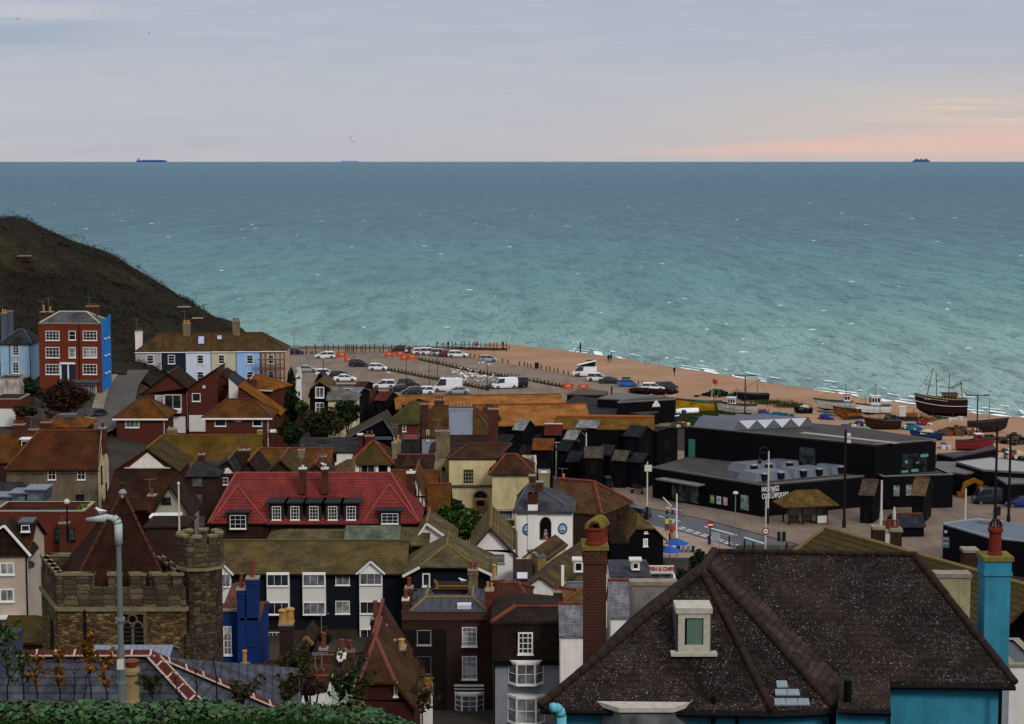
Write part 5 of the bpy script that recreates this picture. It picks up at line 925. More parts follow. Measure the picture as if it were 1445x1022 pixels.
h.win(731,892.5,752,923,3,4,off=-.12+.0,fw=.1); rz=h.hit(745,856,1,3.2).z; z=zt-.05
ax=h.hit(727,857,1,3.2).x; m=MB().solid([[(-.15,.1,z),(h.w+.15,.1,z),(h.w+.15,3.2,rz),(ax,3.2,rz)],[(-.15,.1,z),(ax,3.2,rz),(ax,h.d,rz),(-.15,h.d,z)],[(ax,3.2,rz),(h.w+.15,3.2,rz),(h.w+.15,h.d,rz-.3),(ax,h.d,rz)]],.14); m.tube((-.15,.1,z+.05),(ax,3.2,rz+.05),.16,.16,6,1); m.tube((ax,3.2,rz+.03),(h.w+.15,3.2,rz+.03),.1,.1,6,1); m.build('roof',[tile('brown_black_tile',c('#33251f'),c('#3e2d25'),c('#463520'),.35,.2,.15),RIDGER],h.root)
h.bay(718,766,937.5,966,GREYR,.75,2,CURT); h.bay(717,768,986,1021,GREYR,.75,2,NETC); h.pipe(697.5,936,1022); h.walls()
h=House('rust_hipped_house','rust tiled hip with a thick red ridge behind the bay fronted house',700,857,752,152,7,wall=BRICKD); h.par(pantile('rust_pantile',c('#4a2c24'),c('#57342a'),c('#5e4424'),.3,.3,.35),823,xr=731,o=.1,rm=RIDGER,rr=.16); h.walls()
h=House('white_walled_house','white side wall and pale slate roof between the bay fronted house and brick stack',791,896,824,136,5,wall=WREND); h.par(SLATEP,852,o=.1,rm=RIDGER); h.walls()
h=House('ochre_hip_house','small ochre hipped roof in front of the slate hung dormer',797,850,830,148,5,wall=BRICKD); h.par(tile('ochre_hip_tile',c('#7a5a34'),c('#86623a'),c('#7a5a20'),.5),834,xl=817,o=.1,rm=RIDGER); h.walls()
# royal blue house
RB=stucco('royal_blue_render',c('#1f3c78'),c('#182c58'),.5,.7)
h=House('blue_house','royal blue rendered house with a white sash window beside the church tower',313,861,339,132,9,rot=0,wall=RB); h.par(tile('pink_brown_tile',c('#7a4a3a'),c('#875444'),c('#5e4a2a'),.3,.22,.18),824,xr=None,o=.05,yr=.6); h.win(315.5,884,327,924,2,4,NETC); h.panel(313,859,346,862.5,plain('pale_coping',0),'coping',th=.1); h.walls()
h=House('blue_wing','taller royal blue wall with a tile slope right of the blue house',339.5,872,366,131,5,wall=RB); h.par(tile('pink_brown_tile',0),850,o=.05); h.walls(); h.chim(347,363.5,816,-.05,.9,RB,1,POTR,ph=1.1,base=h.h-2); h.chim(334,345,831,-.05,.8,RB,1,POTR,ph=1.0,base=h.h-3); h.chim(339,350,938,-2,.6,CHB,1,POTY,ph=.9,base=h.h-8)
# ---------------------------------------------------------------- jumble of small brown roofs below the flats
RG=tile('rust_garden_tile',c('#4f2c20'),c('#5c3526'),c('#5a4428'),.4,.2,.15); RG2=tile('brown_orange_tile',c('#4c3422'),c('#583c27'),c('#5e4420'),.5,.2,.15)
h=House('brick_chimney_house','dark brick house end with a tall stack and two buff pots',394,938,424,128,5,wall=BRICKD); h.par(BROWND,915,o=.1); h.walls(); h.chim(394,412,881,1,1.2,BRICKD,2,POTY,ph=1.0,base=h.h-2,pr=.3)
h=House('arched_wall_house','dark wall with a curved coping below the white window bay',412,922,440,124,4,wall=BRICKD); h.front(BROWND,432,896,o=.1,hr=h.hit(440,905,1,0).z,barge=plain('buff_coping',c('#84674a'),.9,.2)); h.walls()
h=House('red_ridged_cottage','low cottage roof with red ridge and overgrown trellis',417,958,452,116,5,wall=BRICKD); h.par(BROWN,931,o=.1,rm=RIDGER); h.walls(); h.chim(408,418,931,-1,.7,WREND,0)
h=House('brick_cottage','brick cottage with red chimney pots and a white dish under the flats',448,948,500,118,5,wall=BRICKD); h.par(RG,921,o=.1,rm=RIDGER); h.walls(); h.chim(451,461,916,-.5,.7,CHB,1,POTR,ph=1.0,base=h.h-2); h.chim(476,498,919,.8,.7,CHB,2,POTR,ph=.6,base=h.h-2)
MB().lathe((0,0,0),[(.02,0),(.22,.05),(.36,.14)],12).build('satellite_dish',WHITE,h.root,tuple(h.hit(484,927,1,-1)),uv=False).rotation_euler=(R(75),0,R(-20))
h=House('gabled_cottage','brown gabled cottage with red ridge tiles and a tall brick stack behind',500,962,566,122,9,wall=BRICKR); h.front(RG,527,894,o=.3,hr=h.hit(566,960,1,0).z,rm=RIDGER,barge=RG); h.walls(); h.chim(523,535,861+12,5,.8,CHB,1,POTR,ph=1.3,base=h.h); h.chim(538,545,884,5,.7,CHB,0,base=h.h)
h=House('gabled_cottage','front rust gabled cottage with a pantile ridge and dark sunk roof window',496,988,584,110,8,wall=brick('deep_red_brick',c('#4a211d'),c('#562824'),c('#40302c'))); h.front(RG2,524,921,o=.3,hr=h.hit(584,992,1,0).z,hip=(3.5,.5),rm=plain('pink_ridge',c('#78483e'),.9,.2),barge=RG2); h.walls(); h.win(556,962,561,982,1,1,CURT)
h=House('brick_stack_house','brown brick house end with a wide stack and small pots',548,975,572,116,4,wall=BRICKD); h.flat(BROWND,.1); h.walls(); h.chim(549,571,916,.5,1.2,BRICKD,2,POTY,ph=.5,base=h.h-3,pr=.2)
h=House('orange_lean_to','orange lean-to roof against the brick house foot',566,985,606,124,5,wall=WREND); h.par(tile('orange_lean_tile',c('#8a5a34'),c('#96633a'),c('#7a5a20'),.4),955,o=.1); h.walls()
h=House('mint_wall_house','mint green wall with a white return covered in creepers',464,966,499,108,3.5,wall=stucco('mint_render',c('#9aa899'),c('#5c6a58'),.8)); h.front(BROWN,492,943,o=.1,hr=h.hit(499,943,1,0).z); h.walls(); h.chim(443,450,962,-1,.6,BRICKR,1,POTR,ph=.7,base=h.h-3); h.chim(452,459,962,-1,.6,BRICKR,1,POTR,ph=.7,base=h.h-3)
h=House('white_boarded_building','low white boarded building with brown roof among creepers',372,972,458,104,5,wall=WB); h.par(RG,955,o=.1,rm=RIDGER); h.panel(372,970,446,973,WHITE,'fascia',th=.3); h.walls()
h=House('low_cottage','low brown roofed cottage with a red ridge at the foot of the blue house',318,968,398,112,5,wall=BRICKD); h.par(RG,945,o=.1,rm=RIDGER); h.walls()
# ---------------------------------------------------------------- church tower
STN=stone('tower_rubble',[c('#77603f'),c('#8c7048'),c('#5e4d3a'),c('#9a7c52'),c('#4f4438'),c('#86693f')],.4,.17,c('#3a3129'),.8); ASH=stone('tower_ashlar',[c('#665846'),c('#77684f'),c('#584c3e'),c('#837255')],.75,.3,c('#3a322a'),.35); CAPS=plain('pale_capstone',c('#7d7459'),.95,.3,3)
FL=P(80,809,112); zt=FL.z; gy=lambda px,py:G(px,py,zt); A=gy(80,809); B=gy(262,809); Dk=gy(57,781); Cc=Dk+(B-A)*.97
t=thing('church_tower','square rubble stone church tower with battlements and a brown pyramid roof','tower',(A.x,A.y,T(A.x,A.y)-1)); o0=V((A.x,A.y,T(A.x,A.y)-1)); L=lambda p:V(p)-o0
pa,pb,pc,pd=[L(x) for x in (A,B,Cc,Dk)]; zs=L(P(100,857,112)).z; zpar=L(P(150,829,112)).z; zm=pa.z
ring=lambda z,o=0:[(p.x+((p-(pa+pc)/2).normalized()*o).x,p.y+((p-(pa+pc)/2).normalized()*o).y,z) for p in (pa,pb,pc,pd)]
m=MB().loft([ring(0),ring(zs)],cap=False); m.build('tower_wall',STN,t)
ip=[p+((pa+pc)/2-p)*.09 for p in (pa,pb,pc,pd)]
m=MB(); q=[pa,pb,pc,pd]
def wallseg(m,a,b,ai,bi,z0,z1,mi=0):
    m.add([(a.x,a.y,z0),(b.x,b.y,z0),(bi.x,bi.y,z0),(ai.x,ai.y,z0),(a.x,a.y,z1),(b.x,b.y,z1),(bi.x,bi.y,z1),(ai.x,ai.y,z1)],[(0,1,5,4),(1,2,6,5),(2,3,7,6),(3,0,4,7),(4,5,6,7)],mi)
for i in range(4): wallseg(m,q[i],q[(i+1)%4],ip[i],ip[(i+1)%4],zs,zpar)
m.build('parapet',ASH,t); m=MB()
for i in range(4):
    a,b=q[i],q[(i+1)%4]; u=(b-a).normalized(); n=V((u.y,-u.x,0)); wallseg(m,a+n*.14,b+n*.14,a,b,zs-.22,zs,0)
m.build('string_course',CAPS,t)
def merlon(a,b,ai,bi,t0,t1):
    m=MB(); f=lambda s,e,k:s+(e-s)*k; A_,B_,C_,D_=f(a,b,t0),f(a,b,t1),f(ai,bi,t1),f(ai,bi,t0); wallseg(m,A_,B_,C_,D_,zpar-.02,zm-.14,0)
    u=(b-a).normalized()*.07; n=V((u.y,-u.x,0)); wallseg(m,A_-u+n,B_+u+n,C_+u-n,D_-u-n,zm-.14,zm+.03,1); m.build('merlon',[ASH,CAPS],t)
for t0,t1 in ((.0,.28),(.40,.505),(.58,.69),(.75,.855),(.9,.98)): merlon(pa,pb,ip[0],ip[1],t0,t1)
for t0,t1 in ((.05,.2),(.28,.42),(.5,.62),(.7,.82),(.88,.99)): merlon(pd,pa,ip[3],ip[0],t0,t1)
for t0,t1 in ((.05,.35),(.45,.6),(.7,.95)): merlon(pc,pd,ip[2],ip[3],t0,t1)
for t0,t1 in ((.1,.3),(.45,.6),(.75,.9)): merlon(pb,pc,ip[1],ip[2],t0,t1)
PYR=tile('brown_spire_tile',c('#3d241c'),c('#4a2d22'),c('#4a3020'),.3,.22,.16); apx=L(P(173,693,115.5)); e=[p+((pa+pc)/2-p)*.16 for p in (pa,pb,pc,pd)]; e=[V((p.x,p.y,zpar-.75)) for p in e]
m=MB(); 
for i in range(4): m.poly([tuple(e[i]),tuple(e[(i+1)%4]),tuple(apx)])
for p in e: 
    n=14
    for k in range(n): a=p+(apx-p)*(k/n); b=p+(apx-p)*((k+.92)/n); m.tube(a+V((0,0,.03)),b+V((0,0,.03)),.1,.075,6,1)
m.build('spire_roof',[PYR,plain('spire_hip_tile',c('#5e3a2a'),.9,.3)],t); m=MB().lathe(tuple(apx-V((0,0,1.4))),[(.62,0),(.35,.55),(.22,.9),(.2,1.2),(.26,1.3),(.12,1.5)],10); m.build('lead_cap',plain('pale_lead',c('#8a8a88'),.6,.25),t,uv=False)
m=MB().tube(apx,apx+V((0,0,1.2)),.035); m.lathe(tuple(apx+V((0,0,.35))),[(.02,0),(.16,.1),(.02,.22)],8); m.tube(apx+V((-.5,0,.95)),apx+V((.55,0,.95)),.03); m.poly([apx+V((.2,0,.95)),apx+V((.65,0,.8)),apx+V((.65,0,1.15))]); m.build('weather_vane',DARKM,t,uv=False)
# belfry window
wc=L(P(187.5,887,112)); k=112/F; ww=15.5*k; wh=21*k; m=MB(); y=pa.y-.06; zc=wc.z; dy=lambda x:pa.y+(pb.y-pa.y)*((x-pa.x)/(pb.x-pa.x))
def bx(x0,z0,x1,z1,o0,o1,mi=0): m.box(x0,dy((x0+x1)/2)-o1,z0,x1,dy((x0+x1)/2)-o0,z1,mi)
X=wc.x; bx(X-ww-.2,zc+wh,X+ww+.2,zc+wh+.22,-.05,.1); bx(X-ww-.2,zc-wh-.6,X-ww,zc+wh,-.05,.08); bx(X+ww,zc-wh-.6,X+ww+.2,zc+wh,-.05,.08); bx(X-.09,zc-wh-.6,X+.09,zc+wh*.35,-.05,.06)
fw_=m.build('belfry_window',plain('tracery_stone',c('#6a5d49'),.95,.25,3),t); m=MB(); bx(X-ww,zc-wh-.6,X+ww,zc+wh,-.02,.012); m.build('dark_opening',plain('belfry_dark',c('#14110f'),.9,.1),fw_)
m=MB()
for s_ in (-1,1):
    cx=X+s_*ww*.5
    for i in range(9):
        t0=math.pi*i/9; t1=math.pi*(i+1)/9; r=ww*.42; p=lambda tt:(cx+r*math.cos(tt),dy(cx)-.07,zc+wh*.1+r*1.25*math.sin(tt)); m.tube(p(t0),p(t1),.06,.06,5)
    for j in range(7): z=zc-wh-.45+j*.26; m.box(cx-ww*.42,dy(cx)-.06,z,cx+ww*.42,dy(cx)-.0,z+.1,1)
for i in range(10):
    t0=2*math.pi*i/10; t1=2*math.pi*(i+1)/10; p=lambda tt:(X+.26*math.cos(tt),dy(X)-.07,zc+wh*.66+.26*math.sin(tt)); m.tube(p(t0),p(t1),.055,.055,5)
m.build('tracery',[plain('tracery_stone',0),plain('louvre_slate',c('#3a352f'),.9,.2)],fw_)
q1=L(P(120,857,112)); MB().tube((q1.x,dy(q1.x)-.1,0),(q1.x,dy(q1.x)-.1,zs-.1),.07).build('drainpipe',BLACKF,t,uv=False)
q2=pd+(pa-pd)*.55; q3=pd+(pa-pd)*.72; m=MB(); n=V(((pa-pd).y,-(pa-pd).x,0)).normalized(); n=-n if n.x>0 else n
m.add([tuple(V((p.x,p.y,z))+n*.03) for z in (zs-3.2,zs-1.2) for p in (q2,q3)],[(0,1,3,2)]); m.build('slit_opening',plain('belfry_dark',0),t,uv=False)
# stair turret
tc=L(P(283,800,113.5)); n=8; rad=1.28; oc=[(tc.x+rad*math.cos(2*math.pi*(i+.5)/n),tc.y+rad*math.sin(2*math.pi*(i+.5)/n)) for i in range(n)]
ztt=L(P(283,766,113)).z; zst=L(P(283,800,113)).z
m=MB().prism(oc,0,zst); m.build('stair_turret',stone('turret_stone',[c('#5c5042'),c('#6e5e4a'),c('#4a4036'),c('#7a6549')],.42,.24,c('#2f2924'),.6),t)
big=[(tc.x+(x-tc.x)*1.08,tc.y+(y-tc.y)*1.08) for x,y in oc]; tp=MB().prism(big,zst,ztt); tp.prism([(tc.x+(x-tc.x)*1.14,tc.y+(y-tc.y)*1.14) for x,y in oc],zst-.1,zst+.08,1)
tp=tp.build('turret_parapet',[ASH,CAPS],t)
for i in range(n):
    a=V((*big[i],0));b=V((*big[(i+1)%n],0)); a,b=a+(b-a)*.22,a+(b-a)*.78; c0=V((tc.x,tc.y,0)); ai=a+(c0-a)*.25; bi=b+(c0-b)*.25; m=MB(); zz=ztt+.4; wallseg(m,a,b,ai,bi,ztt,zz,0); k2=lambda p,s_:c0+(p-c0)*s_; wallseg(m,k2(a,1.06),k2(b,1.06),k2(ai,.94),k2(bi,.94),zz,zz+.14,1); m.build('merlon',[ASH,CAPS],tp)
# buttress at the right foot
m=MB(); bq=L(P(300,860,112)); m.loft([[(bq.x-1.6,bq.y-.9,0),(bq.x+.3,bq.y-.9,0),(bq.x+.3,bq.y+1,0),(bq.x-1.6,bq.y+1,0)],[(bq.x-1.5,bq.y-.3,zs-1.5),(bq.x+.2,bq.y-.3,zs-1.5),(bq.x+.2,bq.y+1,zs-1.5),(bq.x-1.5,bq.y+1,zs-1.5)]]); m.build('buttress',stone('turret_stone',0),t)
fp=thing('flagpole','cream flagpole rising beside the stair turret of the church tower','flagpole',tuple(P(254,800,116))); s=116/F; MB().tube((0,0,-2),(0,0,119*s),.07,.05,8).build('pole',plain('cream_paint',c('#b8ad92'),.6,.1),fp,uv=False); MB().lathe((0,0,119*s),[(.05,0),(.1,.08),(.03,.18)],8).build('finial',OFFW,fp,uv=False)
# ---------------------------------------------------------------- slate roof with red ridge tiles, front left
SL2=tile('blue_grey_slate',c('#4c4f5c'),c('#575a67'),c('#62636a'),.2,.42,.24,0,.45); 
r0=P(26,926,46.5); r1=P(214,934,46.5); r1.z=r0.z
org=V((r0.x,r0.y,r0.z-5)); t=thing('slate_roofed_house','slate roofed house with red ridge tiles in white mortar at the front left','house',tuple(org)); l=lambda p:tuple(V(p)-org)
ez=r0.z-2.0; E0=V((r0.x-1.6,43.6,ez)); E1=P(371,1099,43.6); E1.z=ez; E2=P(426,1018,48); E2.z=ez
Lb=V((r0.x-1.6,49.4,ez))
m=MB().solid([[l(E0),l(E1),l(r1),l(r0)],[l(E1),l(E2),l(r1)],[l(V((E2.x-.6,E2.y+5,ez))),l(Lb),l(r0),l(r1)],[l(E2),l(V((E2.x-.6,E2.y+5,ez))),l(r1)]],.15); m.build('roof',SL2,t)
m=MB(); prs=[E0,E1,E2,Lb]; m.poly([l(p) for p in (E0,E1)]+[l(E1-V((0,0,4))),l(E0-V((0,0,4)))]); m.poly([l(E1),l(E2),l(E2-V((0,0,4))),l(E1-V((0,0,4)))]); m.poly([l(E0),l(r0),l(Lb),l(Lb-V((0,0,4))),l(E0-V((0,0,4)))]); m.build('wall',BRICKR,t)
m=MB(); RT_=brick('x_unused',c('#000000'),c('#000000'),c('#000000')) if 0 else plain('terracotta_ridge',c('#5e3026'),.85,.35,2.5)
def ridge(a,b,w,st=.46,mi=0,lift=.05):
    d=b-a; n=max(1,round(d.length/st)); u=d/n; un=u.normalized(); s_=V((un.y,-un.x,0)).normalized()*w; up=V((0,0,1))
    for k in range(n):
        p=a+u*k+un*.02; q_=a+u*(k+1)-un*.02; hh=up*(w*.62)
        m.add([l(p-s_+up*lift),l(p+hh+up*lift),l(p+s_+up*lift),l(q_-s_+up*lift),l(q_+hh+up*lift),l(q_+s_+up*lift)],[(0,3,4,1),(1,4,5,2),(0,1,2),(3,5,4)],0)
        g0=q_-un*.005; g1=q_+un*.045; m.add([l(g0-s_*1.02+up*(lift+.012)),l(g0+hh*1.04+up*(lift+.012)),l(g0+s_*1.02+up*(lift+.012)),l(g1-s_*1.02+up*(lift+.012)),l(g1+hh*1.04+up*(lift+.012)),l(g1+s_*1.02+up*(lift+.012))],[(0,3,4,1),(1,4,5,2)],1)
    for sd in (-1,1): m.tube(l(a+s_*sd*1.03+up*lift),l(b+s_*sd*1.03+up*lift),.028,.028,5,1)
ridge(r0,r1,.17); ridge(r1,E1,.16); ridge(r1,E2,.16); m.build('ridge_tiles',[RT_,plain('white_mortar',c('#a8968c'),.9,.15)],t)
m=MB(); q=P(186,962,45.2); m.lathe(l(q-V((0,0,.6))),[(.19,0),(.2,.1),(.17,.2),(.16,.75),(.2,.8),(.2,.88),(.17,.95)],14,0); m.lathe(l(q+V((0,0,.32))),[(.1,0),(.2,.18),(.15,.2)],10,1); m.build('chimney_pot',[plain('buff_clay',c('#8f7a55'),.85,.25,4),POTR],t,uv=False)
q=P(160,945,47.6); h=House('corrugated_shed','low shed with a pale corrugated edge behind the slate roof',112,941,232,49.0,2.0,wall=plain('blue_grey_cladding',0)); h.par(seam('pale_corrugated',c('#747a86'),.16,.5,.4,.2,.4),910,o=.06,yr=.5,t=.05); h.walls()
# ---------------------------------------------------------------- turquoise house at the front right
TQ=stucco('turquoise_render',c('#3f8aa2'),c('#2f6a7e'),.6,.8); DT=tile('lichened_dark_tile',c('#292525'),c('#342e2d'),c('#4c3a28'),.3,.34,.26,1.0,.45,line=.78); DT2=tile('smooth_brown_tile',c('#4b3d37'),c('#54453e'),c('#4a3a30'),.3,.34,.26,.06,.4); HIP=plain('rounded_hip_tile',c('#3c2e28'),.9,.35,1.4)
t=thing('turquoise_house','turquoise rendered house with dark lichened hipped roofs at the front right','house',(6,62,T(6,62)-1)); org=V((6,62,T(6,62)-1)); l=lambda p:tuple(V(p)-org)
zE=P(900,999,58).z; a0=P(762,997,58); a1=G(1090,1003,zE); a2=G(1178,1000,zE); ap=P(991,806,62.6); ap2=P(1003,803,62.8); ap2.z=ap.z; rj=P(1008,779,65.6); zr=rj.z; rk=G(1290,784,zr); be=P(1432,964,59.6); bz=be.z; bl=G(1190,961,bz)
a3=G(1190,985,zE+.05); bk0=G(893,868,zE); rb=V((rk.x+2.0,rk.y+8,bz)); rback=V((rj.x+1.5,rj.y+6,bz))
F1=[a0,a1,ap]; F2=[a1,a2,ap2,ap]; F3=[a2,bl,rj,ap2]; FL_=[bk0,a0,ap,ap2,rj]; F4=[bl,be,rk,rj]; F5=[be,rb,rk]; F6=[rb,rback,rj,rk]; F7=[rback,bk0,rj]
LL=lambda f:[l(p) for p in f]
m=MB().solid([LL(f) for f in (F1,F2,FL_,F4,F5,F6,F7)],.14); m.solid([LL(F3)],.14,1)
rf=m.build('roof',[DT,DT2],t)
def hip(a,b,r=.135,st=.42):
    m=MB(); d=b-a; n=max(1,round(d.length/st))
    for k in range(n):
        p=a+d*(k/n); q=a+d*((k+1.06)/n); r_=r*random.uniform(.95,1.08); m.tube(l(p+V((0,0,.02))),l(q+V((0,0,.035))),r_,r_*.9,10,0)
    return m.build('hip_tiles',HIP,rf,smooth=True)
hip(a0,ap); hip(a1,ap); hip(a2,ap2); hip(ap,rj,.15); hip(rj,rk,.1); hip(be,rk,.13)
# broken mortar and sag along the verge
w_=MB(); zf=org.z; 
def wq(a,b,ins=.35): 
    A_=V(a);B_=V(b); w_.poly([l(A_-V((0,0,.12))),l(B_-V((0,0,.12))),l(V((B_.x,B_.y,zf))),l(V((A_.x,A_.y,zf)))])
i0=V((a0.x+.45,a0.y+.4,zE)); i1=V((a1.x-.1,a1.y+.35,zE)); i2=V((a2.x-.35,a2.y+.1,zE)); i3=V((bl.x-.1,bl.y+2,zE)); wq(i0,i1); wq(i1,i2); wq(i2,i3); wq(V((bk0.x+.5,bk0.y,zE)),i0)
j0=G(1258,968,bz-.1); j0.y+=.35; j1=V((be.x-.4,be.y+.35,bz)); j2=V((rb.x-.4,rb.y,bz)); wq(V((j0.x-2,j0.y+3.5,bz)),j0); wq(j0,j1); wq(j1,j2); w_.build('wall',TQ,t)
m=MB().tube(l(a0-V((0,.08,.14))),l(a1-V((0,.08,.14))),.075,.075,8); m.tube(l(a1-V((0,.08,.14))),l(a2-V((0,.05,.14))),.075,.075,8); m.tube(l(bl-V((0,.1,.14))),l(be-V((0,.1,.14))),.075,.075,8); m.build('gutter',BLACKF,t,uv=False)
for px,py in ((1006,1004),(1040,1004),(1412,972)): q=P(px,py,58.1 if px<1100 else 59.5); MB().tube(l(q),l(q-V((0,0,5))),.055).build('drainpipe',BLACKF,t,uv=False)
q=P(1007,982,58); MB().tube(l(q),l(q-V((0,0,.8))),.07).build('vent_pipe',BLACKF,t,uv=False)
# lean-to between the two wings
u0=G(1186,952,zE+.7); u1=G(1255,952,zE+.7); v0=P(1182,999,57.2); v1=G(1257,1001,v0.z); m=MB().solid([LL([v0,v1,u1,u0])],.12); m.build('lean_to_roof',DT,t); m=MB(); m.poly([l(v0-V((0,-.2,.1))),l(v1-V((0,-.2,.1))),l(V((v1.x,v1.y+.2,zf))),l(V((v0.x,v0.y+.2,zf)))]); m.poly([l(v1),l(u1),l(V((u1.x,u1.y,zf))),l(V((v1.x,v1.y,zf)))]); m.build('lean_to_wall',TQ,t); q=P(1196,985,57.6); MB().tube(l(q-V((0,0,.2))),l(q+V((0,0,.55))),.12,.12,8).build('vent_pipe',BLACKF,t,uv=False); MB().tube(l(v0-V((0,.06,.12))),l(v1-V((0,.06,.12))),.07).build('gutter',BLACKF,t,uv=False)
# dormer with green blind
dq=P(979,905,59.6); s=59.6/F; w2=13.5*s; z0=P(979,917,59.6).z; z1=P(979,864,59.6).z; X=dq.x; Y=59.6
m=MB(); b=lambda x0,y0,z0_,x1,y1,z1_,mi=0:m.add([l((x,y,z)) for z in (z0_,z1_) for x,y in ((x0,y0),(x1,y0),(x1,y1),(x0,y1))],[(0,3,2,1),(4,5,6,7),(0,1,5,4),(1,2,6,5),(2,3,7,6),(3,0,4,7)],mi)
OLDW=plain('peeling_white_paint',c('#a8a294'),.7,.25,6); b(X-w2-.25,Y+.02,z0-.1,X+w2+.25,Y+1.5,z1-.1,1); b(X-w2-.27,Y-.12,z1-.02,X+w2+.27,Y+1.0,z1+.15,0); b(X-w2-.42,Y-.22,z0-.16,X+w2+.42,Y+.2,z0-.06,0)
dm=m.build('dormer',[OLDW,plain('grey_dormer_cheek',c('#5c5650'),.9,.25)],t); m=MB()
b(X-w2-.2,Y-.08,z0-.06,X-w2+.0,Y+.03,z1); b(X+w2,Y-.08,z0-.06,X+w2+.2,Y+.03,z1); b(X-w2,Y-.08,z1-.17,X+w2,Y+.03,z1); b(X-w2,Y-.08,z0-.06,X+w2,Y+.03,z0+.16); fr_=m.build('window',OLDW,dm); m=MB(); b(X-w2,Y-.02,z0+.16,X+w2,Y-.0,z1-.17); m.build('pane',board('green_curtain',c('#5f7a68'),.14,True,.2,.7),fr_)
m=MB(); b(X-w2,Y-.04,z0+.16,X-w2+.07,Y-.01,z1-.17); m.build('dark_gap',BLACKF,fr_)
n1=(V(ap)-V(a0)).cross(V(a1)-V(a0)).normalized(); n1=-n1 if n1.z<0 else n1
def onf(px,py,n,p0): d=ray(px,py); return CAM+d*(n.dot(p0-CAM)/n.dot(d))
# glass roof tiles
n2=(V(a2)-V(a1)).cross(V(ap2)-V(a1)).normalized(); n2=-n2 if n2.z<0 else n2
for j,row in enumerate(((1097,1113,962,971),(1095,1130,974,982),(1094,1144,987,996))):
    k=max(1,round((row[1]-row[0])/17))
    for i in range(k): x0=row[0]+(row[1]-row[0])*i/k; x1=row[0]+(row[1]-row[0])*(i+.92)/k; MB().solid([[l(onf(x,y,n2,a1)+n2*.05) for x,y in ((x0-1,row[3]),(x1,row[3]),(x1-2,row[2]),(x0-2,row[2]))]],.04).build('glass_tile',plain('glass_roof_tile',c('#727f84'),.2,.2,3,.6),rf,uv=False)
# stacks
def stack(px0,px1,py,pyb,Y,dep,mat,cap,pots=(),lip=True,par=None):
    x0=P(px0,py,Y).x; x1=P(px1,py,Y).x; z1=P(px0,py,Y).z; z0=P(px0,pyb,Y+dep).z; m=MB(); bb=lambda *a:m.add([l((x,y,z)) for z in (a[2],a[5]) for x,y in ((a[0],a[1]),(a[3],a[1]),(a[3],a[4]),(a[0],a[4]))],[(0,3,2,1),(4,5,6,7),(0,1,5,4),(1,2,6,5),(2,3,7,6),(3,0,4,7)],a[6])
    bb(x0,Y,z0,x1,Y+dep,z1-.14,0)
    if lip: bb(x0-.05,Y-.05,z1-.62,x1+.05,Y+dep+.05,z1-.5,0); bb(x0-.08,Y-.08,z1-.14,x1+.08,Y+dep+.08,z1-.0,1); bb(x0-.02,Y-.02,z1-.5,x1+.02,Y+dep+.02,z1-.14,0)
    else: bb(x0-.04,Y-.04,z1-.14,x1+.04,Y+dep+.04,z1,1)
    o=m.build('chimney',[mat,cap],par or t); return o,(x0+x1)/2,z1
BRK=brick('stack_brick',c('#522a21'),c('#633428'),c('#5e4c42'),.24,.1,.017,.4); LC=plain('lichened_cap',c('#7d6f3a'),.95,.35,5)
o,x,z=stack(825,856,771,945,67.5,1.35,BRK,LC); 
for i in range(4): MB().lathe(l((x+.05+i*.08-.1,67.75+i*.27,z)),[(.3,0),(.3,.1),(.265,.14),(.25,.5),(.29,.54),(.29,.6)],14).build('chimney_pot',plain('stack_pot_red',c('#7a3426'),.8,.25,3),o,uv=False)
for i in range(4):
    m=MB(); cx,cy=x+.05+i*.08-.1,67.75+i*.27
    for k in range(8): t0=math.pi*k/8; t1=math.pi*(k+1)/8; m.tube(l((cx+.27*math.cos(t0),cy,z+.56+.3*math.sin(t0))),l((cx+.27*math.cos(t1),cy,z+.56+.3*math.sin(t1))),.07,.07,6)
    m.build('hooped_cowl',LC,o,uv=False)
stack(890,955,821,900,69,.5,stucco('blotched_white_render',c('#8d877e'),c('#5a544c'),1),MORT,lip=False); stack(1322,1370,810,900,66.5,.6,stucco('old_cream_render',c('#a39c78'),c('#6e684e'),.7),MORT,lip=False)
o,x,z=stack(1391,1427,786,930,63,.9,TQ,LC); MB().lathe(l((x-.02,63.4,z)),[(.24,0),(.24,.06),(.21,.1),(.2,.72),(.25,.76),(.25,.86),(.2,.9)],14).build('chimney_pot',plain('stack_pot_red',0),o,uv=False)
m=MB()
for j in range(3):
    for k in range(8): t0=math.pi*k/8; t1=math.pi*(k+1)/8; f=lambda tt:l((x-.02+.2*math.cos(tt)*math.cos(j*1.05),63.4+.2*math.cos(tt)*math.sin(j*1.05),z+.9+.26*math.sin(tt))); m.tube(f(t0),f(t1),.03,.03,5)
m.build('wire_cowl',plain('rusty_iron',c('#4a2f24'),.9,.2),o,uv=False)
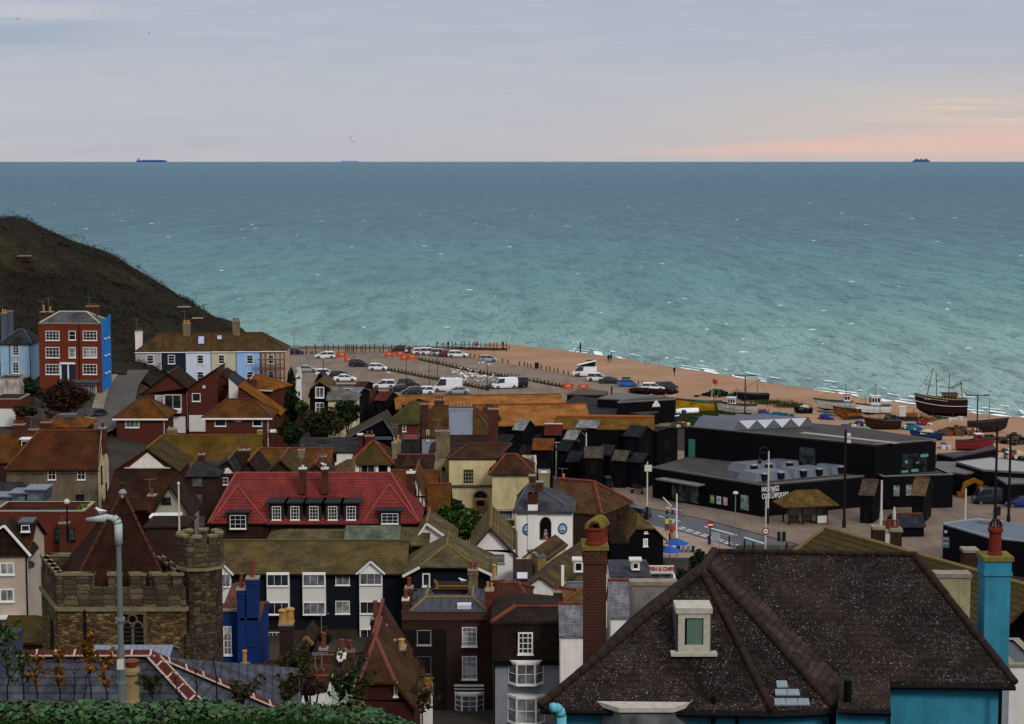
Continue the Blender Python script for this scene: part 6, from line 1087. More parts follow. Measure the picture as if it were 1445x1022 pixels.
# bay roof and pipe on the front wall
q0=P(850,1006,57.3); q1=P(975,1006,57.3); m=MB(); m.add([l(p) for p in (V((q0.x-.2,58.2,q0.z+.12)),V((q0.x+.5,57.4,q0.z+.12)),V((q1.x-.5,57.4,q0.z+.12)),V((q1.x+.2,58.2,q0.z+.12)),V((q0.x-.2,58.2,q0.z-.02)),V((q0.x+.5,57.4,q0.z-.02)),V((q1.x-.5,57.4,q0.z-.02)),V((q1.x+.2,58.2,q0.z-.02)))],[(0,1,2,3),(0,4,5,1),(1,5,6,2),(2,6,7,3)]); bw=m.build('bay_window',OLDW,t); m=MB(); m.add([l(V((x,y,z))) for z in (q0.z-.05,q0.z-3) for x,y in ((q0.x,58.2),(q0.x+.55,57.5),(q1.x-.55,57.5),(q1.x,58.2))],[(0,1,5,4),(1,2,6,5),(2,3,7,6)]); m.build('pane',CURT,bw,uv=False)
q=P(783,1000,57.6); m=MB(); pts=[q+V((-.12,-.05,.02)),q+V((0.02,0,.03)),q+V((.14,.05,-.05)),q+V((.2,.1,-.25)),q+V((.24,.15,-1.5))]; m.path([l(p) for p in pts],.15,10); m.build('vent_pipe',plain('turquoise_pipe',c('#5fa3b0'),.6,.15),t,smooth=True,uv=False)
# long olive tiled roof behind
zr=P(1165,745,95).z; A=P(1165,745,95); B=G(1470,832,zr); u=(B-A).normalized(); n=V((u.y,-u.x,0)); n=-n if n.y>0 else n
org=V((A.x,A.y,T(A.x,A.y)-1)); t=thing('olive_roofed_house','long house with a ribbed olive brown tiled roof behind the turquoise house','house',tuple(org)); l=lambda p:tuple(V(p)-org); dr=4.6; ez=zr-3.3
E0=A+n*dr; E0.z=ez; E0-=u*1.2; E1=B+n*dr; E1.z=ez; K0=A-n*dr-u*4.2; K0.z=ez; K1=B-n*dr; K1.z=ez
OLR=pantile('ribbed_olive_tile',c('#4c4028'),c('#584a2e'),c('#5a4a22'),.5,.3,.34); m=MB().solid([[l(E0),l(E1),l(B),l(A)],[l(K1),l(K0),l(A),l(B)],[l(K0),l(E0),l(A)]],.15); m.tube(l(A),l(B),.13,.13,6,1); m.tube(l(A),l(E0),.13,.13,6,1); m.tube(l(A),l(K0),.13,.13,6,1); m.build('roof',[OLR,plain('yellow_grey_ridge',0)],t)
m=MB()
for a,b in ((E0,E1),(E1,K1),(K1,K0),(K0,E0)): a=a-V((0,0,.1));b=b-V((0,0,.1)); m.poly([l(a),l(b),l(V((b.x,b.y,org.z))),l(V((a.x,a.y,org.z)))])
m.build('wall',BRICKD,t)
for a,b,py,pyb,Y,mat,pots in ((1233,1249,744,775,97,BRICKD,0),(1249.5,1257,748,775,97.1,OFFW,2),(1257.5,1273,747,775,97,BRICKD,3),(1361,1381,785-9,805,92,BRICKD,0)):
    o,x,z=stack(a,b,py,pyb,Y,.8,mat,MORT,lip=False)
    for i in range(pots): MB().lathe(l((x+(i-pots/2)*.18,Y+.4,z)),[(.1,0),(.08,.1),(.08,.35),(.1,.4)],8).build('chimney_pot',POTR,o,uv=False)
h=House('red_edged_house','grey tiled roof with a red ridge line at the right edge behind the turquoise stack',1330,918,1475,84,5,wall=BRICKR); h.par(tile('grey_patched_tile',c('#5c534d'),c('#686059'),c('#5a4a3a'),.3,.3,.2),852,o=.1,rm=RIDGER); h.walls()
h=House('white_sheds','low pale outhouse and brick wall at the lower right edge',1425,938,1475,72,4,wall=WREND); h.flat(LEAD,.1); h.walls()
# ---------------------------------------------------------------- tall black net huts
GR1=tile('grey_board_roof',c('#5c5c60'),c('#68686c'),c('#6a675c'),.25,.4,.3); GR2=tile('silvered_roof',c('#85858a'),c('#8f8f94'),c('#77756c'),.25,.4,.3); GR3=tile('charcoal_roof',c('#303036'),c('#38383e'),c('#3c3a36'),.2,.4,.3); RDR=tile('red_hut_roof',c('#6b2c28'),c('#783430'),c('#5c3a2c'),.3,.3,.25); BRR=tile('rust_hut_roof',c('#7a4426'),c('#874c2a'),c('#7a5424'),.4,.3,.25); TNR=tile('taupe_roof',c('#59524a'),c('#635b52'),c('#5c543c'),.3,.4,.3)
def hut(lb,x0,ye,x1,yr,Y,rot,dep,mat,doors=True,rm=None):
    h=House('net_hut',lb,x0,ye,x1,Y,dep,rot=rot,wall=BLACKB,cat='net hut',group='tall black net huts',zb=4.6); h.par(mat,yr,o=.22,rm=rm,rr=.1,t=.1)
    z=h.h
    if doors:
        k=0; zz=.4
        while zz+2<z: MB().box(h.w*.3,-.05,zz,h.w*.7,.02,zz+1.8).build('hatch_door',board('tarred_door',c('#1d1b20'),.15,True),h.root); zz+=2.6
        k=.4
        while k+2<z: MB().box(h.w-.02,h.d*.35,k,h.w+.05,h.d*.65,k+1.7).build('hatch_door',board('tarred_door',0),h.root); k+=2.6
    h.walls(); return h
hut('black net hut with a pale grey roof, tallest beside the brick chimney',708,588,720,572,292,-35,4.2,GR2)
hut('black net hut with a silvery roof below and right of the tallest one',725,605,738,591,281,-25,4,GR2)
hut('black net hut with a dark red roof',770,612.5,791,598.5,276,-4,3.4,RDR,rm=OFFW)
hut('black net hut with an orange rust roof nearest the cream building',753,633,779,618.5,262,-4,3.4,BRR)
hut('small grey roofed net hut, left of two in front of the ochre roof',764,592,775,586,292,-20,3,GR1); hut('small grey roofed net hut, right of two in front of the ochre roof',778,594,789,587.5,291,-20,3,GR1)
hut('wide black net hut with a shiny grey roof behind the white lamp post',814,602,841,593,283,-16,4.5,GR2); hut('black net hut with a pale sloping roof seen past the lamp bracket',797,618.5,811,606.5,272,-22,3.6,GR2)
hut('low black net hut with a taupe board roof behind the white lamp post',826,644.5,849,630,262,-3,4,TNR); hut('black net hut with a charcoal roof, left of the pair facing the gallery',881,614,902,600,279,-30,4.6,GR3); hut('black net hut with a charcoal roof, right of the pair facing the gallery',912,606,927,600.5,283,-45,4.6,GR3)
for i_,(x0,ye,x1,yr,Yh,lb) in enumerate(((733,640,746,628,264,'net hut behind the rust roofed one, dark roof lowest of its row'),(800,650,816,636,266,'dark roofed net hut left of the taupe roofed one'),(848,612,866,600,284,'dark roofed net hut between the shiny roofed and charcoal ones'),(700,625,716,612,272,'dark roofed net hut under the tallest hut'),(786,634,800,621,268,'narrow dark net hut right of the rust roofed one'),(888,650,904,638,266,'lowest dark net hut facing the plaza'),(720,655,738,642,258,'dark net hut by the cream parapet'),(866,606,884,595,286,'dark net hut at the back near the black sheds'))): hut(lb,x0,ye,x1,yr,Yh,-18-i_*3,3.6,GR3 if i_%2 else tile('black_hut_roof',c('#26252a'),c('#2e2d32'),c('#34322e'),.2,.4,.3))
hut('low black hut with a brown roof between two net huts',865,648,882,635,266,-20,3,TNR); hut('black net hut with a dark roof half hidden behind the taupe roofed one',845,640,860,627,270,-25,3.4,GR3); hut('low ochre roofed hut behind the charcoal pair',862,615,880,607,287,-10,4,OCHRE)
hut('plain black net hut with dark roof in the second row',742,618,760,606,284,-10,4,GR3); hut('dark net hut filling the gap beside the ochre warehouse end',690,600,712,588,296,-20,4,GR3); hut('black net hut behind the dark red roofed one',790,606,812,596,289,-15,4,GR3)
hut('black net hut standing alone by the plaza, its brown roof sloping to the left',1214,696.5,1232,677,240,-22,4.4,tile('pinkish_hut_roof',c('#5b4a44'),c('#665450'),c('#5c543c'),.3,.4,.3),rm=RIDGER); hut('black net hut with a tan lichened roof right of the two gallery windows',1287,697,1303.5,674,240,-22,5.5,tile('tan_hut_roof',c('#6b5840'),c('#77634a'),c('#6a5828'),.4,.4,.3),rm=RIDGER)
hut('low black shed with a dark grey lean roof between two net huts',1263,742,1304,725,231,2,3.6,tile('purple_grey_roof',c('#3d3a44'),c('#45424c'),c('#4a4748'),.2,.4,.3),doors=False,rm=RIDGER)
for lb,x0,y0,x1,yr,Y,rot,mat in (('tarred fishing hut with a brown gable roof near the gambrel house',509,572,519,548,312,-30,BROWN),('tarred fishing hut with a pale slate slope next to the gambrel annex',490,556,503,546,306,-20,GR2),('tarred fishing hut with a rust roof left of the mossy green roof',528,564,543,552,304,-22,RDR),('low brown roofed fishing hut behind the tarred ones',500,546,512,538,318,-15,BROWN),('small tarred hut with an orange gable against the ochre warehouse',567,570,574,560,300,-40,ORANGE)): hut(lb,x0,y0,x1,yr,Y,rot,5,mat)
# ---------------------------------------------------------------- black gallery
GT=board('glossy_black_tile',c('#121116'),.3,var=.4,line=.6,rough=.65,spec=.1); FELT=tarmac('grey_roof_felt',c('#4a4645'),c('#555150'),c('#3a3736'),.3); SEAM=seam('grey_standing_seam',c('#6b6e78'),.5,.45,.4,.3,.5); GLZ=plain('white_glazed_rooflight',c('#c9c9d2'),.3,.06,.6,.5)
zl,zt_=9.2,13.4; A,B,D_=G(921,659,zl),G(1075,684,zl),G(1246,669,zl); Bk=G(985,641,zl); Bk2=G(1180,641,zl)
t=thing('gallery','low and tall glossy black tiled gallery blocks with sawtooth rooflights beside the street','gallery',(B.x,B.y,4.9)); org=V((B.x,B.y,4.9)); l=lambda p:tuple(V(p)-org)
m=MB().prism([l(p)[:2] for p in (A,B,D_,Bk2,Bk)],0,zl-4.9-.25); m.build('low_block',GT,t); m=MB().prism([l(p)[:2] for p in (A,B,D_,Bk2,Bk)],zl-4.9-.25,zl-4.9,0); m.build('low_roof',[FELT],t)
m=MB()
for a,b in ((A,B),(B,D_)): m.tube(l(a),l(b),.11,.11,4)
m.build('roof_edge',plain('grey_roof_edge',c('#77726e'),.6,.1),t)
a,b,d_,e=G(966,601,zt_),G(1235,627,zt_),G(1321,620.5,zt_),G(1195,602,zt_); f_=V((a.x+9,a.y+8,zt_)); ga=V((31,254,0))
m=MB().prism([l(p)[:2] for p in (a,b,d_,e,f_)],0,zt_-4.9-.3); m.build('tall_block',GT,t)
m=MB()
rim=[a,b,d_,e]; 
for p,q in zip(rim,rim[1:]+[f_]): m.tube(l(p),l(q),.1,.1,4)
m.build('roof_edge',plain('grey_roof_edge',0),t)
MB().prism([l(p)[:2] for p in (a+V((.5,-.2,0)),b+V((-.2,.5,0)),d_+V((-.4,.3,0)),e,f_)],zt_-4.9-.5,zt_-4.9-.02).build('tall_roof',FELT,t)
q0,q1=G(1128,611,zt_+.05),G(1262,626,zt_+.05); n=V((q1.y-q0.y,-(q1.x-q0.x),0)).normalized(); n=-n if n.y<0 else n; MB().solid([[l(q0),l(q1),l(q1+n*1.3),l(q0+n*1.3)]],.05).build('pale_roof_walk',plain('pale_roof_slab',c('#8d887c'),.9,.15),t)
# sawtooth rooflights: prisms running away from the long facade
u=(b-a).normalized(); vdir=V((-.97,.25,0)); 
xs_=[1039,1057,1081,1105,1129]; apx=[(1043,594),(1069.5,593),(1093,590.5),(1117,590),(1141,590)]
def fac(px): # point on the long facade line at roof height under pixel column px
    dd=ray(px,610); n_=V((-u.y,u.x,0)); t_=n_.dot(a-CAM)/n_.dot(dd); p=CAM+dd*t_; return V((p.x,p.y,zt_))
base=[G(x,607.5-(x-1034)*.045,zt_+.02) for x in (1034,1056,1080,1104,1128,1149)]
back=V((-5.6,1.2,0))
for i in range(5):
    p,q=base[i]+V((0,.1,0)),base[i+1]+V((0,.1,0)); top=(p+q)/2+V((0,0,1.25))
    if i==0: top=p+(q-p)*.4+V((0,0,1.25))
    m=MB(); bk=-u*(6.2 if i==0 else 8.5); P0,Q0,T0=p,q,top; P1,Q1,T1=p+bk,q+bk,top+bk
    m.poly([l(P0),l(T0),l(T1),l(P1)],0); m.poly([l(Q0),l(Q1),l(T1),l(T0)],0); m.poly([l(P0),l(Q0),l(T0)],0); m.poly([l(P1),l(T1),l(Q1)],0); o=m.build('sawtooth_rooflight',SEAM,t)
    if i<4:
        nx=(base[i+1]+base[i+2])/2+V((0,.1,1.25)); dn=V((0,.0,0)); MB().poly([l(q+dn+V((0,0,.06))),l(nx+dn),l(top+dn)]).build('glazing',GLZ,o)
# seamed roof boxes on the low block
w1=(B-A).normalized(); w2=(D_-B).normalized()
def rbox(px,py,L,Wd,H,lb='roof_box'):
    c0=G(px,py,zl); m=MB(); cor=lambda s1,s2,z,k:tuple(V(l(c0+w2*(s1*L/2*k)+(-w1)*(s2*Wd/2*k)))+V((0,0,z)))
    m.loft([[cor(-1,-1,0,1),cor(1,-1,0,1),cor(1,1,0,1),cor(-1,1,0,1)],[cor(-1,-1,H,.82),cor(1,-1,H,.82),cor(1,1,H,.82),cor(-1,1,H,.82)]]); o=m.build(lb,SEAM,t)
    for s_ in (-.62,.25):
        p=V(cor(s_,-1,.15,1)); g=w2*.75; n=w1; vs=[]
        m=MB(); q=[p+n*.25,p+g+n*.25,p+g-n*.7,p-n*.7]; m.add([tuple(x) for x in q]+[tuple(x+V((0,0,.75))) for x in q],[(0,1,5,4),(1,2,6,5),(2,3,7,6),(3,0,4,7)],0); m.add([tuple(x+V((0,0,.75))) for x in q]+[tuple(x+V((0,0,.9))) for x in q],[(0,1,2,3),(4,5,6,7),(0,1,5,4),(1,2,6,5),(2,3,7,6),(3,0,4,7)],1); m.build('vent_hood',[plain('dark_louvre',c('#1c1c20'),.6,.1),plain('pale_hood',c('#8d8f96'),.5,.1)],o)
for px,py,L in ((1078,676,5.6),(1132,671,5.6),(1184,666,5.2),(1062,664,5.2),(1112,660,5.2),(1162,656,5)): rbox(px,py,L,3.2,1.1)
hit_left=lambda px,py,off=.06:(lambda n_,d0:CAM+d0*((n_.dot(A-CAM)+off)/n_.dot(d0)))(V((w1.y,-w1.x,0)),ray(px,py))
hit_right=lambda px,py,off=.06:(lambda n_,d0:CAM+d0*((n_.dot(B-CAM)+off)/n_.dot(d0)))(V((w2.y,-w2.x,0)),ray(px,py))
nl=V((w1.y,-w1.x,0)); nr=V((w2.y,-w2.x,0))
def onface(hf,n_,x0,y0,x1,y1,mat,name,parent=None,th=.06,f2=None):
    p0=hf(x0,(y0+y1)/2);p1=hf(x1,(y0+y1)/2); zt=hf((x0+x1)/2,y0).z; zb=hf((x0+x1)/2,y1).z; m=MB()
    vs=[l(V((p.x,p.y,z))-n_*k) for z in (zb,zt) for p,k in ((p0,0),(p1,0),(p1,th+.06),(p0,th+.06))]; m.add(vs,[(0,3,2,1),(4,5,6,7),(0,1,5,4),(1,2,6,5),(2,3,7,6),(3,0,4,7)]); return m.build(name,mat,parent or t,uv=False)
g_=onface(hit_left,nl,948,678,985,708,glass('shop_glass',(.035,.05,.052,1),.1,.9),'entrance_glazing')
for x in (956,964,972,979): onface(lambda a_,b_:hit_left(a_,b_,.1),nl,x,678,x+.8,709,DARKM,'mullion',g_)
onface(lambda a_,b_:hit_left(a_,b_,.12),nl,976,680,981,710,plain('teal_panel',c('#3f5f5c'),.4,.2),'door_leaf',g_)
m=MB(); p0,p1=hit_left(937,673.5),hit_left(995,682); p1=V((p1.x,p1.y,p0.z)); m.solid([[l(p0),l(p0+nl*1.6),l(p1+nl*1.6),l(p1)]],.18); m.build('entrance_canopy',plain('grey_roof_edge',0),t)
for x0,x1,hx,h2 in ((1002,1007.5,'#7a8a4a','#a8a890'),(1011,1017,'#b3b3bc','#8a8a94'),(1020.5,1026,'#b58a90','#c9c0c0')):
    pp=onface(hit_left,nl,x0,699+(x0-1002)*.17,x1,710+(x0-1002)*.17,plain('poster_'+hx[1:],c(hx),.5,.1),'poster'); onface(lambda a_,b_:hit_left(a_,b_,.09),nl,x0+1.2,701.5+(x0-1002)*.17,x1-1.2,705.5+(x0-1002)*.17,plain('poster_print_'+h2[1:],c(h2),.5,.4,3),'printed_panel',pp)
onface(hit_left,nl,1045,699,1056,720,glass('pale_green_window',(.16,.2,.18,1),.15,.5),'window'); 
n3=V((u.y,-u.x,0)); hit_tall=lambda px,py,off=.06:CAM+ray(px,py)*((n3.dot(a-CAM)+off)/n3.dot(ray(px,py)))
onface(hit_tall,n3,971.5,620,980.5,645,plain('teal_window',c('#3f7a6c'),.3,.15),'window'); onface(hit_tall,n3,1128,632,1150,655,glass('dim_window',(.02,.026,.03,1),.15),'window')
w3=(d_-b).normalized(); n4=V((w3.y,-w3.x,0)); hit_end=lambda px,py,off=.06:CAM+ray(px,py)*((n4.dot(b-CAM)+off)/n4.dot(ray(px,py)))
gw=onface(hit_end,n4,1271,640,1308,668,glass('dark_reflecting_glass',(.01,.013,.015,1),.08,.8),'window')
for x0,y0,x1,y1 in ((1277,650,1281,654),(1299,641,1310,645),(1272,664,1282,667),(1286,662,1296,666),(1293,652,1297,654)): onface(lambda a_,b_:hit_end(a_,b_,.1),n4,x0,y0,x1,y1,plain('painted_glint_teal',c('#5f8f86'),.4,.2),'painted_reflection',gw)  # reflections in the glass, painted as flat pale teal patches
for x0,x1 in ((1261,1270),(1278,1287)): 
    p=P(x0,690,247); 
# white lettering on the right hand wall
wm=plain('white_lettering',c('#d2d0cc'),.5,.05); ang=math.atan2(w2.y,w2.x)
for body,px,py,sz in (('HASTINGS',1087,690.5,.92),('CONTEMPORARY',1094,699.5,.92)):
    q=hit_right(px,py,.12); text(t,body,sz,l(q),(R(90),0,ang),wm,ext=.03,bold=.006,sx=.6 if len(body)<9 else .54)
hse=House('gallery_annex','black two storey block with two pale windows and a pink recess behind the huts',1246,672,1345,249,9,rot=10,wall=GT,cat='gallery',zb=4.8); hse.flat(FELT,.2,cop=plain('grey_roof_edge',0)); hse.wins([(1260,684,1270,701,1,2,glass('pale_green_window',0)),(1277.5,683,1287,700,1,2,glass('pale_green_window',0))],frame=BLACKF); hse.panel(1263,716,1288,728,plain('pink_brick_panel',c('#8a6a5c'),.9,.1),'door_recess'); hse.walls()
m=MB()
# ---------------------------------------------------------------- other black buildings
def slab(lb,pts,z,base=4.6,roof=None,cat='building',name='black_building',edge=None,wall=None):
    q=[G(x,y,z) for x,y in pts]; o=q[0]; t=thing(name,lb,cat,(o.x,o.y,base)); pp=[(p.x-o.x,p.y-o.y) for p in q]
    MB().prism(pp,0,z-base-.2).build('wall',wall or BLACKB,t); MB().prism([(x*1.0,y) for x,y in pp],z-base-.2,z-base).build('roof',roof or FELT,t)
    if edge:
        m=MB()
        for a_,b_ in zip(pp,pp[1:]+pp[:1]): m.tube((*a_,z-base),(*b_,z-base),.12,.12,4)
        m.build('roof_edge',edge,t)
    return t
PALE=plain('pale_membrane',c('#8d8b89'),.8,.15); EDG=plain('grey_roof_edge',0)
slab('long black lifeboat shed with a flat grey roof below the car park',[(843,562),(868,554.5),(928,558),(878,563.5)],8.6,roof=plain('grey_sheet_roof',c('#6a6866'),.8,.15))
bs=slab('black boat store with a white emblem on its long wall',[(872,568),(951,563.5),(954,561.5),(930,560.5),(880,564)],9,roof=FELT,edge=EDG)
q=G(951,563.5,9); q2=G(872,568,9); w4=(q-q2).normalized(); n5=V((w4.y,-w4.x,0)); hp=lambda px,py:CAM+ray(px,py)*((n5.dot(q2-CAM)+.08)/n5.dot(ray(px,py)))
cc=hp(926,570); o=V((q2.x,q2.y,4.6)); wl=lambda p:tuple(V(p)-G(872,568,9)*1.0+V((0,0,9-4.6)))
m=MB()
for k in range(3): a1=math.pi/2+k*2*math.pi/3; ctr=cc+w4*(.38*math.cos(a1))+V((0,0,.38*math.sin(a1))); m.poly([wl(ctr+w4*(.34*math.cos(t_))+V((0,0,.34*math.sin(t_)))) for t_ in [2*math.pi*i/10 for i in range(10)]])
c2=hp(926,573.5); m.poly([wl(c2+w4*s1*.75+V((0,0,s2*.1))) for s1,s2 in ((-1,-1),(1,-1),(1,1),(-1,1))]); m.build('emblem',wm,bs,uv=False)
slab('low black shed with a flat felt roof beside the blue covered boat',[(884,581.5),(907,577.5),(930,581),(905,585)],7.2)
slab('dark cluttered lean-to range below the lifeboat shed',[(800,566),(812,558),(845,562),(872,572),(870,588),(838,590)],7.0,roof=tarmac('patched_dark_roof',c('#2c292b'),c('#3a3536'),c('#1c1b1d'),.4))
slab('low dark shed roof at the car park edge',[(800,556),(822,548),(858,552),(856,557)],6.8,roof=plain('dull_felt',0))
slab('long black shed with a low roof in front of the red boat',[(1322,640),(1372,636),(1402,628),(1405,633),(1345,645)],8.0)
slab('black shop with a wide pale membrane roof at the right edge',[(1349,652),(1400,646),(1470,655),(1470,668),(1386,663)],8.8,roof=PALE,edge=EDG)
slab('dark shed with a grey sheet roof beside the gallery end',[(1322,651),(1360,652),(1420,662),(1360,668),(1318,664)],8.2,roof=plain('grey_sheet_roof',0))
slab('black workshop with a grey flat roof at the right edge',[(1400,670),(1445,668),(1480,672),(1480,680),(1420,682)],8.0,roof=plain('grey_sheet_roof',0))
cb=slab('black flat roofed cafe with a pale parapet behind the turquoise stack',[(1331,739),(1383,732),(1470,745),(1490,768),(1395,758)],9.2,roof=plain('blue_grey_deck',c('#66707a'),.8,.2),edge=plain('pale_parapet',c('#8d9298'),.7,.1),wall=GT)
q2=G(1331,739,9.2); q3=G(1395,758,9.2); w5=(q3-q2).normalized(); n6=V((w5.y,-w5.x,0)); h6=lambda px,py,of=.08:CAM+ray(px,py)*((n6.dot(q2-CAM)+of)/n6.dot(ray(px,py))); wl=lambda p:tuple(V(p)-V((q2.x,q2.y,4.6)))
m=MB(); f6=lambda x0,y0,x1,y1,mi,of:m.poly([wl(h6(x,y,of)) for x,y in ((x0,y1),(x1,y1+.5),(x1,y0+.5),(x0,y0))],mi)
f6(1329.5,757.5,1340,773,0,.06); f6(1331,759,1338.6,771.5,1,.09); f6(1331.5,761,1338,765,2,.12); f6(1331.5,768,1338,771,3,.12); m.build('picture_panel',[plain('poster_blue',c('#3f7aa0'),.5,.1),plain('poster_pale',c('#9ab0b8'),.5,.1),plain('poster_red',c('#a8483c'),.5,.1),plain('poster_green',c('#6a8a3a'),.5,.2)],cb,uv=False)
tt=h6(1335,751); MB().lathe(wl(tt),[(.05,-.2),(.2,-.1),(.2,.1),(.05,.2)],8).build('wall_lamp',OFFW,cb,uv=False)
m=MB(); q=V(wl(G(1385,738,9.2)))
for k in range(3): m.lathe((q.x+k*.9,q.y-k*.5,q.z+.35),[(.5,0),(.5,.06)],10); m.tube((q.x+k*.9,q.y-k*.5,q.z),(q.x+k*.9,q.y-k*.5,q.z+.35),.04)
m.tube((q.x+1,q.y-1,q.z),(q.x+1,q.y-1,q.z+1.8),.06); m.build('roof_tables',GREYM,cb,uv=False)
# ---------------------------------------------------------------- bus shelter
b0=G(1115,741,5.15); t=thing('shelter','open seafront shelter with a tan hipped tile roof, benches and glazed panels','shelter',tuple(b0),11)
m=MB(); L_,D1=5.0,2.2
for x in (-.2,1.7,3.4,4.7):
    for y in (0,D1): m.box(x,y,0,x+.16,y+.16,2.5)
m.build('post',DARKM,t,uv=False) if 0 else None
for x in (-.2,1.5,3.3,4.7):
    for y in (0,D1): MB().box(x,y,0,x+.16,y+.16,2.5).build('post',DARKM,t,uv=False)
m=MB().solid([[(-1.2,-1,2.45),(5.9,-1,2.45),(3.9,D1/2,4.1),(1.0,D1/2,4.1)],[(5.9,D1+1,2.45),(-1.2,D1+1,2.45),(1.0,D1/2,4.1),(3.9,D1/2,4.1)],[(-1.2,D1+1,2.45),(-1.2,-1,2.45),(1.0,D1/2,4.1)],[(5.9,-1,2.45),(5.9,D1+1,2.45),(3.9,D1/2,4.1)]],.12); m.build('roof',tile('shelter_tile',c('#6b5a34'),c('#77653c'),c('#7a5424'),.5,.3,.25),t)
MB().box(0,D1*.5,.05,4.7,D1*.5+.08,2.4).build('glazed_screen',plain('frosted_panel',c('#7d706a'),.3,.2,.8,.5),t,uv=False); MB().box(4.72,.16,.05,4.82,D1,1.0).build('white_panel',WHITE,t,uv=False); MB().box(3.5,-.02,.1,4.7,.05,1.0).build('white_panel',OFFW,t,uv=False); MB().box(4.74,.16,1.0,4.8,D1,2.4).build('glazed_screen',plain('frosted_panel',0),t,uv=False)
for x in (.2,1.9): m=MB().box(x,.5,.42,x+1.2,.95,.5); m.box(x,.9,.5,x+1.2,.98,1.0); m.box(x,.55,0,x+.08,.9,.42); m.box(x+1.12,.55,0,x+1.2,.9,.42); m.build('bench',WOOD,t,uv=False)
# ---------------------------------------------------------------- boats
def hullm(L,Bm,H,prof=None,stern=.75,bow=.9,keel=.35):
    """hull sections bow at -x: returns rings (port gunwale round the keel to starboard gunwale)"""
    rings=[]; N=12
    for i in range(N+1):
        t_=i/N; x=-L/2+L*t_; b=Bm/2*(min(1,(t_*2.2)**.62) if t_<.5 else 1-(1-stern)*((t_-.5)/.5)**2); b=max(b,.04)
        sh=H*(1+.38*(1-t_)**2.2*bow+.12*max(0,t_-.7)); kz=keel*H*(.9*(1-t_)**5)*1.2
        xo=-(1-t_)**3*.10*L; 
        rings.append([(x+xo,-b,sh),(x+xo*.7,-b*.92,sh*.62+kz*.2),(x+xo*.4,-b*.62,H*.22+kz*.7),(x,0,kz),(x+xo*.4,b*.62,H*.22+kz*.7),(x+xo*.7,b*.92,sh*.62+kz*.2),(x+xo,b,sh)])
    return rings
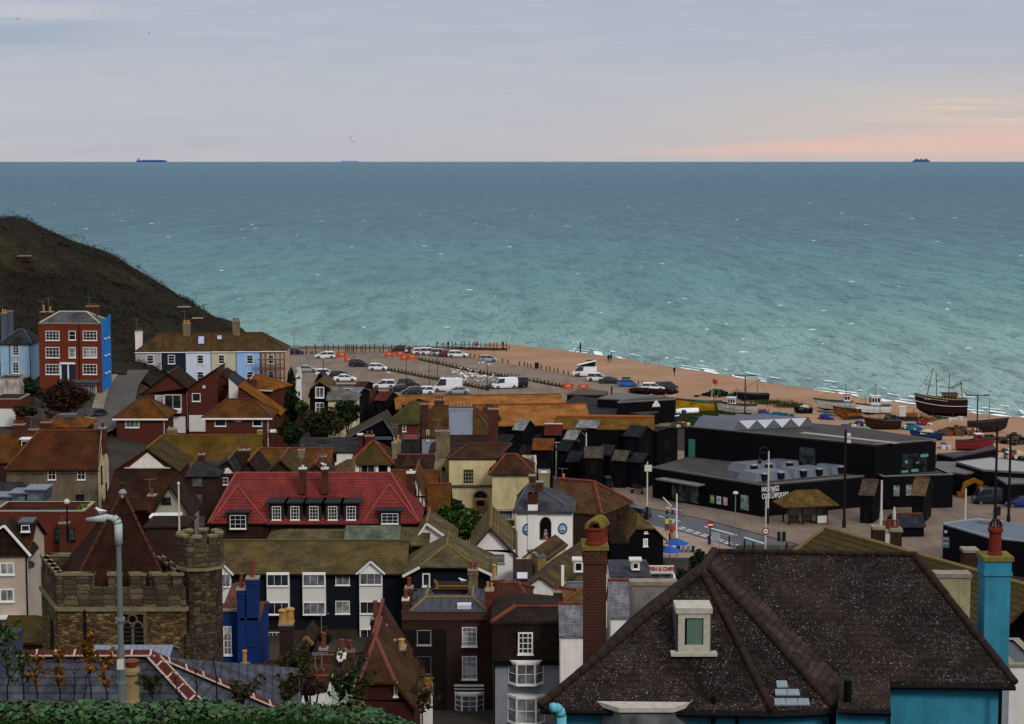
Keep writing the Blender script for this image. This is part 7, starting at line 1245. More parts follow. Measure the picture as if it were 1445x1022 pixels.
def boat(lb,px,py,L,rot,H,hull,bottom,deck=None,cabin=None,masts=(),name='fishing_boat',Bm=None,z=None,cover=None,stripe=None,tilt=0,keelmat=None,gear=True):
    z=4.9 if z is None else z; g=G(px,py,z); t=thing(name,lb,'boat',(g.x,g.y,z),rot,'boats drawn up on the shingle'); Bm=Bm or L*.3; k=.76 if L>3.5 else .9; t.scale=(k,k,k) if L!=8.6 or H<4 else (.96,.96,.74); t.rotation_euler[0]=R(tilt)
    rg=hullm(L,Bm,H); m=MB(); n=7
    for k in range(len(rg)-1):
        for i in range(n-1): m.add([rg[k][i],rg[k][i+1],rg[k+1][i+1],rg[k+1][i]],[(0,1,2,3)],1 if i in (2,3) else 0)
    m.poly(rg[-1],0); m.poly(list(reversed(rg[0])),0); h_=m.build('hull',[hull,bottom],t,uv=True)
    m=MB(); dz=-.28*H
    m.add([(r[0][0],r[0][1]*.95,r[0][2]+dz) for r in rg]+[(r[6][0],r[6][1]*.95,r[6][2]+dz) for r in rg],[(i,i+1,len(rg)+i+1,len(rg)+i) for i in range(len(rg)-1)]); m.build('deck',deck or WOOD,t,uv=False)
    m=MB(); m.path([r[0] for r in rg],.07*L**.35,5); m.path([r[6] for r in rg],.07*L**.35,5); m.tube(rg[-1][0],rg[-1][6],.07,.07,5); m.build('gunwale',stripe or DARKM,t,uv=False)
    MB().box(-L*.3,-.12,-.05,L*.42,.12,H*.18).build('keel',keelmat or bottom,t,uv=False)
    for x in (-L*.22,L*.2):
        for s_ in (-1,1): MB().tube((x,s_*Bm*.42,-.15),(x,s_*Bm*.33,H*.42),.06,.06,5).build('prop',WOOD,t,uv=False)
    for cb_ in (cabin or ()):
        x0,x1,wd,h0,h1,mat,roofm=cb_; m=MB(); z0=H*.72
        m.loft([[(x0,-wd/2,z0),(x1,-wd/2,z0),(x1,wd/2,z0),(x0,wd/2,z0)],[(x0+.12,-wd/2*.95,h1),(x1,-wd/2*.95,h1),(x1,wd/2*.95,h1),(x0+.12,wd/2*.95,h1)]]); cbn=m.build('wheelhouse',mat,t,uv=False)
        MB().box(x0-.12,-wd/2-.1,h1,x1+.12,wd/2+.1,h1+.1).build('wheelhouse_roof',roofm,cbn,uv=False)
        nw=max(2,int((x1-x0)/.6)); zz0=z0+(h1-z0)*.52; zz1=z0+(h1-z0)*.86
        for s_ in (-1,1):
            for k in range(nw):
                xa=x0+.2+(x1-x0-.3)*k/nw; MB().box(xa,s_*wd/2*.965-.02,zz0,xa+(x1-x0)/nw*.65,s_*wd/2*.965+.02,zz1).build('window',GLASS,cbn,uv=False)
        MB().box(x0+.02,-wd*.38,zz0,x0+.1,wd*.38,zz1).build('window',GLASS,cbn,uv=False)
    for ms in masts:
        x,hh,lean,stays=ms; m=MB().tube((x,0,H*.6),(x+lean,0,hh),.1,.07,6); m.build('mast',plain('mast_timber',c('#7a6a50'),.8,.2),t,uv=False)
        m=MB()
        for e in stays: m.tube((x+lean,0,hh-.1),e,.035,.035,4)
        if stays: m.build('rigging',DARKM,t,uv=False)
    if cover:
        x0,x1,hh,mat=cover; m=MB(); rings=[]
        for k in range(7):
            t_=k/6; x=x0+(x1-x0)*t_; hz=H*.95+hh*math.sin(math.pi*min(1,max(.12,t_)))**.5*random.uniform(.8,1.1); rings.append([(x,-Bm*.48,H*.9),(x,-Bm*.3,hz*.96),(x,0,hz),(x,Bm*.3,hz*.96),(x,Bm*.48,H*.9)])
        for a_,b_ in zip(rings,rings[1:]):
            for i in range(4): m.poly([a_[i],a_[i+1],b_[i+1],b_[i]])
        m.poly(rings[0]); m.poly(rings[-1][::-1]); m.build('tarpaulin',mat,t,uv=False,smooth=True)
    if gear:
        for k in range(5):
            x=random.uniform(-.25,.35)*L; y=random.uniform(-.25,.25)*Bm; s_=random.uniform(.2,.45); mm=random.choice([plain('orange_buoy',c('#a8502a'),.6,.2),plain('net_green',c('#2f5a4a'),.9,.3),plain('fish_box_blue',c('#2c4a7a'),.7,.2),OFFW,plain('rust_gear',c('#5a3626'),.9,.3)])
            m=MB().box(x-s_,y-s_*.7,H*.7,x+s_,y+s_*.7,H*.72+s_*1.1); m.build('deck_gear',mm,t,uv=False)
    return t
YEL=plain('worn_yellow_hull',c('#a8842c'),.7,.4,1.2); WHH=plain('worn_white_hull',c('#a8a59c'),.7,.3,1.2); BLH=plain('tarred_hull',c('#1f1d1f'),.8,.3); MRN=plain('maroon_hull',c('#35201f'),.7,.25,1.2); RSTH=plain('rust_hull',c('#8a5426'),.8,.5,1); BRH=plain('brown_wood_hull',c('#3f2a22'),.85,.3,1.2); REDH=plain('red_hull',c('#8a2f33'),.6,.25,1.2); BLU=plain('blue_hull',c('#26406e'),.6,.2,1.2); BOT=plain('black_bottom',c('#19181a'),.8,.3)
WC=plain('white_cabin',c('#c9c7c2'),.5,.1); GRN=plain('green_netting',c('#2c5a4a'),.9,.3,3)
boat('long worn yellow fishing boat with a black bottom and green netting aboard',988,583,10.2,3,2.6,YEL,BOT,cover=(-2.5,3,.6,GRN),masts=[(3.2,5.5,.1,[])]); 
boat('white fishing boat with a black rail and white wheelhouse, bow to the left',1042,585,8.5,-8,2.2,WHH,BOT,cabin=[(-2.6,-.6,1.7,0,3.9,WC,WC)],masts=[(-.4,6.2,0,[(-4,0,3),(3.5,0,2.4)])],cover=(.2,2.4,.2,plain('dark_red_cloth',c('#5a2a28'),.9,.2)))
boat('dark tarred boat with a mast and trawl gear behind the white fishing boat',1062,566,8,10,1.7,BLH,BOT,masts=[(1.2,5.2,0,[(-3.5,0,2),(3.6,0,1.9)]),(-1.6,3.8,.1,[])])
boat('small black boat under a cream tarpaulin alone on the shingle',1134,585,3.4,5,1.3,BLH,BOT,cover=(-.7,1.2,.7,plain('cream_tarpaulin',c('#b3aa98'),.9,.2,3)))
boat('white clinker fishing boat with a red topped wheelhouse near the surf',1178,580,8.4,-3,2.2,WHH,BOT,cabin=[(2.0,3.6,1.6,0,3.8,WC,plain('red_roof_paint',c('#a8402c'),.6,.1))],masts=[(2.7,6.4,-.2,[(-3.9,0,3)])])
boat('rusty orange boat propped beside a tractor',1196,590,5.6,-12,2.0,RSTH,BRH,masts=[(.5,3.6,0,[])])
boat('small plain white dinghy below the clinker boat',1168,587,3.4,6,.7,WHH,WHH,gear=False,name='dinghy')
boat('white trawler with a tall white wheelhouse and deck rails',1234,585,7.6,8,2.0,WC,BOT,cabin=[(-1.1,1.2,1.9,0,4.3,WC,WC)],masts=[(.2,7.2,0,[(-3.4,0,2.8),(3.3,0,2.3)]),(-2.2,4.2,0,[])])
boat('old dark brown wooden boat hull behind the gallery parapet',1247,607,7.4,5,2.1,BRH,BRH,cabin=[(.6,1.4,1,0,2.7,plain('peeling_pink',c('#8a5c4a'),.9,.3),DARKM)],masts=[(-.9,7.2,0,[(-3.2,0,2.8),(3.3,0,2.3)])])
tr=boat('large maroon and black trawler with white stripes and steel gantry, standing high by the sea',1330,588,8.6,-4,4.1,MRN,BOT,cabin=[(-.2,2.5,2.2,0,5.5,plain('tan_wheelhouse',c('#8a6a4c'),.7,.25),plain('maroon_roof',c('#4a2224'),.6,.1))],masts=[(-3.2,11.4,1.3,[(-4.8,0,5.6),(2.4,0,6)]),(-1.0,10.2,-.3,[(2.2,-.6,5.6)]),(1.0,10.0,.1,[(-4.6,0,5.4),(4.2,0,5)]),(3.6,8.4,-.5,[(4.3,0,4.6)])],stripe=plain('cream_rail',c('#8a7560'),.7,.2))
m=MB(); rg=hullm(8.6,8.6*.3,4.1)
for pp_,r_ in (([tuple(V(r[1])+V((0,-.05,0))) for r in rg],.08),([tuple(V(r[5])+V((0,.05,0))) for r in rg],.08),([tuple(V(r[0])*.72+V(r[1])*.28+V((0,-.06,0))) for r in rg[:8]],.05)): MB().path(pp_,r_,5).build('white_stripe',OFFW,tr,uv=False)
m=MB(); m.tube((1.3,-.8,6.6),(3.2,-.8,8),.09); m.tube((1.3,.8,6.6),(3.2,.8,8),.09); m.tube((3.2,-.8,8),(3.2,.8,8),.09); m.tube((-.8,-.9,7.2),(1.2,-.9,7.0),.08); m.build('gantry',plain('rusty_steel',c('#4a3328'),.8,.3),tr,uv=False)
q=V(rg[2][0])*.55+V(rg[2][1])*.45; text(tr,'RX 59',.5,(q.x+.3,q.y-.12,q.z),(R(88),0,R(-22)),wm,ext=.01,name='registration_number')
boat('dark trawler with a square steel gantry, bow to the right',1392,611,8.0,183,2.4,plain('weathered_dark_hull',c('#3a322c'),.85,.4,1),BOT,masts=[(-.5,7.4,0,[])]); g=G(1392,611,4.9); 
m=MB(); 
boat('red fishing boat with a red and white wheelhouse behind the long black shed',1374,636,7.2,184,2.0,REDH,plain('dark_red_bottom',c('#4a2022'),.8,.2),cabin=[(-1.6,-.2,1.5,0,3.4,plain('red_cabin',c('#a83436'),.6,.15),WC)])
boat('blue fishing boat under a cream tarpaulin behind the gallery',1308,622,6.2,2,1.7,BLU,BLU,cover=(-1.6,1.6,.8,plain('cream_tarpaulin',0)))
boat('small navy and white boat with a blue cover beside the black shed',943,596,3.4,172,1.0,BLU,BLU,cover=(-.9,1.2,.6,plain('blue_tarpaulin',c('#2c4a9a'),.7,.2,3)),stripe=WHITE,gear=False)
boat('dark navy dinghy lying by the gallery roof',986,594,2.6,5,.7,BLU,BLU,gear=False,name='dinghy')
t=thing('upturned_boat','white upturned dinghy with a blue patch on the grass','boat',tuple(G(968,585,4.95)),8); rg=hullm(4.4,1.5,.8); m=MB()
for k in range(len(rg)-1):
    for i in range(6): m.poly([(p[0],p[1],1.15-p[2]) for p in (rg[k][i],rg[k][i+1],rg[k+1][i+1],rg[k+1][i])])
m.poly([(p[0],p[1],1.15-p[2]) for p in rg[-1]]); m.build('hull',WHITE,t,uv=False); MB().lathe((-.5,-.5,.3),[(.45,0),(.5,.3),(.3,.6)],9).build('blue_patch',plain('blue_tarpaulin',0),t,uv=False)
# heaps of gear on the beach
def heap(lb,px,py,w_,d_,h_,mats,n,nm='net_heap',cat='fishing gear'):
    g=G(px,py,4.95); t=thing(nm,lb,cat,tuple(g)); 
    for k,mt in enumerate(mats):
        m=MB()
        for i in range(n):
            x,y=random.gauss(0,.32)*w_,random.gauss(0,.3)*d_; s_=random.uniform(.25,.6); zz=max(0,h_*(1-(abs(x)/w_+abs(y)/d_)))*random.uniform(.2,1); a_=random.uniform(0,3)
            pts=[(x+s_*math.cos(a_+q*1.57)*random.uniform(.7,1.2),y+s_*math.sin(a_+q*1.57)*random.uniform(.7,1.2)) for q in range(4)]; m.prism(pts,max(0,zz-.3),zz+s_*random.uniform(.4,.9))
        o=m.build('gear_pile',mt,t,uv=False); o['kind']='stuff'
    return t
TEAL=plain('teal_tarpaulin',c('#2f7a84'),.8,.2,3); BLT=plain('blue_tarpaulin',0); CRT=plain('cream_tarpaulin',0); ORB=plain('orange_buoy',c('#a8502a'),.6,.2); PNK=plain('pink_float',c('#a85a5a'),.7,.2); WHF=plain('white_float',c('#b8b4ae'),.7,.1); POT_=plain('lobster_pot',c('#5a5046'),.95,.3,4); GTC=plain('bright_green_crate',c('#3f8a6a'),.7,.2)
heap('long grey heap of lobster pots and netting behind the red boat',1348,614,5.5,3.0,1.5,[POT_,WOOD,RSTH],60); heap('pile of blue and teal tarpaulins beside the brown boat',1285,607,2.4,1.6,1.2,[TEAL,BLT,WHF],10); heap('green and white fish boxes by the gallery parapet',1222,610,1.6,1.2,1.1,[GTC,WHF],7)
heap('mixed heap of pale floats and orange gear at the right edge',1420,645,4,3,1.2,[WHF,ORB,POT_,CRT],30); heap('dark heap of nets by the right edge',1430,626,3.5,2,1.8,[BOT,POT_],28); heap('blue and white bundles on the grass behind the black shed',1332,634,1.6,1.2,.8,[BLT,WHF],6)
heap('green netting heap on the shingle behind the rooflights',1100,589,3.5,1.2,.9,[GRN,BLT,TEAL],14); heap('pale bundles and white bags under the big trawler',1352,595,2.6,1.0,.7,[CRT,WHF],9); heap('green net rolls under the big trawler',1325,592,1.8,.8,.5,[GRN],8); heap('blue tarpaulin heap at the stern of the white fishing boat',1075,584,1.6,1,.9,[BLT,ORB],6)
heap('dark bramble and gear heap in front of the green netting',905,562,2,1,1,[BOT],10) if 0 else None
for lb,px,py,w_,mm in (('scatter of crates and rope left of the brown boat hull',1212,602,2.4,[WOOD,BLT,WHF]),('rusty gear heap between the bulldozer and the big trawler',1306,594,2.2,[RSTH,POT_]),('brown gear strewn along the shingle below the dark trawler',1400,622,3.6,[POT_,BOT,WOOD]),('pale rope heaps and floats in front of the dark trawler',1372,612,2.6,[CRT,ORB,POT_]),('grey timber and pots beside the white trawler',1258,592,2.0,[WOOD,POT_]),('low dark heap of rope behind the white rooflights',1135,597,3.0,[BOT,GRN]),('clutter of crates by the orange boat',1165,592,2.0,[WOOD,BLT])): heap(lb,px,py,w_,1.3,.8,mm,9)
heap('dark net store along the top of the beach',1010,560,6,1.4,1.6,[BOT,GRN],26); heap('red and blue fish boxes on the shingle by the bulldozer',1300,601,2.0,1.0,.8,[plain('fish_box_red',c('#8a3036'),.7,.2),BLT,WHF],8); heap('brown gear and crates beside the blue covered boat',960,602,2.4,1.2,.9,[POT_,RSTH,WHF],9)
# tractors and bulldozers
def dozer(lb,px,py,rot,col,s=1.0,cabm=None):
    g=G(px,py,4.95); t=thing('bulldozer',lb,'bulldozer',tuple(g),rot); t.scale=(s,s,s)
    for y in (-1.0,.6):
        m=MB(); n=12; pr=[(-1.5+.45*math.cos(a_),.45+.45*math.sin(a_)) for a_ in [math.pi/2+math.pi*i/6 for i in range(7)]]+[(1.5+.45*math.cos(a_),.45+.45*math.sin(a_)) for a_ in [-math.pi/2+math.pi*i/6 for i in range(7)]]
        m.loft([[(x,y,z) for x,z in pr],[(x,y+.45,z) for x,z in pr]]); m.build('track',DARKM,t,uv=False)
    MB().box(-1.9,-.5,.5,.4,.5,1.5).build('engine_body',col,t,uv=False); cb_=MB().box(.3,-.65,.8,1.5,.65,2.6).build('cab',cabm or col,t,uv=False); MB().box(.25,-.75,2.6,1.6,.75,2.75).build('cab_roof',OFFW,cb_,uv=False); MB().box(.28,-.5,1.6,.3,.5,2.4).build('window',GLASS,cb_,uv=False); MB().box(.5,-.68,1.6,1.3,-.64,2.4).build('window',GLASS,cb_,uv=False)
    m=MB(); n=6; m.loft([[(-2.6-.25*math.cos(z*1.8-1),y,.1+z) for z in (0,.3,.6,.9,1.1)]+[(-2.45-.25*math.cos(z*1.8-1),y,.1+z) for z in (1.1,.9,.6,.3,0)] for y in (-1.5,1.5)]); m.build('blade',RSTH,t,uv=False); m=MB().tube((-2.5,-.9,.5),(0,-.9,.6),.1); m.tube((-2.5,.9,.5),(0,.9,.6),.1); m.build('push_arm',col,t,uv=False); MB().tube((-1.2,0,1.5),(-1.2,0,2.3),.07).build('exhaust',DARKM,t,uv=False)
dozer('rust orange bulldozer with a white cab beside the big trawler',1280,594,175,plain('rusty_orange',c('#8a5a24'),.8,.4,1.5),.9,OFFW); dozer('rusty tractor beside the orange boat',1206,592,10,plain('rusty_orange',0),.72)
# ---------------------------------------------------------------- cars
def paint(n,h): return plain('car_paint_'+n,c(h),.3,.08,1,.5)
TYRE=plain('tyre_rubber',c('#151515'),.9,.1); RIM=plain('alloy_rim',c('#77787a'),.4,.1,3,.5,.6); CGL=glass('car_glass',(.012,.014,.017,1),.06,.3); TAIL=plain('tail_light_red',c('#8a1f1c'),.3,.05); HEADL=plain('head_light_lens',c('#b9bcc0'),.2,.05)
def car_proto(kind):
    L,Wd,H={'hatch':(4.0,1.75,1.48),'saloon':(4.6,1.8,1.42),'estate':(4.6,1.8,1.5),'suv':(4.5,1.85,1.7),'van':(5.0,1.95,2.1),'bigvan':(5.6,2.0,2.5)}[kind]
    t=bpy.data.objects.new('parked_car' if 'van' not in kind else 'parked_van',None); C.objects.link(t); hw=Wd/2; b=.92 if kind in('suv','van','bigvan') else .86
    if 'van' in kind: b=1.15
    x0,x1=-L/2,L/2
    secs=[(x0,.42,b*.82,hw*.86),(x0+.12,.25,b,hw*.96),(x0+.8,.2,b+.03,hw),(0,.2,b+.02,hw),(x1-1.0,.2,b-.03,hw),(x1-.35,.22,b-.14,hw*.94),(x1,.34,b-.3,hw*.8)]
    m=MB(); ring=lambda x,zb,zt,w_:[(x,-w_*.94,zb),(x,-w_,zb+(zt-zb)*.35),(x,-w_*.96,zt-.05),(x,-w_*.86,zt),(x,w_*.86,zt),(x,w_*.96,zt-.05),(x,w_,zb+(zt-zb)*.35),(x,w_*.94,zb)]
    m.loft([ring(*q) for q in secs]); p=paint('white','#c3c4c4')
    body=m.build('body',[p],t,uv=False,smooth=False)
    f0={'hatch':(x0+.1,x0+.45,.35,1.35),'saloon':(x0+.75,x0+1.35,.25,1.35),'estate':(x0+.1,x0+.45,.35,1.4),'suv':(x0+.08,x0+.35,.35,1.35),'van':(x0+.02,x0+.1,1.35,2.1),'bigvan':(x0+.02,x0+.08,1.5,2.2)}[kind]
    ra,rb,rc,rd=f0; zz=b-.02; m=MB(); g=lambda x,w_,z:[(x,-w_,z),(x,w_,z)]
    A=[(ra,-hw*.9,zz),(rd,-hw*.9,zz-.04),(rd,hw*.9,zz-.04),(ra,hw*.9,zz)]; B_=[(rb,-hw*.74,H-.06),(rc,-hw*.74,H-.06),(rc,hw*.74,H-.06),(rb,hw*.74,H-.06)]
    m.loft([A,B_]); m.build('windows',CGL,t,uv=False)
    m=MB(); m.loft([[(rb-.05,-hw*.78,H-.1),(rc+.03,-hw*.78,H-.1),(rc+.03,hw*.78,H-.1),(rb-.05,hw*.78,H-.1)],[(rb+.1,-hw*.66,H),(rc-.12,-hw*.66,H),(rc-.12,hw*.66,H),(rb+.1,hw*.66,H)]])
    for s_ in (-1,1):
        for k,(ta,tb) in enumerate((((ra,zz),(rb,H-.08)),((rd,zz),(rc,H-.08)),((ra*.45+rd*.55,zz),(rb*.5+rc*.5,H-.08)))): m.tube((ta[0],s_*hw*.905,ta[1]),(tb[0],s_*hw*.75,tb[1]),.05,.045,4)
    if 'van' in kind:
        for s_ in (-1,1): m.add([(ra+.0,s_*hw*.93,zz-.05),(rd*.15,s_*hw*.93,zz-.05),(rc*.15,s_*hw*.77,H-.06),(rb,s_*hw*.77,H-.06)],[(0,1,2,3)])
        m.add([(ra-.02,-hw*.93,zz),(ra-.02,hw*.93,zz),(rb-.03,hw*.77,H-.06),(rb-.03,-hw*.77,H-.06)],[(0,1,2,3)])
    m.build('roof',[p],t,uv=False)
    r=.33 if kind!='suv' else .38
    for sx in (x0+.85,x1-.85):
        for s_ in (-1,1):
            wv=MB(); n=14
            for rr,o0,o1,mi in ((r,-.11,.11,0),(r*.62,.0,.125,1)):
                wv.loft([[(sx+rr*math.cos(a),s_*(hw-.1)+o*s_,r+rr*math.sin(a)) for a in [2*math.pi*i/n for i in range(n)]] for o in (o0,o1)],mi)
            wv.build('wheel',[TYRE,RIM],t,uv=False)
    for s_ in (-1,1):
        m=MB().box(x0-.02,s_*hw*.72-.14,b*.62,x0+.1,s_*hw*.72+.14,b*.86); m.build('tail_light',TAIL,t,uv=False); m=MB().box(x1-.16,s_*hw*.62-.16,b-.44,x1+.0,s_*hw*.62+.16,b-.3); m.build('headlight',HEADL,t,uv=False)
    m=MB().box(x0-.03,-.26,.5,x0+.03,.26,.62); m.build('number_plate',plain('yellow_plate',c('#a88a2c'),.5,.05),t,uv=False)
    for o in KIDS(t):
        if o.name.split('.')[0] in ('body','roof'): o.material_slots[0].link='OBJECT'
    return t
PROTO={}
def car(lb,kind,px,py,rot,col,cat=None,z=5.05,grp='cars parked by the sea',Y=None):
    first=kind not in PROTO
    if first: PROTO[kind]=car_proto(kind)
    o=PROTO[kind] if first else copy_tree(PROTO[kind])
    g=G(px,py,z) if Y is None else P(px,py,Y); o.location=(g.x,g.y,g.z); o.rotation_euler=(0,0,R(rot)); tag(o,lb,cat or ('van' if 'van' in kind else 'car'),grp)
    for ch in KIDS(o):
        if ch.name.split('.')[0] in ('body','roof'): ch.material_slots[0].material=col
    return o
PW_,PS,PD,PN,PR,PM,PK,PB,PG_=paint('white','#cfd0d0'),paint('silver','#8f9194'),paint('dark_grey','#2c2e32'),paint('navy','#1c2230'),paint('red','#7a2026'),paint('maroon','#4a1c22'),paint('black','#141416'),paint('blue','#1f6ab8'),paint('grey','#5a5d62')
car('dark navy hatchback at the far left corner of the car park','hatch',417,500,0,PN); car('white estate car behind an orange barrier at the far left','estate',459,505.5,182,PW_); car('dark navy estate with a pale roof beside the orange barriers','suv',507,517.5,0,PN); car('white hatchback nose to tail with the dark navy estate','hatch',533.5,522.5,0,PW_)
car('dull silver car half behind the white kiosk','saloon',433,525,0,PS); car('white car behind the small dark gable','hatch',459,530.5,2,PW_); car('dark grey estate between two white cars near the sheds','estate',481,533,3,PD); car('white coupe at the edge of the low sheds','saloon',487,538,4,PW_)
car('white off road car with black wheels beside the tarred huts','suv',542,548,178,PW_); car('deep red large hatchback in the middle of the near row','suv',577,546,0,PM); car('dark blue car in front of the deep red one','saloon',565,552.5,185,PN); car('dark grey hatchback left of the white car at the ochre roof','hatch',581,556.5,190,PD); car('white hatchback just over the ochre roof','hatch',598,556,185,PW_)
car('tall white panel van in the near row above the ochre roof','bigvan',632,552,178,PW_); car('silver blue saloon peeping over the ochre roof','saloon',646,556,183,PS)
car('maroon hatchback at the left end of the far row','hatch',564,496,178,PM); car('red hatchback second in the far row','hatch',583,498,15,PR); car('white hatchback third in the far row','hatch',593,500,20,PW_); car('white people carrier in the middle of the far row','suv',606,501,2,PW_); car('silver off road car right of the white people carrier','suv',622,502.5,-3,PS); car('red car tail behind the white estate at the end of the row','hatch',632,503,20,PR); car('white estate at the right end of the far row','estate',646,504,-1,PW_); car('silver hatchback on its own at the shingle edge','hatch',689,510.5,2,PS)
car('grey green hatchback beside the two vans','hatch',697,547,200,PG_); car('white van between the grey green hatchback and black van','van',712,548,200,PW_); car('black van right of the white one, side windows dark','van',727,547,182,PK)
cv=car('white camper van with its pop-up roof raised','van',825,531,178,PW_); m=MB(); m.loft([[(-2.2,-.8,2.12),(1.4,-.8,2.12),(1.4,.8,2.12),(-2.2,.8,2.12)],[(-2.1,-.75,3.15),(1.4,-.75,2.2),(1.4,.75,2.2),(-2.1,.75,3.15)]]); m.build('pop_up_tent',plain('tent_canvas',c('#1f2226'),.9,.1),cv,uv=False); MB().add([(-2.3,-.85,3.17),(1.5,-.85,2.24),(1.5,.85,2.24),(-2.3,.85,3.17),(-2.3,-.85,3.27),(1.5,-.85,2.34),(1.5,.85,2.34),(-2.3,.85,3.27)],[(0,3,2,1),(4,5,6,7),(0,1,5,4),(1,2,6,5),(2,3,7,6),(3,0,4,7)]).build('raised_roof',WHITE,cv,uv=False)
car('white off road car between the camper van and a dark saloon','suv',844,538,-8,PW_); car('dark grey saloon third from the camper van','saloon',861,541,-4,PD)
bc=car('bright blue hatchback with a black roof box','hatch',886,545.5,2,PB); m=MB(); m.loft([[(-1.2,-.4,1.55),(.6,-.4,1.55),(.6,.4,1.55),(-1.2,.4,1.55)],[(-1.1,-.35,1.9),(.4,-.35,1.86),(.4,.35,1.86),(-1.1,.35,1.9)]]); m.build('roof_box',PK,bc,uv=False)
car('white estate half hidden by the low fence near the brambles','estate',921,551,-2,PW_); car('dark green off road car beside the brambles','suv',941,550,30,PD)
car('black hatchback with a yellow number plate on the street below the black barn','hatch',898,731,128,PK,grp='cars on the streets'); car('blue car in the street above the black hatchback','hatch',876,720,128,paint('mid_blue','#2f4f8a'),grp='cars on the streets')
car('dark car parked where the hillside street bends','hatch',137,590,65,PN,grp='cars on the streets',Y=297); car('dark navy van with a yellow panel beside the gallery square','van',1399,711,182,PN,grp='cars on the streets'); car('deep blue car at the right edge by the square','hatch',1441,716,170,paint('deep_blue','#1c2f7a'),grp='cars on the streets')
# ---------------------------------------------------------------- posts, barriers, fences
WPOST=plain('post_timber',c('#4a3f35'),.95,.3,4)
def mk_post(h,r,nm='timber_post'):
    m=MB(); m.loft([[(-r,-r,-.2),(r,-r,-.2),(r,r,-.2),(-r,r,-.2)],[(-r,-r,h-.06),(r,-r,h-.06),(r,r,h-.06),(-r,r,h-.06)],[(-r*.5,-r*.5,h),(r*.5,-r*.5,h),(r*.5,r*.5,h),(-r*.5,r*.5,h)]]); return m.build(nm,WPOST,uv=False)
def posts(lb,grp,pts,h,r,z=5.0):
    p=mk_post(h,r); first=True
    for px,py in pts:
        o=p if first else p.copy(); 
        if not first: C.objects.link(o)
        first=False; g=G(px+random.uniform(-.3,.3),py,z); o.location=(g.x,g.y,g.z); o.scale=(1,1,random.uniform(.85,1.1)); tag(o,lb,'post',grp)
def line(a,b,n): return [(a[0]+(b[0]-a[0])*i/(n-1),a[1]+(b[1]-a[1])*i/(n-1)) for i in range(n)]
rowA=line((591,508),(678,527.5),19)+line((683,528.5),(742,536),13)+line((753,539),(800,548),10); rowB=line((548,523),(690,551),31)
posts('short timber post in the upper line that crosses the car park','upper line of car park posts',rowA,.85,.13); posts('short timber post in the lower line that crosses the car park','lower line of car park posts',rowB,.85,.13)
posts('timber post along the edge of the shingle beyond the parked cars','posts along the shingle edge',[(664,505),(670,505.5),(676,506.5),(709,512),(717,513),(733,516),(740,517),(745,518),(749,519),(764,522),(771,523),(776,524),(782,525),(787,526),(795,528),(802,530),(870,539),(901,543),(907,544),(925,546),(817,532)],.95,.12,5.05)
posts('small dark post at the back edge of the car park above the sea','posts at the back of the car park',[(x,500.5-(x-425)*.02) for x in (428,433,438,441,446,536,541,549,553,558,571,577,598)],.8,.13)
posts('tall thin timber post standing on the sea wall','tall posts on the sea wall',[(x,496.5-.002*(x-430)) for x in (432,445,458,463,471,478,488,490.5,493,496.5,499,503,509,512,516,522,528.5,541,553,565,577.5)],1.7,.09,5.45)
posts('tall timber post on the harbour arm fence','harbour arm posts',[(x,492+.03*(x-638)) for x in (638,643,651,655,662,667,672,679,685,691,697,701,709,715)],1.7,.1,5.2)
t=thing('timber_rail_fence','low timber wall and rail between the harbour arm posts','fence',tuple(G(638,493,5.0))); a=G(638,493,5); b=G(716,495,5); m=MB()
d=b-a; m.tube((0,0,1.2),(d.x,d.y,1.2),.05); m.build('rail',WPOST,t,uv=False); nn=V((-d.y,d.x,0)).normalized()*.2; m=MB(); m.add([(0,0,-.3),(d.x,d.y,-.3),(d.x+nn.x,d.y+nn.y,-.3),(nn.x,nn.y,-.3),(0,0,.55),(d.x,d.y,.55),(d.x+nn.x,d.y+nn.y,.55),(nn.x,nn.y,.55)],[(0,1,5,4),(1,2,6,5),(2,3,7,6),(3,0,4,7),(4,5,6,7)]); m.build('timber_wall',plain('rusty_timber',c('#6a4a3a'),.9,.3,2),t,uv=False)
OB=plain('orange_barrier',c('#b8502c'),.6,.15)
def barrier(lb,px,py,rot):
    g=G(px,py,5.05); t=thing('barrier',lb,'barrier',tuple(g),rot,'orange plastic barriers in the car park')
    m=MB(); m.loft([[(-1,-.25,0),(1,-.25,0),(1,.25,0),(-1,.25,0)],[(-1,-.12,.3),(1,-.12,.3),(1,.12,.3),(-1,.12,.3)],[(-1,-.1,1),(1,-.1,1),(1,.1,1),(-1,.1,1)]]); m.build('panel',OB,t,uv=False)
    for x in (-.7,.7): MB().box(x-.15,-.3,0,x+.15,.3,.1).build('foot',DARKM,t,uv=False)
    MB().box(-.4,-.14,.55,.4,.14,.75).build('reflective_strip',WHF,t,uv=False)
for lb,px,py,r_ in (('orange barrier in front of the white estate car',470,505.5,5),('orange barrier between the white estate and the dark navy estate, upper of two',482.5,504,5),('orange barrier touching the nose of the dark navy estate',492,511,10),('left orange barrier of the group by the far row',549,503.5,5),('tall orange barrier in the middle of the group by the far row',565,502.5,2),('front orange barrier of the group by the far row',571,508,0),('right orange barrier of the group by the far row',582,507,5),('left orange barrier beyond the ochre warehouse roof',802,549,0),('right orange barrier beyond the ochre warehouse roof',823,550,0)): barrier(lb,px,py,r_)
def bin_(lb,px,py,z,col=DARKM,s=1):
    g=G(px,py,z); t=thing('litter_bin',lb,'bin',tuple(g)); m=MB().lathe((0,0,0),[(.45*s,0),(.5*s,.1),(.5*s,1.2*s),(.4*s,1.35*s)],10); m.build('body',col,t,uv=False); MB().box(-.2*s,-.54*s,.9*s,.2*s,-.44*s,1.1*s).build('opening',BOT,t,uv=False)
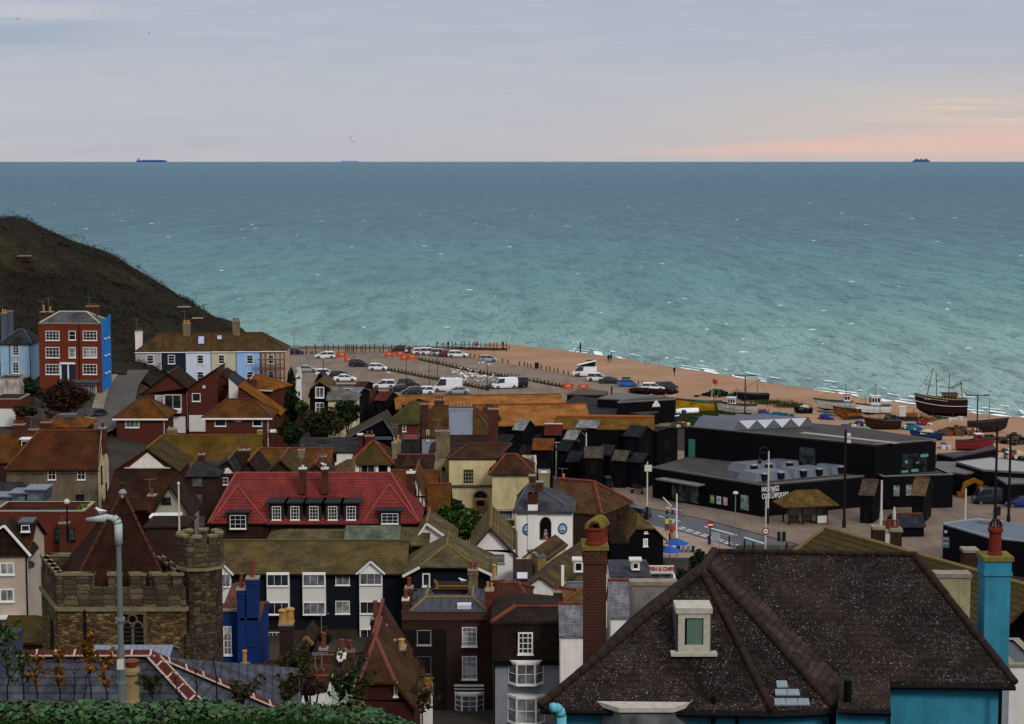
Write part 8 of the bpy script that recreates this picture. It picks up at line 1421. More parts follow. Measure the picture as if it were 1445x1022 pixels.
bin_('dark bin among the posts on the shingle edge',757.5,520,5.05,s=.95); bin_('dark bin beside the camper van',818,531,5.05,s=.9); bin_('dark low planter on the plaza by the net huts',857,690,5.15,s=1.3); bin_('black bin on the square behind the pale pole',1407,727,5.15,s=.9)
# ---------------------------------------------------------------- lamps, masts, flags, signs
def lamp(lb,px,pyb,pyt,Y=None,z=5.0,col=None,head='arm',hx=-6,cat='street lamp',nm='street_lamp',r=.07):
    g=G(px,pyb,z) if Y is None else P(px,pyb,Y); Y=g.y; H=P(px,pyt,Y).z-g.z; s=Y/F; t=thing(nm,lb,cat,tuple(g)); col=col or GREYM
    m=MB(); m.lathe((0,0,-.3),[(r*1.4,0),(r*1.4,1.2),(r,1.4),(r*.8,H+.3)],8); m.build('pole',col,t,uv=False)
    if head=='arm':
        m=MB(); x=hx*s; m.tube((0,0,H),(x*.4,0,H+.12),r*.6); m.tube((x*.4,0,H+.12),(x,0,H+.1),r*.6); m.build('arm',col,t,uv=False); MB().loft([[(x-.4,-.16,H+.04),(x+.3,-.12,H+.04),(x+.3,.12,H+.04),(x-.4,.16,H+.04)],[(x-.3,-.1,H+.2),(x+.2,-.08,H+.2),(x+.2,.08,H+.2),(x-.3,.1,H+.2)]]).build('lantern',OFFW,t,uv=False)
    elif head=='globe': MB().lathe((0,0,H),[(.08,0),(.24,.12),(.26,.28),(.18,.44),(.05,.5)],10).build('lantern',OFFW,t,uv=False)
    elif head=='double':
        m=MB().tube((-1.4,0,H),(1.4,0,H),.07); m.build('arm',col,t,uv=False)
        for x in (-1.4,1.4): MB().box(x-.45,-.2,H-.05,x+.45,.2,H+.12).build('lantern',col,t,uv=False)
    elif head=='cap': MB().lathe((0,0,H),[(.3,0),(.32,.1),(.22,.25),(.05,.3)],10).build('lantern',OFFW,t,uv=False)
    elif head=='scroll':
        m=MB(); sg=-1 if hx<0 else 1
        for k in range(12): a0=math.pi*k/12;a1=math.pi*(k+1)/12; m.tube((sg*.55-.55*math.cos(a0)*sg,0,H+.5*math.sin(a0)),(sg*.55-.55*math.cos(a1)*sg,0,H+.5*math.sin(a1)),.045)
        m.tube((0,0,H-.2),(sg*1.1,0,H-.2),.04); m.tube((sg*1.1,0,H),(sg*1.1,0,H-.9),.045); m.build('scroll_bracket',DARKM,t,uv=False); MB().lathe((sg*1.1,0,H-1.55),[(.06,0),(.22,.1),(.28,.4),(.1,.6),(.05,.7)],8).build('lantern',DARKM,t,uv=False)
    elif head=='yard':
        m=MB().tube((-1.2,0,H*.72),(.6,0,H*.66),.05); m.tube((-1.6,0,H*.93),(-.35,0,H*.7),.06); m.build('yardarm',col,t,uv=False)
    return t
CWH=plain('cream_white_paint',c('#b8b1a4'),.6,.1)
lamp('street lamp near the scaffolded cottage, its pale head to the left',415.5,502,473,z=5,head='arm',hx=-7); lamp('tall street lamp beside the white estate car at the back of the car park',456,505,472,z=5,head='arm',hx=-8); lamp('thin pole standing in the car park behind the small dark gable',456.5,541,506,col=DARKM,head='arm',hx=0); lamp('thin lamp post near the maroon hatchback of the far row',573.5,548,496,col=DARKM,head='cap',r=.06); lamp('thin lamp post rising through the white cars of the far row',617.5,551,499,col=DARKM,head='cap',r=.06); lamp('thin dark lamp post beside the flock of gulls',687.5,552,515,col=DARKM,head='arm',hx=3,r=.07); lamp('pale thin pole at the left of the dark navy estate',500,512,490,col=WPOST,head='none',r=.05); lamp('pale thin pole right of the dark navy estate',518,545,499,col=GREYM,head='none',r=.05); lamp('small lamp with a white head beside the deep red hatchback',548.5,545,528,head='globe',r=.05); lamp('thin pole beside the white panel van',625,548,534,head='cap',r=.05); lamp('short thin pole near the lower line of posts',606,545,514,head='none',r=.05,col=WPOST)
lamp('white pole with a swinging arm among the net huts',785,675,628,z=5.1,col=CWH,head='none',nm='white_mast',r=.11,cat='mast'); t=[o for o in C.objects if o.name.startswith('white_mast')][-1]; m=MB().tube((-.9,0,5),(1.6,0,5.05),.06); m.build('swing_arm',CWH,t,uv=False); m=MB().lathe((1.3,0,4.3),[(.1,0),(.4,.2),(.4,.5),(.1,.7)],8); m.build('lantern',DARKM,t,uv=False)
lamp('cream lamp post with a black scroll bracket and notice boxes by the net huts',827,681,611,z=5.1,col=CWH,head='scroll',hx=-8,r=.11); t=[o for o in C.objects if o.name.startswith('street_lamp')][-1]; MB().box(-.35,-.22,1.0,.2,-.1,2.0).build('notice_box',OFFW,t,uv=False); MB().box(.25,-.2,.6,.8,-.1,1.3).build('notice_box',OFFW,t,uv=False); MB().lathe((0,0,.2),[(.14,0),(.15,.3)],8).build('yellow_band',plain('yellow_band',c('#a8872c'),.6,.1),t,uv=False)
lamp('tall white mast beside the bench and the gallery, black at its foot',913,734,652,z=5.1,col=CWH,head='none',nm='white_mast',cat='mast',r=.1); t=[o for o in C.objects if o.name.startswith('white_mast')][-1]; MB().lathe((0,0,0),[(.16,0),(.16,1.7)],8).build('black_base',DARKM,t,uv=False); 
for x in (-.05,): MB().box(-.35,-.16,6.1,.55,-.1,6.9).build('direction_plate',OFFW,t,uv=False)
lamp('thin grey street lamp with a flat white cap across the road',1037,775,697,z=5.1,col=GREYM,head='cap',r=.07); ol=lamp('ornate cream lamp post with black scrolls in front of the gallery lettering',1083.5,739,637,z=5.15,col=CWH,head='scroll',hx=-8,r=.11); m=MB(); 
for k in range(12): a0=math.pi*k/12;a1=math.pi*(k+1)/12; m.tube((.62*math.cos(a0),0,4.6+.55*math.sin(a0)),(.62*math.cos(a1),0,4.6+.55*math.sin(a1)),.045)
m.tube((-.62,0,4.6),(.62,0,4.6),.04); m.build('scroll_bracket',DARKM,ol,uv=False); MB().lathe((0,0,0),[(.17,0),(.17,1.9)],8).build('black_base',DARKM,ol,uv=False); MB().lathe((.55,0,3.4),[(.05,0),(.25,.15),(.28,.5),(.1,.8)],8).build('lantern',GREYM,ol,uv=False)
wp=lamp('cream and white post carrying a round speed sign beside the road',1080,776,700,z=5.1,col=CWH,head='none',nm='sign_post',cat='sign post',r=.09); sgn=MB(); sgn.loft([[(.42*math.cos(a),y,2.2+.42*math.sin(a)) for a in [2*math.pi*i/16 for i in range(16)]] for y in (-.1,-.16)]); RS=plain('sign_red',c('#8a2c2e'),.5,.05); d_=sgn.build('round_sign',RS,wp,uv=False); MB().poly([(.28*math.cos(a),-.17,2.2+.28*math.sin(a)) for a in [2*math.pi*i/16 for i in range(16)]]).build('sign_face',WHITE,d_,uv=False); text(d_,'20',.34,(0,-.18,2.2),(R(90),0,0),BLACKF,ext=.003,bold=.01)
ne=lamp('black post with a round no entry sign at the road edge',1002,768,745,z=5.1,col=DARKM,head='none',nm='no_entry_sign',cat='road sign',r=.06); d_=MB().loft([[(.42*math.cos(a),y,2.3+.42*math.sin(a)) for a in [2*math.pi*i/16 for i in range(16)]] for y in (-.08,-.14)]).build('round_sign',plain('no_entry_red',c('#a02a2c'),.5,.05),ne,uv=False); MB().box(-.3,-.16,2.22,.3,-.142,2.38).build('white_bar',WHITE,d_,uv=False)
g=G(1010,775,5.1); t=thing('notice_board','pale notice board on two legs beside the no entry sign','notice board',tuple(g),-20)
for x in (-.45,.45): MB().tube((x,0,0),(x,0,1.9),.05).build('leg',GREYM,t,uv=False)
MB().box(-.5,-.05,.9,.5,.05,1.9).build('board',plain('pale_board',c('#8f9a9e'),.4,.2,2),t,uv=False)
g=G(1103,782,5.1); t=thing('traffic_light','black traffic light with paired heads near the kerb','traffic light',tuple(g)); MB().tube((0,0,0),(0,0,2.6),.07).build('pole',GREYM,t,uv=False)
for x in (-.35,.25): 
    hd=MB().box(x-.16,-.2,1.5,x+.16,.1,2.6).build('signal_head',DARKM,t,uv=False)
    for z in (1.7,2.05,2.4): MB().lathe((0,0,0),[(.1,0),(.12,.05)],8).build('lens',plain('dark_lens',c('#2a2320'),.3,.1),hd,(x,-.22,z),uv=False).rotation_euler=(R(90),0,0)
m=MB(); first=None
for k,(px,py) in enumerate(((1029,770),(1050.5,774),(1063,778),(1110,779),(945,765),(1000,769),(827,740))):
    if first is None:
        first=MB().lathe((0,0,0),[(.1,-.1),(.1,.95),(.12,.97),(.12,1.05),(.05,1.1)],8).build('bollard',DARKM,uv=False); o=first
    else: o=first.copy(); C.objects.link(o)
    g=G(px,py,5.12); o.location=(g.x,g.y,g.z); tag(o,'black cast iron bollard along the kerb of the street','bollard','black bollards along the kerb')
fm=lamp('white memorial mast with a slanted yard, bunting and lifebuoys by the road',954.5,766,697,z=5.1,col=WHITE,head='yard',nm='flag_mast',cat='mast',r=.09)
for k,(x,z,cc_) in enumerate(((-.5,4.3,'#5a5a8a'),(.3,3.9,'#5a5aa0'),(-.5,3.6,'#3a3a5a'),(-.4,2.6,'#b0b0b0'),(.4,3.4,'#6a6a9a'))): MB().add([(x-.16,-.05,z-.3),(x+.14,-.08,z-.2),(x+.18,-.02,z+.25),(x-.12,-.05,z+.2)],[(0,1,2,3)]).build('bunting_flag',plain('bunting_'+cc_[1:],c(cc_),.8,.2),fm,uv=False)
MB().lathe((-.55,-.1,1.2),[(.15,0),(.3,.3),(.28,.8),(.1,1.1)],8).build('red_buoy',plain('red_buoy',c('#a8402c'),.6,.1),fm,uv=False); MB().lathe((-.4,0,.3),[(.2,0),(.35,.3),(.15,.8)],8).build('driftwood_base',plain('driftwood',c('#8d7a5c'),.9,.3),fm,uv=False)
g=G(941,749,5.12); t=thing('twin_post_sign','yellow panel on two black posts with a dark diamond sign above','sign',tuple(g))
for x in (-.13,.13): MB().tube((x,0,0),(x,0,1.7),.085).build('post',DARKM,t,uv=False)
MB().box(-.22,-.1,.85,.22,.1,1.45).build('yellow_panel',plain('hi_vis_yellow',c('#a8b02c'),.5,.1),t,uv=False); MB().tube((0,0,1.4),(0,0,2.1),.04).build('upper_post',GREYM,t,uv=False); MB().loft([[(0,-.05,1.9),(.2,-.05,2.25),(0,-.05,2.6),(-.2,-.05,2.25)],[(0,.03,1.9),(.2,.03,2.25),(0,.03,2.6),(-.2,.03,2.25)]]).build('diamond_sign',DARKM,t,uv=False)
g=G(897,697,5.16); t=thing('bench','dark timber bench on the plaza in front of the gallery','bench',tuple(g),-40); m=MB()
for y in (0,.18,.36): MB().box(-.9,y,.42,.9,y+.14,.47).build('seat_slat',WOOD,t,uv=False)
for z in (.6,.8,1.0): MB().box(-.9,.5,z,.9,.55,z+.12).build('back_slat',WOOD,t,uv=False)
for x in (-.85,.8): MB().box(x,0,0,x+.07,.55,.44).build('leg',WOOD,t,uv=False)
g=G(955,778,5.1); t=thing('market_stall','white topped outdoor table with clutter under the mast','table',tuple(g)); m=MB(); m.loft([[(-1,-.5,.8),(1,-.5,.8),(1,.6,.8),(-1,.6,.8)],[(-.7,-.3,1.15),(.7,-.3,1.15),(.7,.4,1.15),(-.7,.4,1.15)]]); m.build('white_top',WHF,t,uv=False)
for x in (-1.8,1.6): MB().box(x-.5,-.6,.6,x+.6,.4,.68).build('table_top',GREYM,t,uv=False)
for x in (-.8,.8): MB().box(x-.05,-.3,0,x+.05,.4,.8).build('leg',DARKM,t,uv=False)
for k in range(8): MB().box(-2.2+k*.55,-.9,.0,-2.2+k*.55+.3,-.5,.75).build('chair',random.choice([DARKM,GREYM,OFFW]),t,uv=False)
for lb,px,py in (('upper blue parasol beside the conifer',955,792),('lower blue parasol beside the conifer',945,803)):
    g=G(px,py,5.1); t=thing('parasol',lb,'parasol',tuple(g)); MB().lathe((0,0,2.0),[(1.35,0),(1.3,.06),(.05,.6)],8).build('canopy',plain('blue_parasol',c('#2f5aa8'),.7,.15),t,uv=False); MB().tube((0,0,0),(0,0,2.5),.04).build('pole',GREYM,t,uv=False)
for lb,px,pb,pt,Yz,cl in (('white flagpole in front of the brown roofed net hut',1243,752,678,97.5,CWH),('white lamp pole in front of the black cafe with a gull on its top',1361,775,690,None,CWH),('short white hooked pole over the olive roof chimneys',1261.5,750,716,98.5,CWH)): lamp(lb,px,pb,pt,Y=Yz,z=5.1,col=cl,head='none',nm='white_pole',cat='pole',r=.06 if Yz else .12)
for lb,px,pb,pt,hd in (('tall dark timber pole with floodlights in front of the tall gallery block',1191,745,606,'flood'),('tall dark pole left of two at the right edge',1404,735,596,'none'),('tall dark pole right of two at the right edge',1423,738,612,'none'),('black pole standing above the lifeboat shed',863,585,545,'none')): 
    lamp(lb,px,pb,pt,z=5.1,col=plain('dark_timber_pole',c('#2e2622'),.9,.3,3) if px>1000 else DARKM,head='none',nm='tall_pole',cat='pole',r=.17)
    if hd=='flood':
        t=[o for o in C.objects if o.name.startswith('tall_pole')][-1]
        for z in (11.2,10.4): MB().box(.15,-.2,z,.6,.2,z+.35).build('floodlight',OFFW,t,uv=False)
lamp('double headed floodlight mast on the beach behind the white fishing boat',1051,589,530,z=4.9,col=DARKM,head='double',r=.12,nm='floodlight_mast',cat='mast'); lamp('double headed floodlight mast on the beach behind the red fishing boat',1378,632,558,z=4.9,col=DARKM,head='double',r=.12,nm='floodlight_mast',cat='mast')
def flag(lb,px,pb,pt,Yz,col,col2=None,w_=1.5,h_=1.0):
    t=lamp(lb,px,pb,pt,Y=None,z=Yz,col=CWH,head='none',nm='flag',cat='flag',r=.06); g=V(t.location); H=P(px,pt,g.y).z-g.z; m=MB(); n=6
    for k in range(n): 
        a=k/n;b=(k+1)/n; f=lambda q:(w_*q,.12*math.sin(q*7),-.35*q); p0,p1=f(a),f(b); m.poly([(p0[0],p0[1],H-h_+p0[2]),(p1[0],p1[1],H-h_+p1[2]),(p1[0],p1[1],H+p1[2]),(p0[0],p0[1],H+p0[2])],0 if not col2 or k%3!=1 else 1)
    m.build('flag_cloth',[col,col2 or col],t,uv=False)
flag('red flag flying over the yellow fishing boat',1004.5,570,534,4.9,plain('red_flag',c('#b04038'),.8,.1),w_=1.0,h_=.9); flag('small white and red flag above the brambles beside the black boat store',946,568,550,5,WHITE,plain('red_flag',0),w_=.8,h_=.9)
gl=lamp('black lamp post with a white globe beside the long brick building',95.5,760,712,Y=174,col=BLACKF,head='globe',r=.08)
nl_=lamp('tall grey street lamp with a hooked arm, close in front of the church tower',172,985,731,Y=40,col=plain('galvanised_grey_green',c('#66716f'),.5,.12),head='none',r=.062)
MB().path([(0,0,2.9),(0,0,3.05)],.1,10); H=P(172,731,40).z-nl_.location.z; m=MB(); k=40/F
m.path([(0,0,H-.55),(0,0,H-.12),(-.03,0,H-.05),(-.1,0,H)],.082,10); m.path([(-.1,0,H),(-.28,0,H+.01)],.06,8); m.build('arm',plain('pale_galvanised',c('#9aa39f'),.5,.1),nl_,uv=False,smooth=True)
MB().loft([[(-.62,-.1,H-.05),(-.25,-.12,H-.06),(-.25,.12,H-.06),(-.62,.1,H-.05)],[(-.66,-.06,H-.01),(-.2,-.09,H+.05),(-.2,.09,H+.05),(-.66,.06,H-.01)],[(-.5,-.02,H+.02),(-.25,-.04,H+.08),(-.25,.04,H+.08),(-.5,.02,H+.02)]]).build('lantern',plain('pale_galvanised',0),nl_,uv=False,smooth=True)
for z in (1.62,.3): MB().lathe((0,0,z),[(.1,0),(.1,.07)],10).build('clamp_band',GREYM,nl_,uv=False)
MB().lathe((0,0,.36),[(.083,0),(.083,.22)],10).build('round_sticker',plain('green_sticker',c('#2c5a44'),.6,.1),nl_,uv=False); MB().box(-.07,-.095,.62,.07,-.06,.84).build('number_label',OFFW,nl_,uv=False)
t=thing('rescue_sign','small red and white lifebuoy board on the harbour arm','lifebuoy',tuple(G(672,492,5.2))); MB().box(-.5,-.1,.6,.5,.05,1.7).build('board',plain('no_entry_red',0),t,uv=False); MB().box(-.12,-.14,.7,.12,-.1,1.6).build('white_stripe',WHITE,t,uv=False); MB().box(-.06,0,-.2,.06,.1,.7).build('post',WPOST,t,uv=False)
t=thing('groyne_marker','timber groyne marker with braced posts at the water edge','groyne',tuple(G(819,502,.6))); m=MB(); m.tube((0,0,-1),(0,0,3.2),.22); m.tube((-2,0,.2),(-.1,0,2.2),.1); m.tube((-1.2,0,0),(-1.2,0,1.2),.1); m.build('post',WPOST,t,uv=False); m=MB().loft([[(-6,-.2,.4),(.8,-.2,-.8),(.8,.2,-.8),(-6,.2,.4)],[(-6,-.2,1.0),(.8,-.2,.2),(.8,.2,.2),(-6,.2,1.0)]]); m.build('timber_groyne',WPOST,t,uv=False)
t=thing('winch','dark winch frame standing alone on the shingle','winch',tuple(G(835,514.5,4.6))); MB().box(-.8,-.4,.5,.8,.4,1.0).build('drum',DARKM,t,uv=False); m=MB(); 
for x in (-.6,.6): m.box(x-.1,-.3,0,x+.1,.3,.6)
m.box(-1.4,-.1,.85,-.6,.1,1.0); m.build('frame',DARKM,t,uv=False)
t=thing('excavator_arm','rust orange digger arm beside the dark navy van','digger',tuple(G(1372,702,5.1))); m=MB(); m.loft([[(-1.6,y,.6),(-1.2,y,2.0),(.2,y,2.6),(1.4,y,2.1),(1.2,y,1.6),(.2,y,2.0),(-.8,y,1.5),(-1.2,y,.5)] for y in (-.3,.3)]); m.build('arm',plain('rusty_orange',0),t,uv=False); MB().box(-2.0,-.6,.1,-1.0,.6,.7).build('bucket',RSTH,t,uv=False); MB().box(.6,-.7,.3,2.0,.7,1.6).build('body',plain('rusty_orange',0),t,uv=False)
# ---------------------------------------------------------------- people
def person_mesh(name,arms,legs,lean=0):
    """one skinned surface; returns a mesh with slots skin, hair, coat, trousers, shoes"""
    vs=[(0,0,.95),(0,lean*.3,1.2),(0,lean*.7,1.42),(0,lean,1.52),(0,lean+.01,1.64),(0,lean+.0,1.76)]; rr=[.15,.155,.14,.06,.1,.075]; es=[(0,1),(1,2),(2,3),(3,4),(4,5)]
    vs.append((0,lean-.1,1.65)); rr.append(.035); es.append((4,6))
    for s,a in zip((-1,1),arms):
        i=len(vs); vs+=[(s*.2,lean*.7,1.41),(s*(.24+a[0]*.1),a[1]*.5,1.14),(s*(.24+a[0]*.2),a[1],.9+a[2]),(s*(.24+a[0]*.2),a[1]*1.1-.02,.81+a[2])]; rr+=[.075,.055,.042,.035]; es+=[(2,i),(i,i+1),(i+1,i+2),(i+2,i+3)]
    for s,l_ in zip((-1,1),legs):
        i=len(vs); vs+=[(s*.1,0,.88),(s*.11,l_*.5-.02,.48),(s*.11,l_,.09),(s*.12,l_-.15,.04)]; rr+=[.095,.068,.05,.045]; es+=[(0,i),(i,i+1),(i+1,i+2),(i+2,i+3)]
    me=bpy.data.meshes.new(name); me.from_pydata(vs,es,[]); o=bpy.data.objects.new(name,me); C.objects.link(o); md=o.modifiers.new('skin','SKIN')
    for k,v in enumerate(me.skin_vertices[0].data): v.radius=(rr[k],rr[k]*(.72 if k<3 else 1)); v.use_root=(k==0)
    sb=o.modifiers.new('sub','SUBSURF'); sb.levels=2; bpy.context.view_layer.update(); ev=o.evaluated_get(bpy.context.evaluated_depsgraph_get()); m2=bpy.data.meshes.new_from_object(ev); bpy.data.objects.remove(o); m2.name='person'
    for x in (plain('skin',c('#8a6450'),.6,.1),plain('dark_hair',c('#1f1a18'),.8,.1),plain('dark_coat',c('#1c1d22'),.9,.2),plain('dark_trousers',c('#191a20'),.9,.2),plain('black_shoes',c('#121212'),.7,.1)): m2.materials.append(x)
    for p in m2.polygons:
        z=p.center.z; x=abs(p.center.x); y=p.center.y-lean; p.use_smooth=True
        p.material_index=(1 if (z>1.71 or (z>1.56 and y>.02)) else 0) if z>1.52 and x<.16 else 0 if (x>.2 and z<.9) else 2 if z>.82 else 3 if z>.1 else 4
    return m2
PM1=person_mesh('p1',((0,.0,0),(0,.0,0)),(.0,.0)); PM2=person_mesh('p2',((.3,-.2,.1),(.2,.18,.02)),(-.28,.28)); PM3=person_mesh('p3',((.6,-.35,.3),(.6,-.35,.3)),(.0,.05),-.08)
COATS=[plain('coat_'+h,c('#'+h),.9,.2) for h in ('17181d','23252c','2c2320','1a2230','30302c')]
def person(lb,px,py,z,me,rot=0,coat=0,s=1.0,grp='people by the sea'):
    o=bpy.data.objects.new('person',me); C.objects.link(o); g=G(px,py,z); o.location=(g.x,g.y,g.z); o.rotation_euler=(0,0,R(rot)); o.scale=(s,s,s); tag(o,lb,'person',grp); o.material_slots[2].link='OBJECT'; o.material_slots[2].material=COATS[coat]
bz_=lambda px,py:[(lambda z:z)(T(G(px,py,zz).x,G(px,py,zz).y)) for zz in (2.0,)][0]
def onland(px,py):
    z=3.0
    for _ in range(12): g=G(px,py,z); z=.5*z+.5*T(g.x,g.y)
    return z
person('person in dark clothes on the harbour arm leaning over a tripod',616.5,492,5.2,PM3,70,0,1.05); person('person in a dark coat on the harbour arm beside a board',632.5,492,5.2,PM1,10,1,1.05); person('person crouched low behind the white people carrier',604,493,5.2,PM3,60,2,.7); person('person in dark coat at the seaward end of the harbour arm fence',709.5,492,5.2,PM1,-30,1,1.05); person('person sitting low at the end of the harbour arm',719,494,5.0,PM3,-60,0,.6); person('small crouching person beside the harbour arm end',711,495,5.0,PM3,20,2,.55)
for lb,px,py,me,co_ in (('person in a long dark coat at the water edge, left of a pair',858.5,511.5,PM1,0),('person in dark jacket walking at the water edge, right of a pair',862,511,PM2,1),('lone person in dark clothes walking along the surf',951.5,530,PM2,0)): person(lb,px,py,onland(px,py),me,25,co_,1.05)
t=thing('tripod','low dark tripod table between two people on the harbour arm','tripod',tuple(G(624.5,492.5,5.2))); m=MB()
for x in (-.3,.3): MB().tube((x,0,0),(x*.6,0,1.0),.04).build('leg',DARKM,t,uv=False)
MB().box(-.4,-.15,.9,.4,.15,1.35).build('board',GREYM,t,uv=False)
# ---------------------------------------------------------------- gulls
GW,GG=plain('gull_white',c('#d6d6d2'),.8,.05),plain('gull_grey',c('#77797c'),.8,.1)
def gull_mesh(name,fly=False):
    m=MB(); rg=[]
    for x,r,z in ((-.3,.03,.3),(-.18,.08,.27),(0,.12,.26),(.14,.1,.3),(.2,.06,.36),(.25,.065,.41),(.3,.05,.41),(.34,.015,.4),(.42,.008,.385)): rg.append([(x,r*math.cos(a),z+r*math.sin(a)) for a in [2*math.pi*i/8 for i in range(8)]])
    m.loft(rg,0)
    if fly:
        for s in (-1,1): m.add([(.08,s*.08,.32),(.14,s*.4,.46),(-.02,s*.78,.34),(-.1,s*.4,.42),(-.12,s*.08,.3)],[(0,1,3,4),(1,2,3)],1); 
    else:
        for s in (-1,1): m.add([(.1,s*.12,.3),(-.05,s*.13,.33),(-.38,s*.03,.3),(-.1,s*.12,.22)],[(0,1,2,3)],1); m.tube((0,s*.05,.18),(.02,s*.05,0),.012,.012,4,1)
    o=m.build(name,[GW,GG],uv=False); return o
gs=gull_mesh('gull'); first=True; pts=[]
rg_=random.Random(5)
for i in range(72):
    px=rg_.gauss(664,15); py=rg_.gauss(531.5+(px-664)*.12,3.4)
    if not(622<px<698 and 516<py<541): continue
    pts.append((px,py))
for px,py in pts:
    o=gs if first else gs.copy()
    if not first: C.objects.link(o)
    first=False; g=G(px,py,5.05); o.location=g; o.rotation_euler=(0,0,rg_.uniform(0,6.3)); s=rg_.uniform(.95,1.3); o.scale=(s,s,s); tag(o,'white gull standing in the flock on the tarmac between the post lines','gull','flock of gulls on the car park')
gf=gull_mesh('gull',True)
for k,(lb,px,py,Y,s,ro) in enumerate((('gull flying alone in the sky above the faint ship',494.5,200,190,.62,60),('tiny gull flying high at the left of the sky',25,28.5,420,1,20),('tiny gull flying in the sky right of the left cloud',210,49.5,400,1,40),('white gull flying over the car park',679,516.5,300,1.6,0),('gull flying low over the sea right of the walker',1047,530,390,1.4,10))):
    o=gf if k==0 else gf.copy()
    if k: C.objects.link(o)
    o.location=P(px,py,Y); o.rotation_euler=(R(40) if k==0 else 0,0,R(ro)); o.scale=(s,s,s); tag(o,lb,'gull','gulls in flight')
for lb,px,py,Y,s in (('grey gull perched on the arm of the near street lamp',143,729,40,.4),('white gull perched on the red roof chimney cap',457,659.5,198.8,1.0),('white gull perched on the black gabled wing chimney',653,824,152,1.0)):
    o=gs.copy(); C.objects.link(o); p=P(px,py,Y); o.location=p; o.rotation_euler=(0,0,R(160)); o.scale=(s,s,s); tag(o,lb,'gull','perched gulls')
# ---------------------------------------------------------------- ships on the horizon
def ship(lb,px0,px1,hgt,col,kind):
    Y=14300; a=P(px0,229,Y).x; b=P(px1,229,Y).x; L=b-a; t=thing('cargo_ship' if kind!='ferry' else 'ferry',lb,'ship',((a+b)/2,Y,-4)); k=Y/F; h=hgt*k
    w_=L*.07; m=MB(); m.loft([[(-L/2,-w_,0),(L/2*.93,-w_,0),(L/2,0,0),(L/2*.93,w_,0),(-L/2,w_,0)],[(-L/2,-w_,h*.55+4),(L/2*.95,-w_,h*.6+4),(L/2*1.01,0,h*.62+4),(L/2*.95,w_,h*.6+4),(-L/2,w_,h*.55+4)]]); m.build('hull',col,t,uv=False)
    sm=plain('ship_house_haze',c('#8d9bb8'),.8,.05)
    if kind=='bulk':
        MB().box(-L*.47,-w_*.9,h*.5,-L*.40,w_*.9,h*1.15+4).build('superstructure',sm,t,uv=False); MB().box(-L*.45,-w_*.2,h,-L*.43,w_*.2,h*1.5).build('funnel',col,t,uv=False)
        for i in range(5): MB().box(-L*.3+i*L*.14,-w_*.7,h*.55,-L*.3+i*L*.14+L*.1,w_*.7,h*.72+4).build('hatch_cover',col,t,uv=False)
    else:
        MB().box(-L*.4,-w_*.9,h*.5,L*.4,w_*.9,h*.95+4).build('superstructure',col,t,uv=False)
        for x in (-.3,-.05,.25): MB().box(L*x,-w_*.5,h*.9,L*(x+.06),w_*.5,h*1.3+4).build('funnel',col,t,uv=False)
ship('long blue grey laden cargo ship on the horizon at the left',193,235,4.2,plain('ship_haze_blue',c('#3f5f9a'),.8,.05),'bulk'); ship('faint pinkish grey cargo ship on the horizon left of centre',482,506,2.6,plain('ship_haze_faint',c('#8a8fae'),.8,.05),'bulk'); ship('blue grey blocky ship on the horizon at the right',1288,1312,4.0,plain('ship_haze_slate',c('#4a688f'),.8,.05),'ferry')  # distance haze is mixed into the ship colours
# ---------------------------------------------------------------- vegetation
def scrub(name,n,mat,seed,x0,x1,y0,y1,size,hmax,dens=0):
    rs=random.Random(seed); pts=[]; hx=[(rs.uniform(x0,x1),rs.uniform(y0,y1),rs.uniform(1.2,5),rs.uniform(.4,hmax)) for _ in range(420)]
    while len(pts)<n:
        cx,cy,r,h=rs.choice(hx); a=rs.uniform(0,6.283); q=rs.random()**.5; x=cx+r*q*math.cos(a); y=cy+r*q*math.sin(a); 
        if x>-57 or y>441 or y<342: continue
        pts.append((x,y,T(x,y)-.4+h*(1-q*q)**.5*rs.uniform(.55,1)))
    o=leaves(name,mat,np.array(pts),size,up=2.4); o['kind']='stuff'
LF_BR=leafm('brown_scrub_leaves',[c('#2a1f16'),c('#3d2b1e'),c('#4a3627'),c('#33261b'),c('#3b3720')])
scrub('hillside_scrub',26000,leafm('hill_olive_leaves',[c('#23251a'),c('#2f301c'),c('#3a3824'),c('#292c1b')]),1,-140,-56,342,440,.24,1.3); scrub('hillside_scrub',40000,LF_BR,2,-140,-56,342,440,.22,1.0); scrub('hillside_scrub',12000,LF_DK,3,-140,-56,342,440,.32,3.0)
HY=plain('hut_timber',c('#6a5a48'),.9,.2)
for lb,px,py,Y,w_,h_ in (('small brick outbuilding with pale roof on the hill foot',278,450,392,1.8,1.0),('flat roofed lookout shelter low on the hill',259,434,402,2.2,.7),('low pale bench roof high on the hill',33,362,400,2.2,.4)):
    p=P(px,py,Y); t=thing('outbuilding',lb,'outbuilding',(p.x,p.y,p.z-h_)); MB().box(-w_/2,0,-.6,w_/2,1.6,h_).build('wall',BRICKD,t,uv=True); MB().box(-w_/2-.15,-.2,h_,w_/2+.15,1.8,h_+.12).build('roof',MORT,t,uv=False)
bush('russet leafless tree below the red brick town house',90,588,78,56,286,LF_RD,3200,.5,name='russet_tree',cat='tree'); bush('dark bush at the foot of the pale blue house',45,560,36,30,300,LF_DK,1100,.45); bush('low dark hedge behind the orange hipped house',40,590,44,22,280,LF_OL,900,.45)
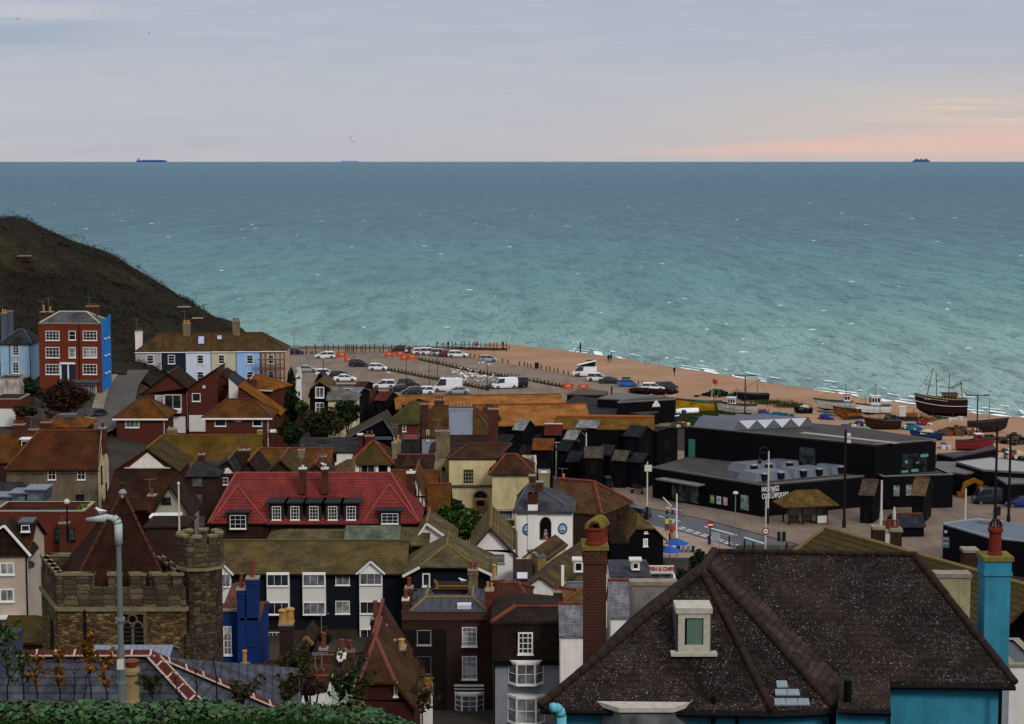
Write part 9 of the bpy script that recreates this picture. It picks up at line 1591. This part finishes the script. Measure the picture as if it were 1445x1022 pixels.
bush('bright green clipped bush by the gambrel house',425,582,22,18,300,LF_YL,900,.4); bush('big dark green bush in front of the cream annex',490,603,46,40,288,LF_DK,2200,.45); bush('wide brown green bush left of the tarred barn',456,615,68,44,278,LF_OL,2800,.45); bush('dark bush beside the brown brick house',410,632,42,42,270,LF_DK,1800,.45); bush('dark bushes beside the scaffolded cottage',412,600,26,60,305,LF_DK,1600,.45); bush('small bush under the bright green one',398,606,26,28,296,LF_OL,900,.4); bush('dark leafy bush left of the kiosk wall',411,560,14,44,325,LF_DK,800,.45)
bush('bright green leafy tree between the flats and the cream building',655,757,62,40,198,LF_GR,4200,.34,name='leafy_tree',cat='tree'); bush('darker green bush under the arched doorway',641,728,36,24,206,LF_DK,1500,.34); bush('green bush at the foot of the half timbered wing',628,745,40,34,200,LF_GR,1700,.34)
bush('dark clipped conifer rising beside the turquoise house roof',984,826,34,56,172,LF_DK,3000,.26,name='conifer',cat='tree'); bush('low dark hedge left of the conifer',962,822,26,20,176,LF_DK,900,.26)
bush('olive shrub on the roof terrace of the brick building',116,724,18,12,184,LF_YL,500,.3); bush('dark brambles between the parked cars and the yellow boat',905,557,60,10,352,LF_RD,1500,.5,name='bramble',cat='bramble',dz=.6); bush('brambles beside the black boat store',938,558,44,9,346,LF_RD,900,.5,name='bramble',cat='bramble',dz=.6); bush('dark shrub against the white bays of the flats',456,912,26,32,150,LF_DK,1100,.24); bush('green plants along the foot of the blue wing',386,945,40,14,126,LF_OL,900,.22)
bush('creeper mass over the garden roofs',418,978,62,74,98,LF_OL,3000,.15); bush('dark tangle beside the mint green wall',440,985,50,38,96,LF_RD,1600,.14)
# grass by the boats and tufts along the post lines
def grass(name,pts,size,mat=GRASSM,up=.1):
    pts=np.array(pts); n=len(pts); a=RNG.uniform(0,6.283,n); dx=np.stack([np.cos(a),np.sin(a),np.zeros(n)],1)*size*.12; tip=np.stack([RNG.normal(0,.25,n)*size,RNG.normal(0,.25,n)*size,size*RNG.uniform(.5,1.2,n)],1)
    vs=np.stack([pts-dx,pts+dx,pts+tip],1).reshape(-1,3); me=bpy.data.meshes.new(name); me.vertices.add(3*n); me.vertices.foreach_set('co',vs.astype(np.float32).ravel()); me.loops.add(3*n); me.loops.foreach_set('vertex_index',np.arange(3*n,dtype=np.int32)); me.polygons.add(n); me.polygons.foreach_set('loop_start',np.arange(0,3*n,3,dtype=np.int32)); me.materials.append(mat); me.update(calc_edges=True); me.validate(); o=bpy.data.objects.new(name,me); C.objects.link(o); o['kind']='stuff'; return o
pp=[]
for row in (rowA,rowB):
    for (x0,y0),(x1,y1) in zip(row,row[1:]):
        for _ in range(42): q=random.random(); g=G(x0+(x1-x0)*q,y0+(y1-y0)*q+random.gauss(0,.35),5.05); pp.append((g.x,g.y,5.04))
grass('grass',pp,.5); pp=[]
for _ in range(9000):
    px=random.triangular(946,1060,985); py=random.gauss(590+(px-985)*-.03,6)
    if 578<py<606: g=G(px,py,4.95); pp.append((g.x,g.y,5.0))
for px0,py0,w_ in ((1085,570,16),(1115,574,10),(1010,582,30)):
    for _ in range(900): g=G(random.gauss(px0,w_),random.gauss(py0,1.3),4.9); pp.append((g.x,g.y,T(g.x,g.y)+.02))
grass('grass',pp,.55)
# ---------------------------------------------------------------- grassy bank with ivy at the very front
IVY=leafm('ivy_leaves',[c('#162716'),c('#264620'),c('#3a652e'),c('#2f5526'),c('#48733a'),c('#1e361a'),c('#4a4a24'),c('#3a5f2a')],.55); BGR_=leafm('bank_grass',[c('#14240f'),c('#1f3a16'),c('#2a4a1c'),c('#234018')])
hum=[(random.uniform(-7.5,.3),random.uniform(21.5,26.5),random.uniform(.3,.9),random.uniform(.06,.26)) for _ in range(90)]
def bankz(x,y):
    z=T(x,y)
    for hx,hy,r,h in hum:
        d2=((x-hx)**2+(y-hy)**2)/(r*r)
        if d2<1: z=max(z,T(x,y)+h*(1-d2)**.6)
    return z
pts=[]
while len(pts)<52000:
    x=random.uniform(-8,1.6); y=random.uniform(20.8,27.5); z=bankz(x,y); d_=random.random(); 
    if z-T(x,y)<.02 and random.random()<.55: continue
    pts.append((x,y,z+random.uniform(-.05,.06)))
o=leaves('ivy',IVY,np.array(pts),.072,up=.9,asp=1.15); o['kind']='stuff'
pts=[(x,y,T(x,y)-.02) for x,y in ((random.uniform(-8,2.5),random.uniform(16,24.5)) for _ in range(60000))]; grass('grass',pts,.14,BGR_)
def sapling(lb,px,pyb,hpx,Y,mat,nl,lsize=.09,lean=0,nb=7,nm='sapling',cat='sapling',spread=.3,low=False):
    b=P(px,pyb,Y); s=Y/F; H=hpx*s; t=thing(nm,lb,cat,tuple(b)); m=MB(); pts=[]; prev=V((0,0,-.6)); tips=[]
    for k in range(1,8): p=V((lean*H*k/7+random.gauss(0,.015)*H,random.gauss(0,.015)*H,H*k/7)); m.tube(prev,p,.016*(1-k/9),.016*(1-(k+1)/9),5); tips.append(p); prev=p
    for k in range(nb):
        p=random.choice(tips[:4] if low else tips[1:]); a=random.uniform(0,6.283); L_=random.uniform(.12,spread)*H; q=p+V((math.cos(a)*L_*.7,math.sin(a)*L_*.5,L_*random.uniform(.5,1))); m.tube(p,q,.007,.003,4); pts+= [tuple(p+(q-p)*random.uniform(.3,1.05)+V((random.gauss(0,.03),random.gauss(0,.03),random.gauss(0,.03)))) for _ in range(max(1,nl//nb))]
    m.build('stem',plain('dark_twig',c('#2a2019'),.9,.2),t,uv=False)
    if nl: leaves('foliage',mat,np.array(pts),lsize,t,up=.2)
for lb,px,pyb,hp,nl,mt in (('autumn sapling with orange leaves, left of three before the slate roof',52,985,55,60,LF_AU),('autumn sapling with orange leaves, between two others before the slate roof',84,985,60,110,LF_AU),('bushy autumn sapling with orange and green leaves left of the near lamp',128,985,66,190,LF_AU),('thin autumn sapling just right of the near lamp',150,985,58,60,LF_AU),('leafy green sapling at the left edge',12,985,95,160,LF_GR),('thin green stemmed sapling beside the left edge one',33,985,62,60,LF_GR)): sapling(lb,px,pyb,hp,28,mt,int(nl*1.6),.055,spread=.5,nb=12)
for lb,px,hp,le in (('bare dark sapling, left of two beyond the slate roof hip',277,120,.02),('tall bare dark sapling, right of two beyond the slate roof hip',308,165,.0),('bare twig leaning over the slate roof',258,60,-.25),('bare twig behind the near lamp, upright',104,70,.05),('short bare twig left of the buff chimney pot',118,62,.12)): sapling(lb,px,1000,hp,29,LF_AU,0,lean=le,nb=9)
for lb,px,pb,hp,nl in (('dark leaved bramble in front of the white boarded building, left',345,1000,40,220),('dark leaved bramble in front of the white boarded building, right',404,1000,48,300),('trailing creeper before the mint green wall',482,1000,66,260),('trailing creeper right of the mint green wall',506,1004,52,180),('sparse creeper before the orange lean-to',596,1010,48,110),('dark bramble at the foot of the tower',215,985,30,90)): sapling(lb,px,pb,hp,29,LF_OL if px!=482 else LF_DK,int(nl*1.5),.06,0,18,'bramble','bramble',1.0,True)
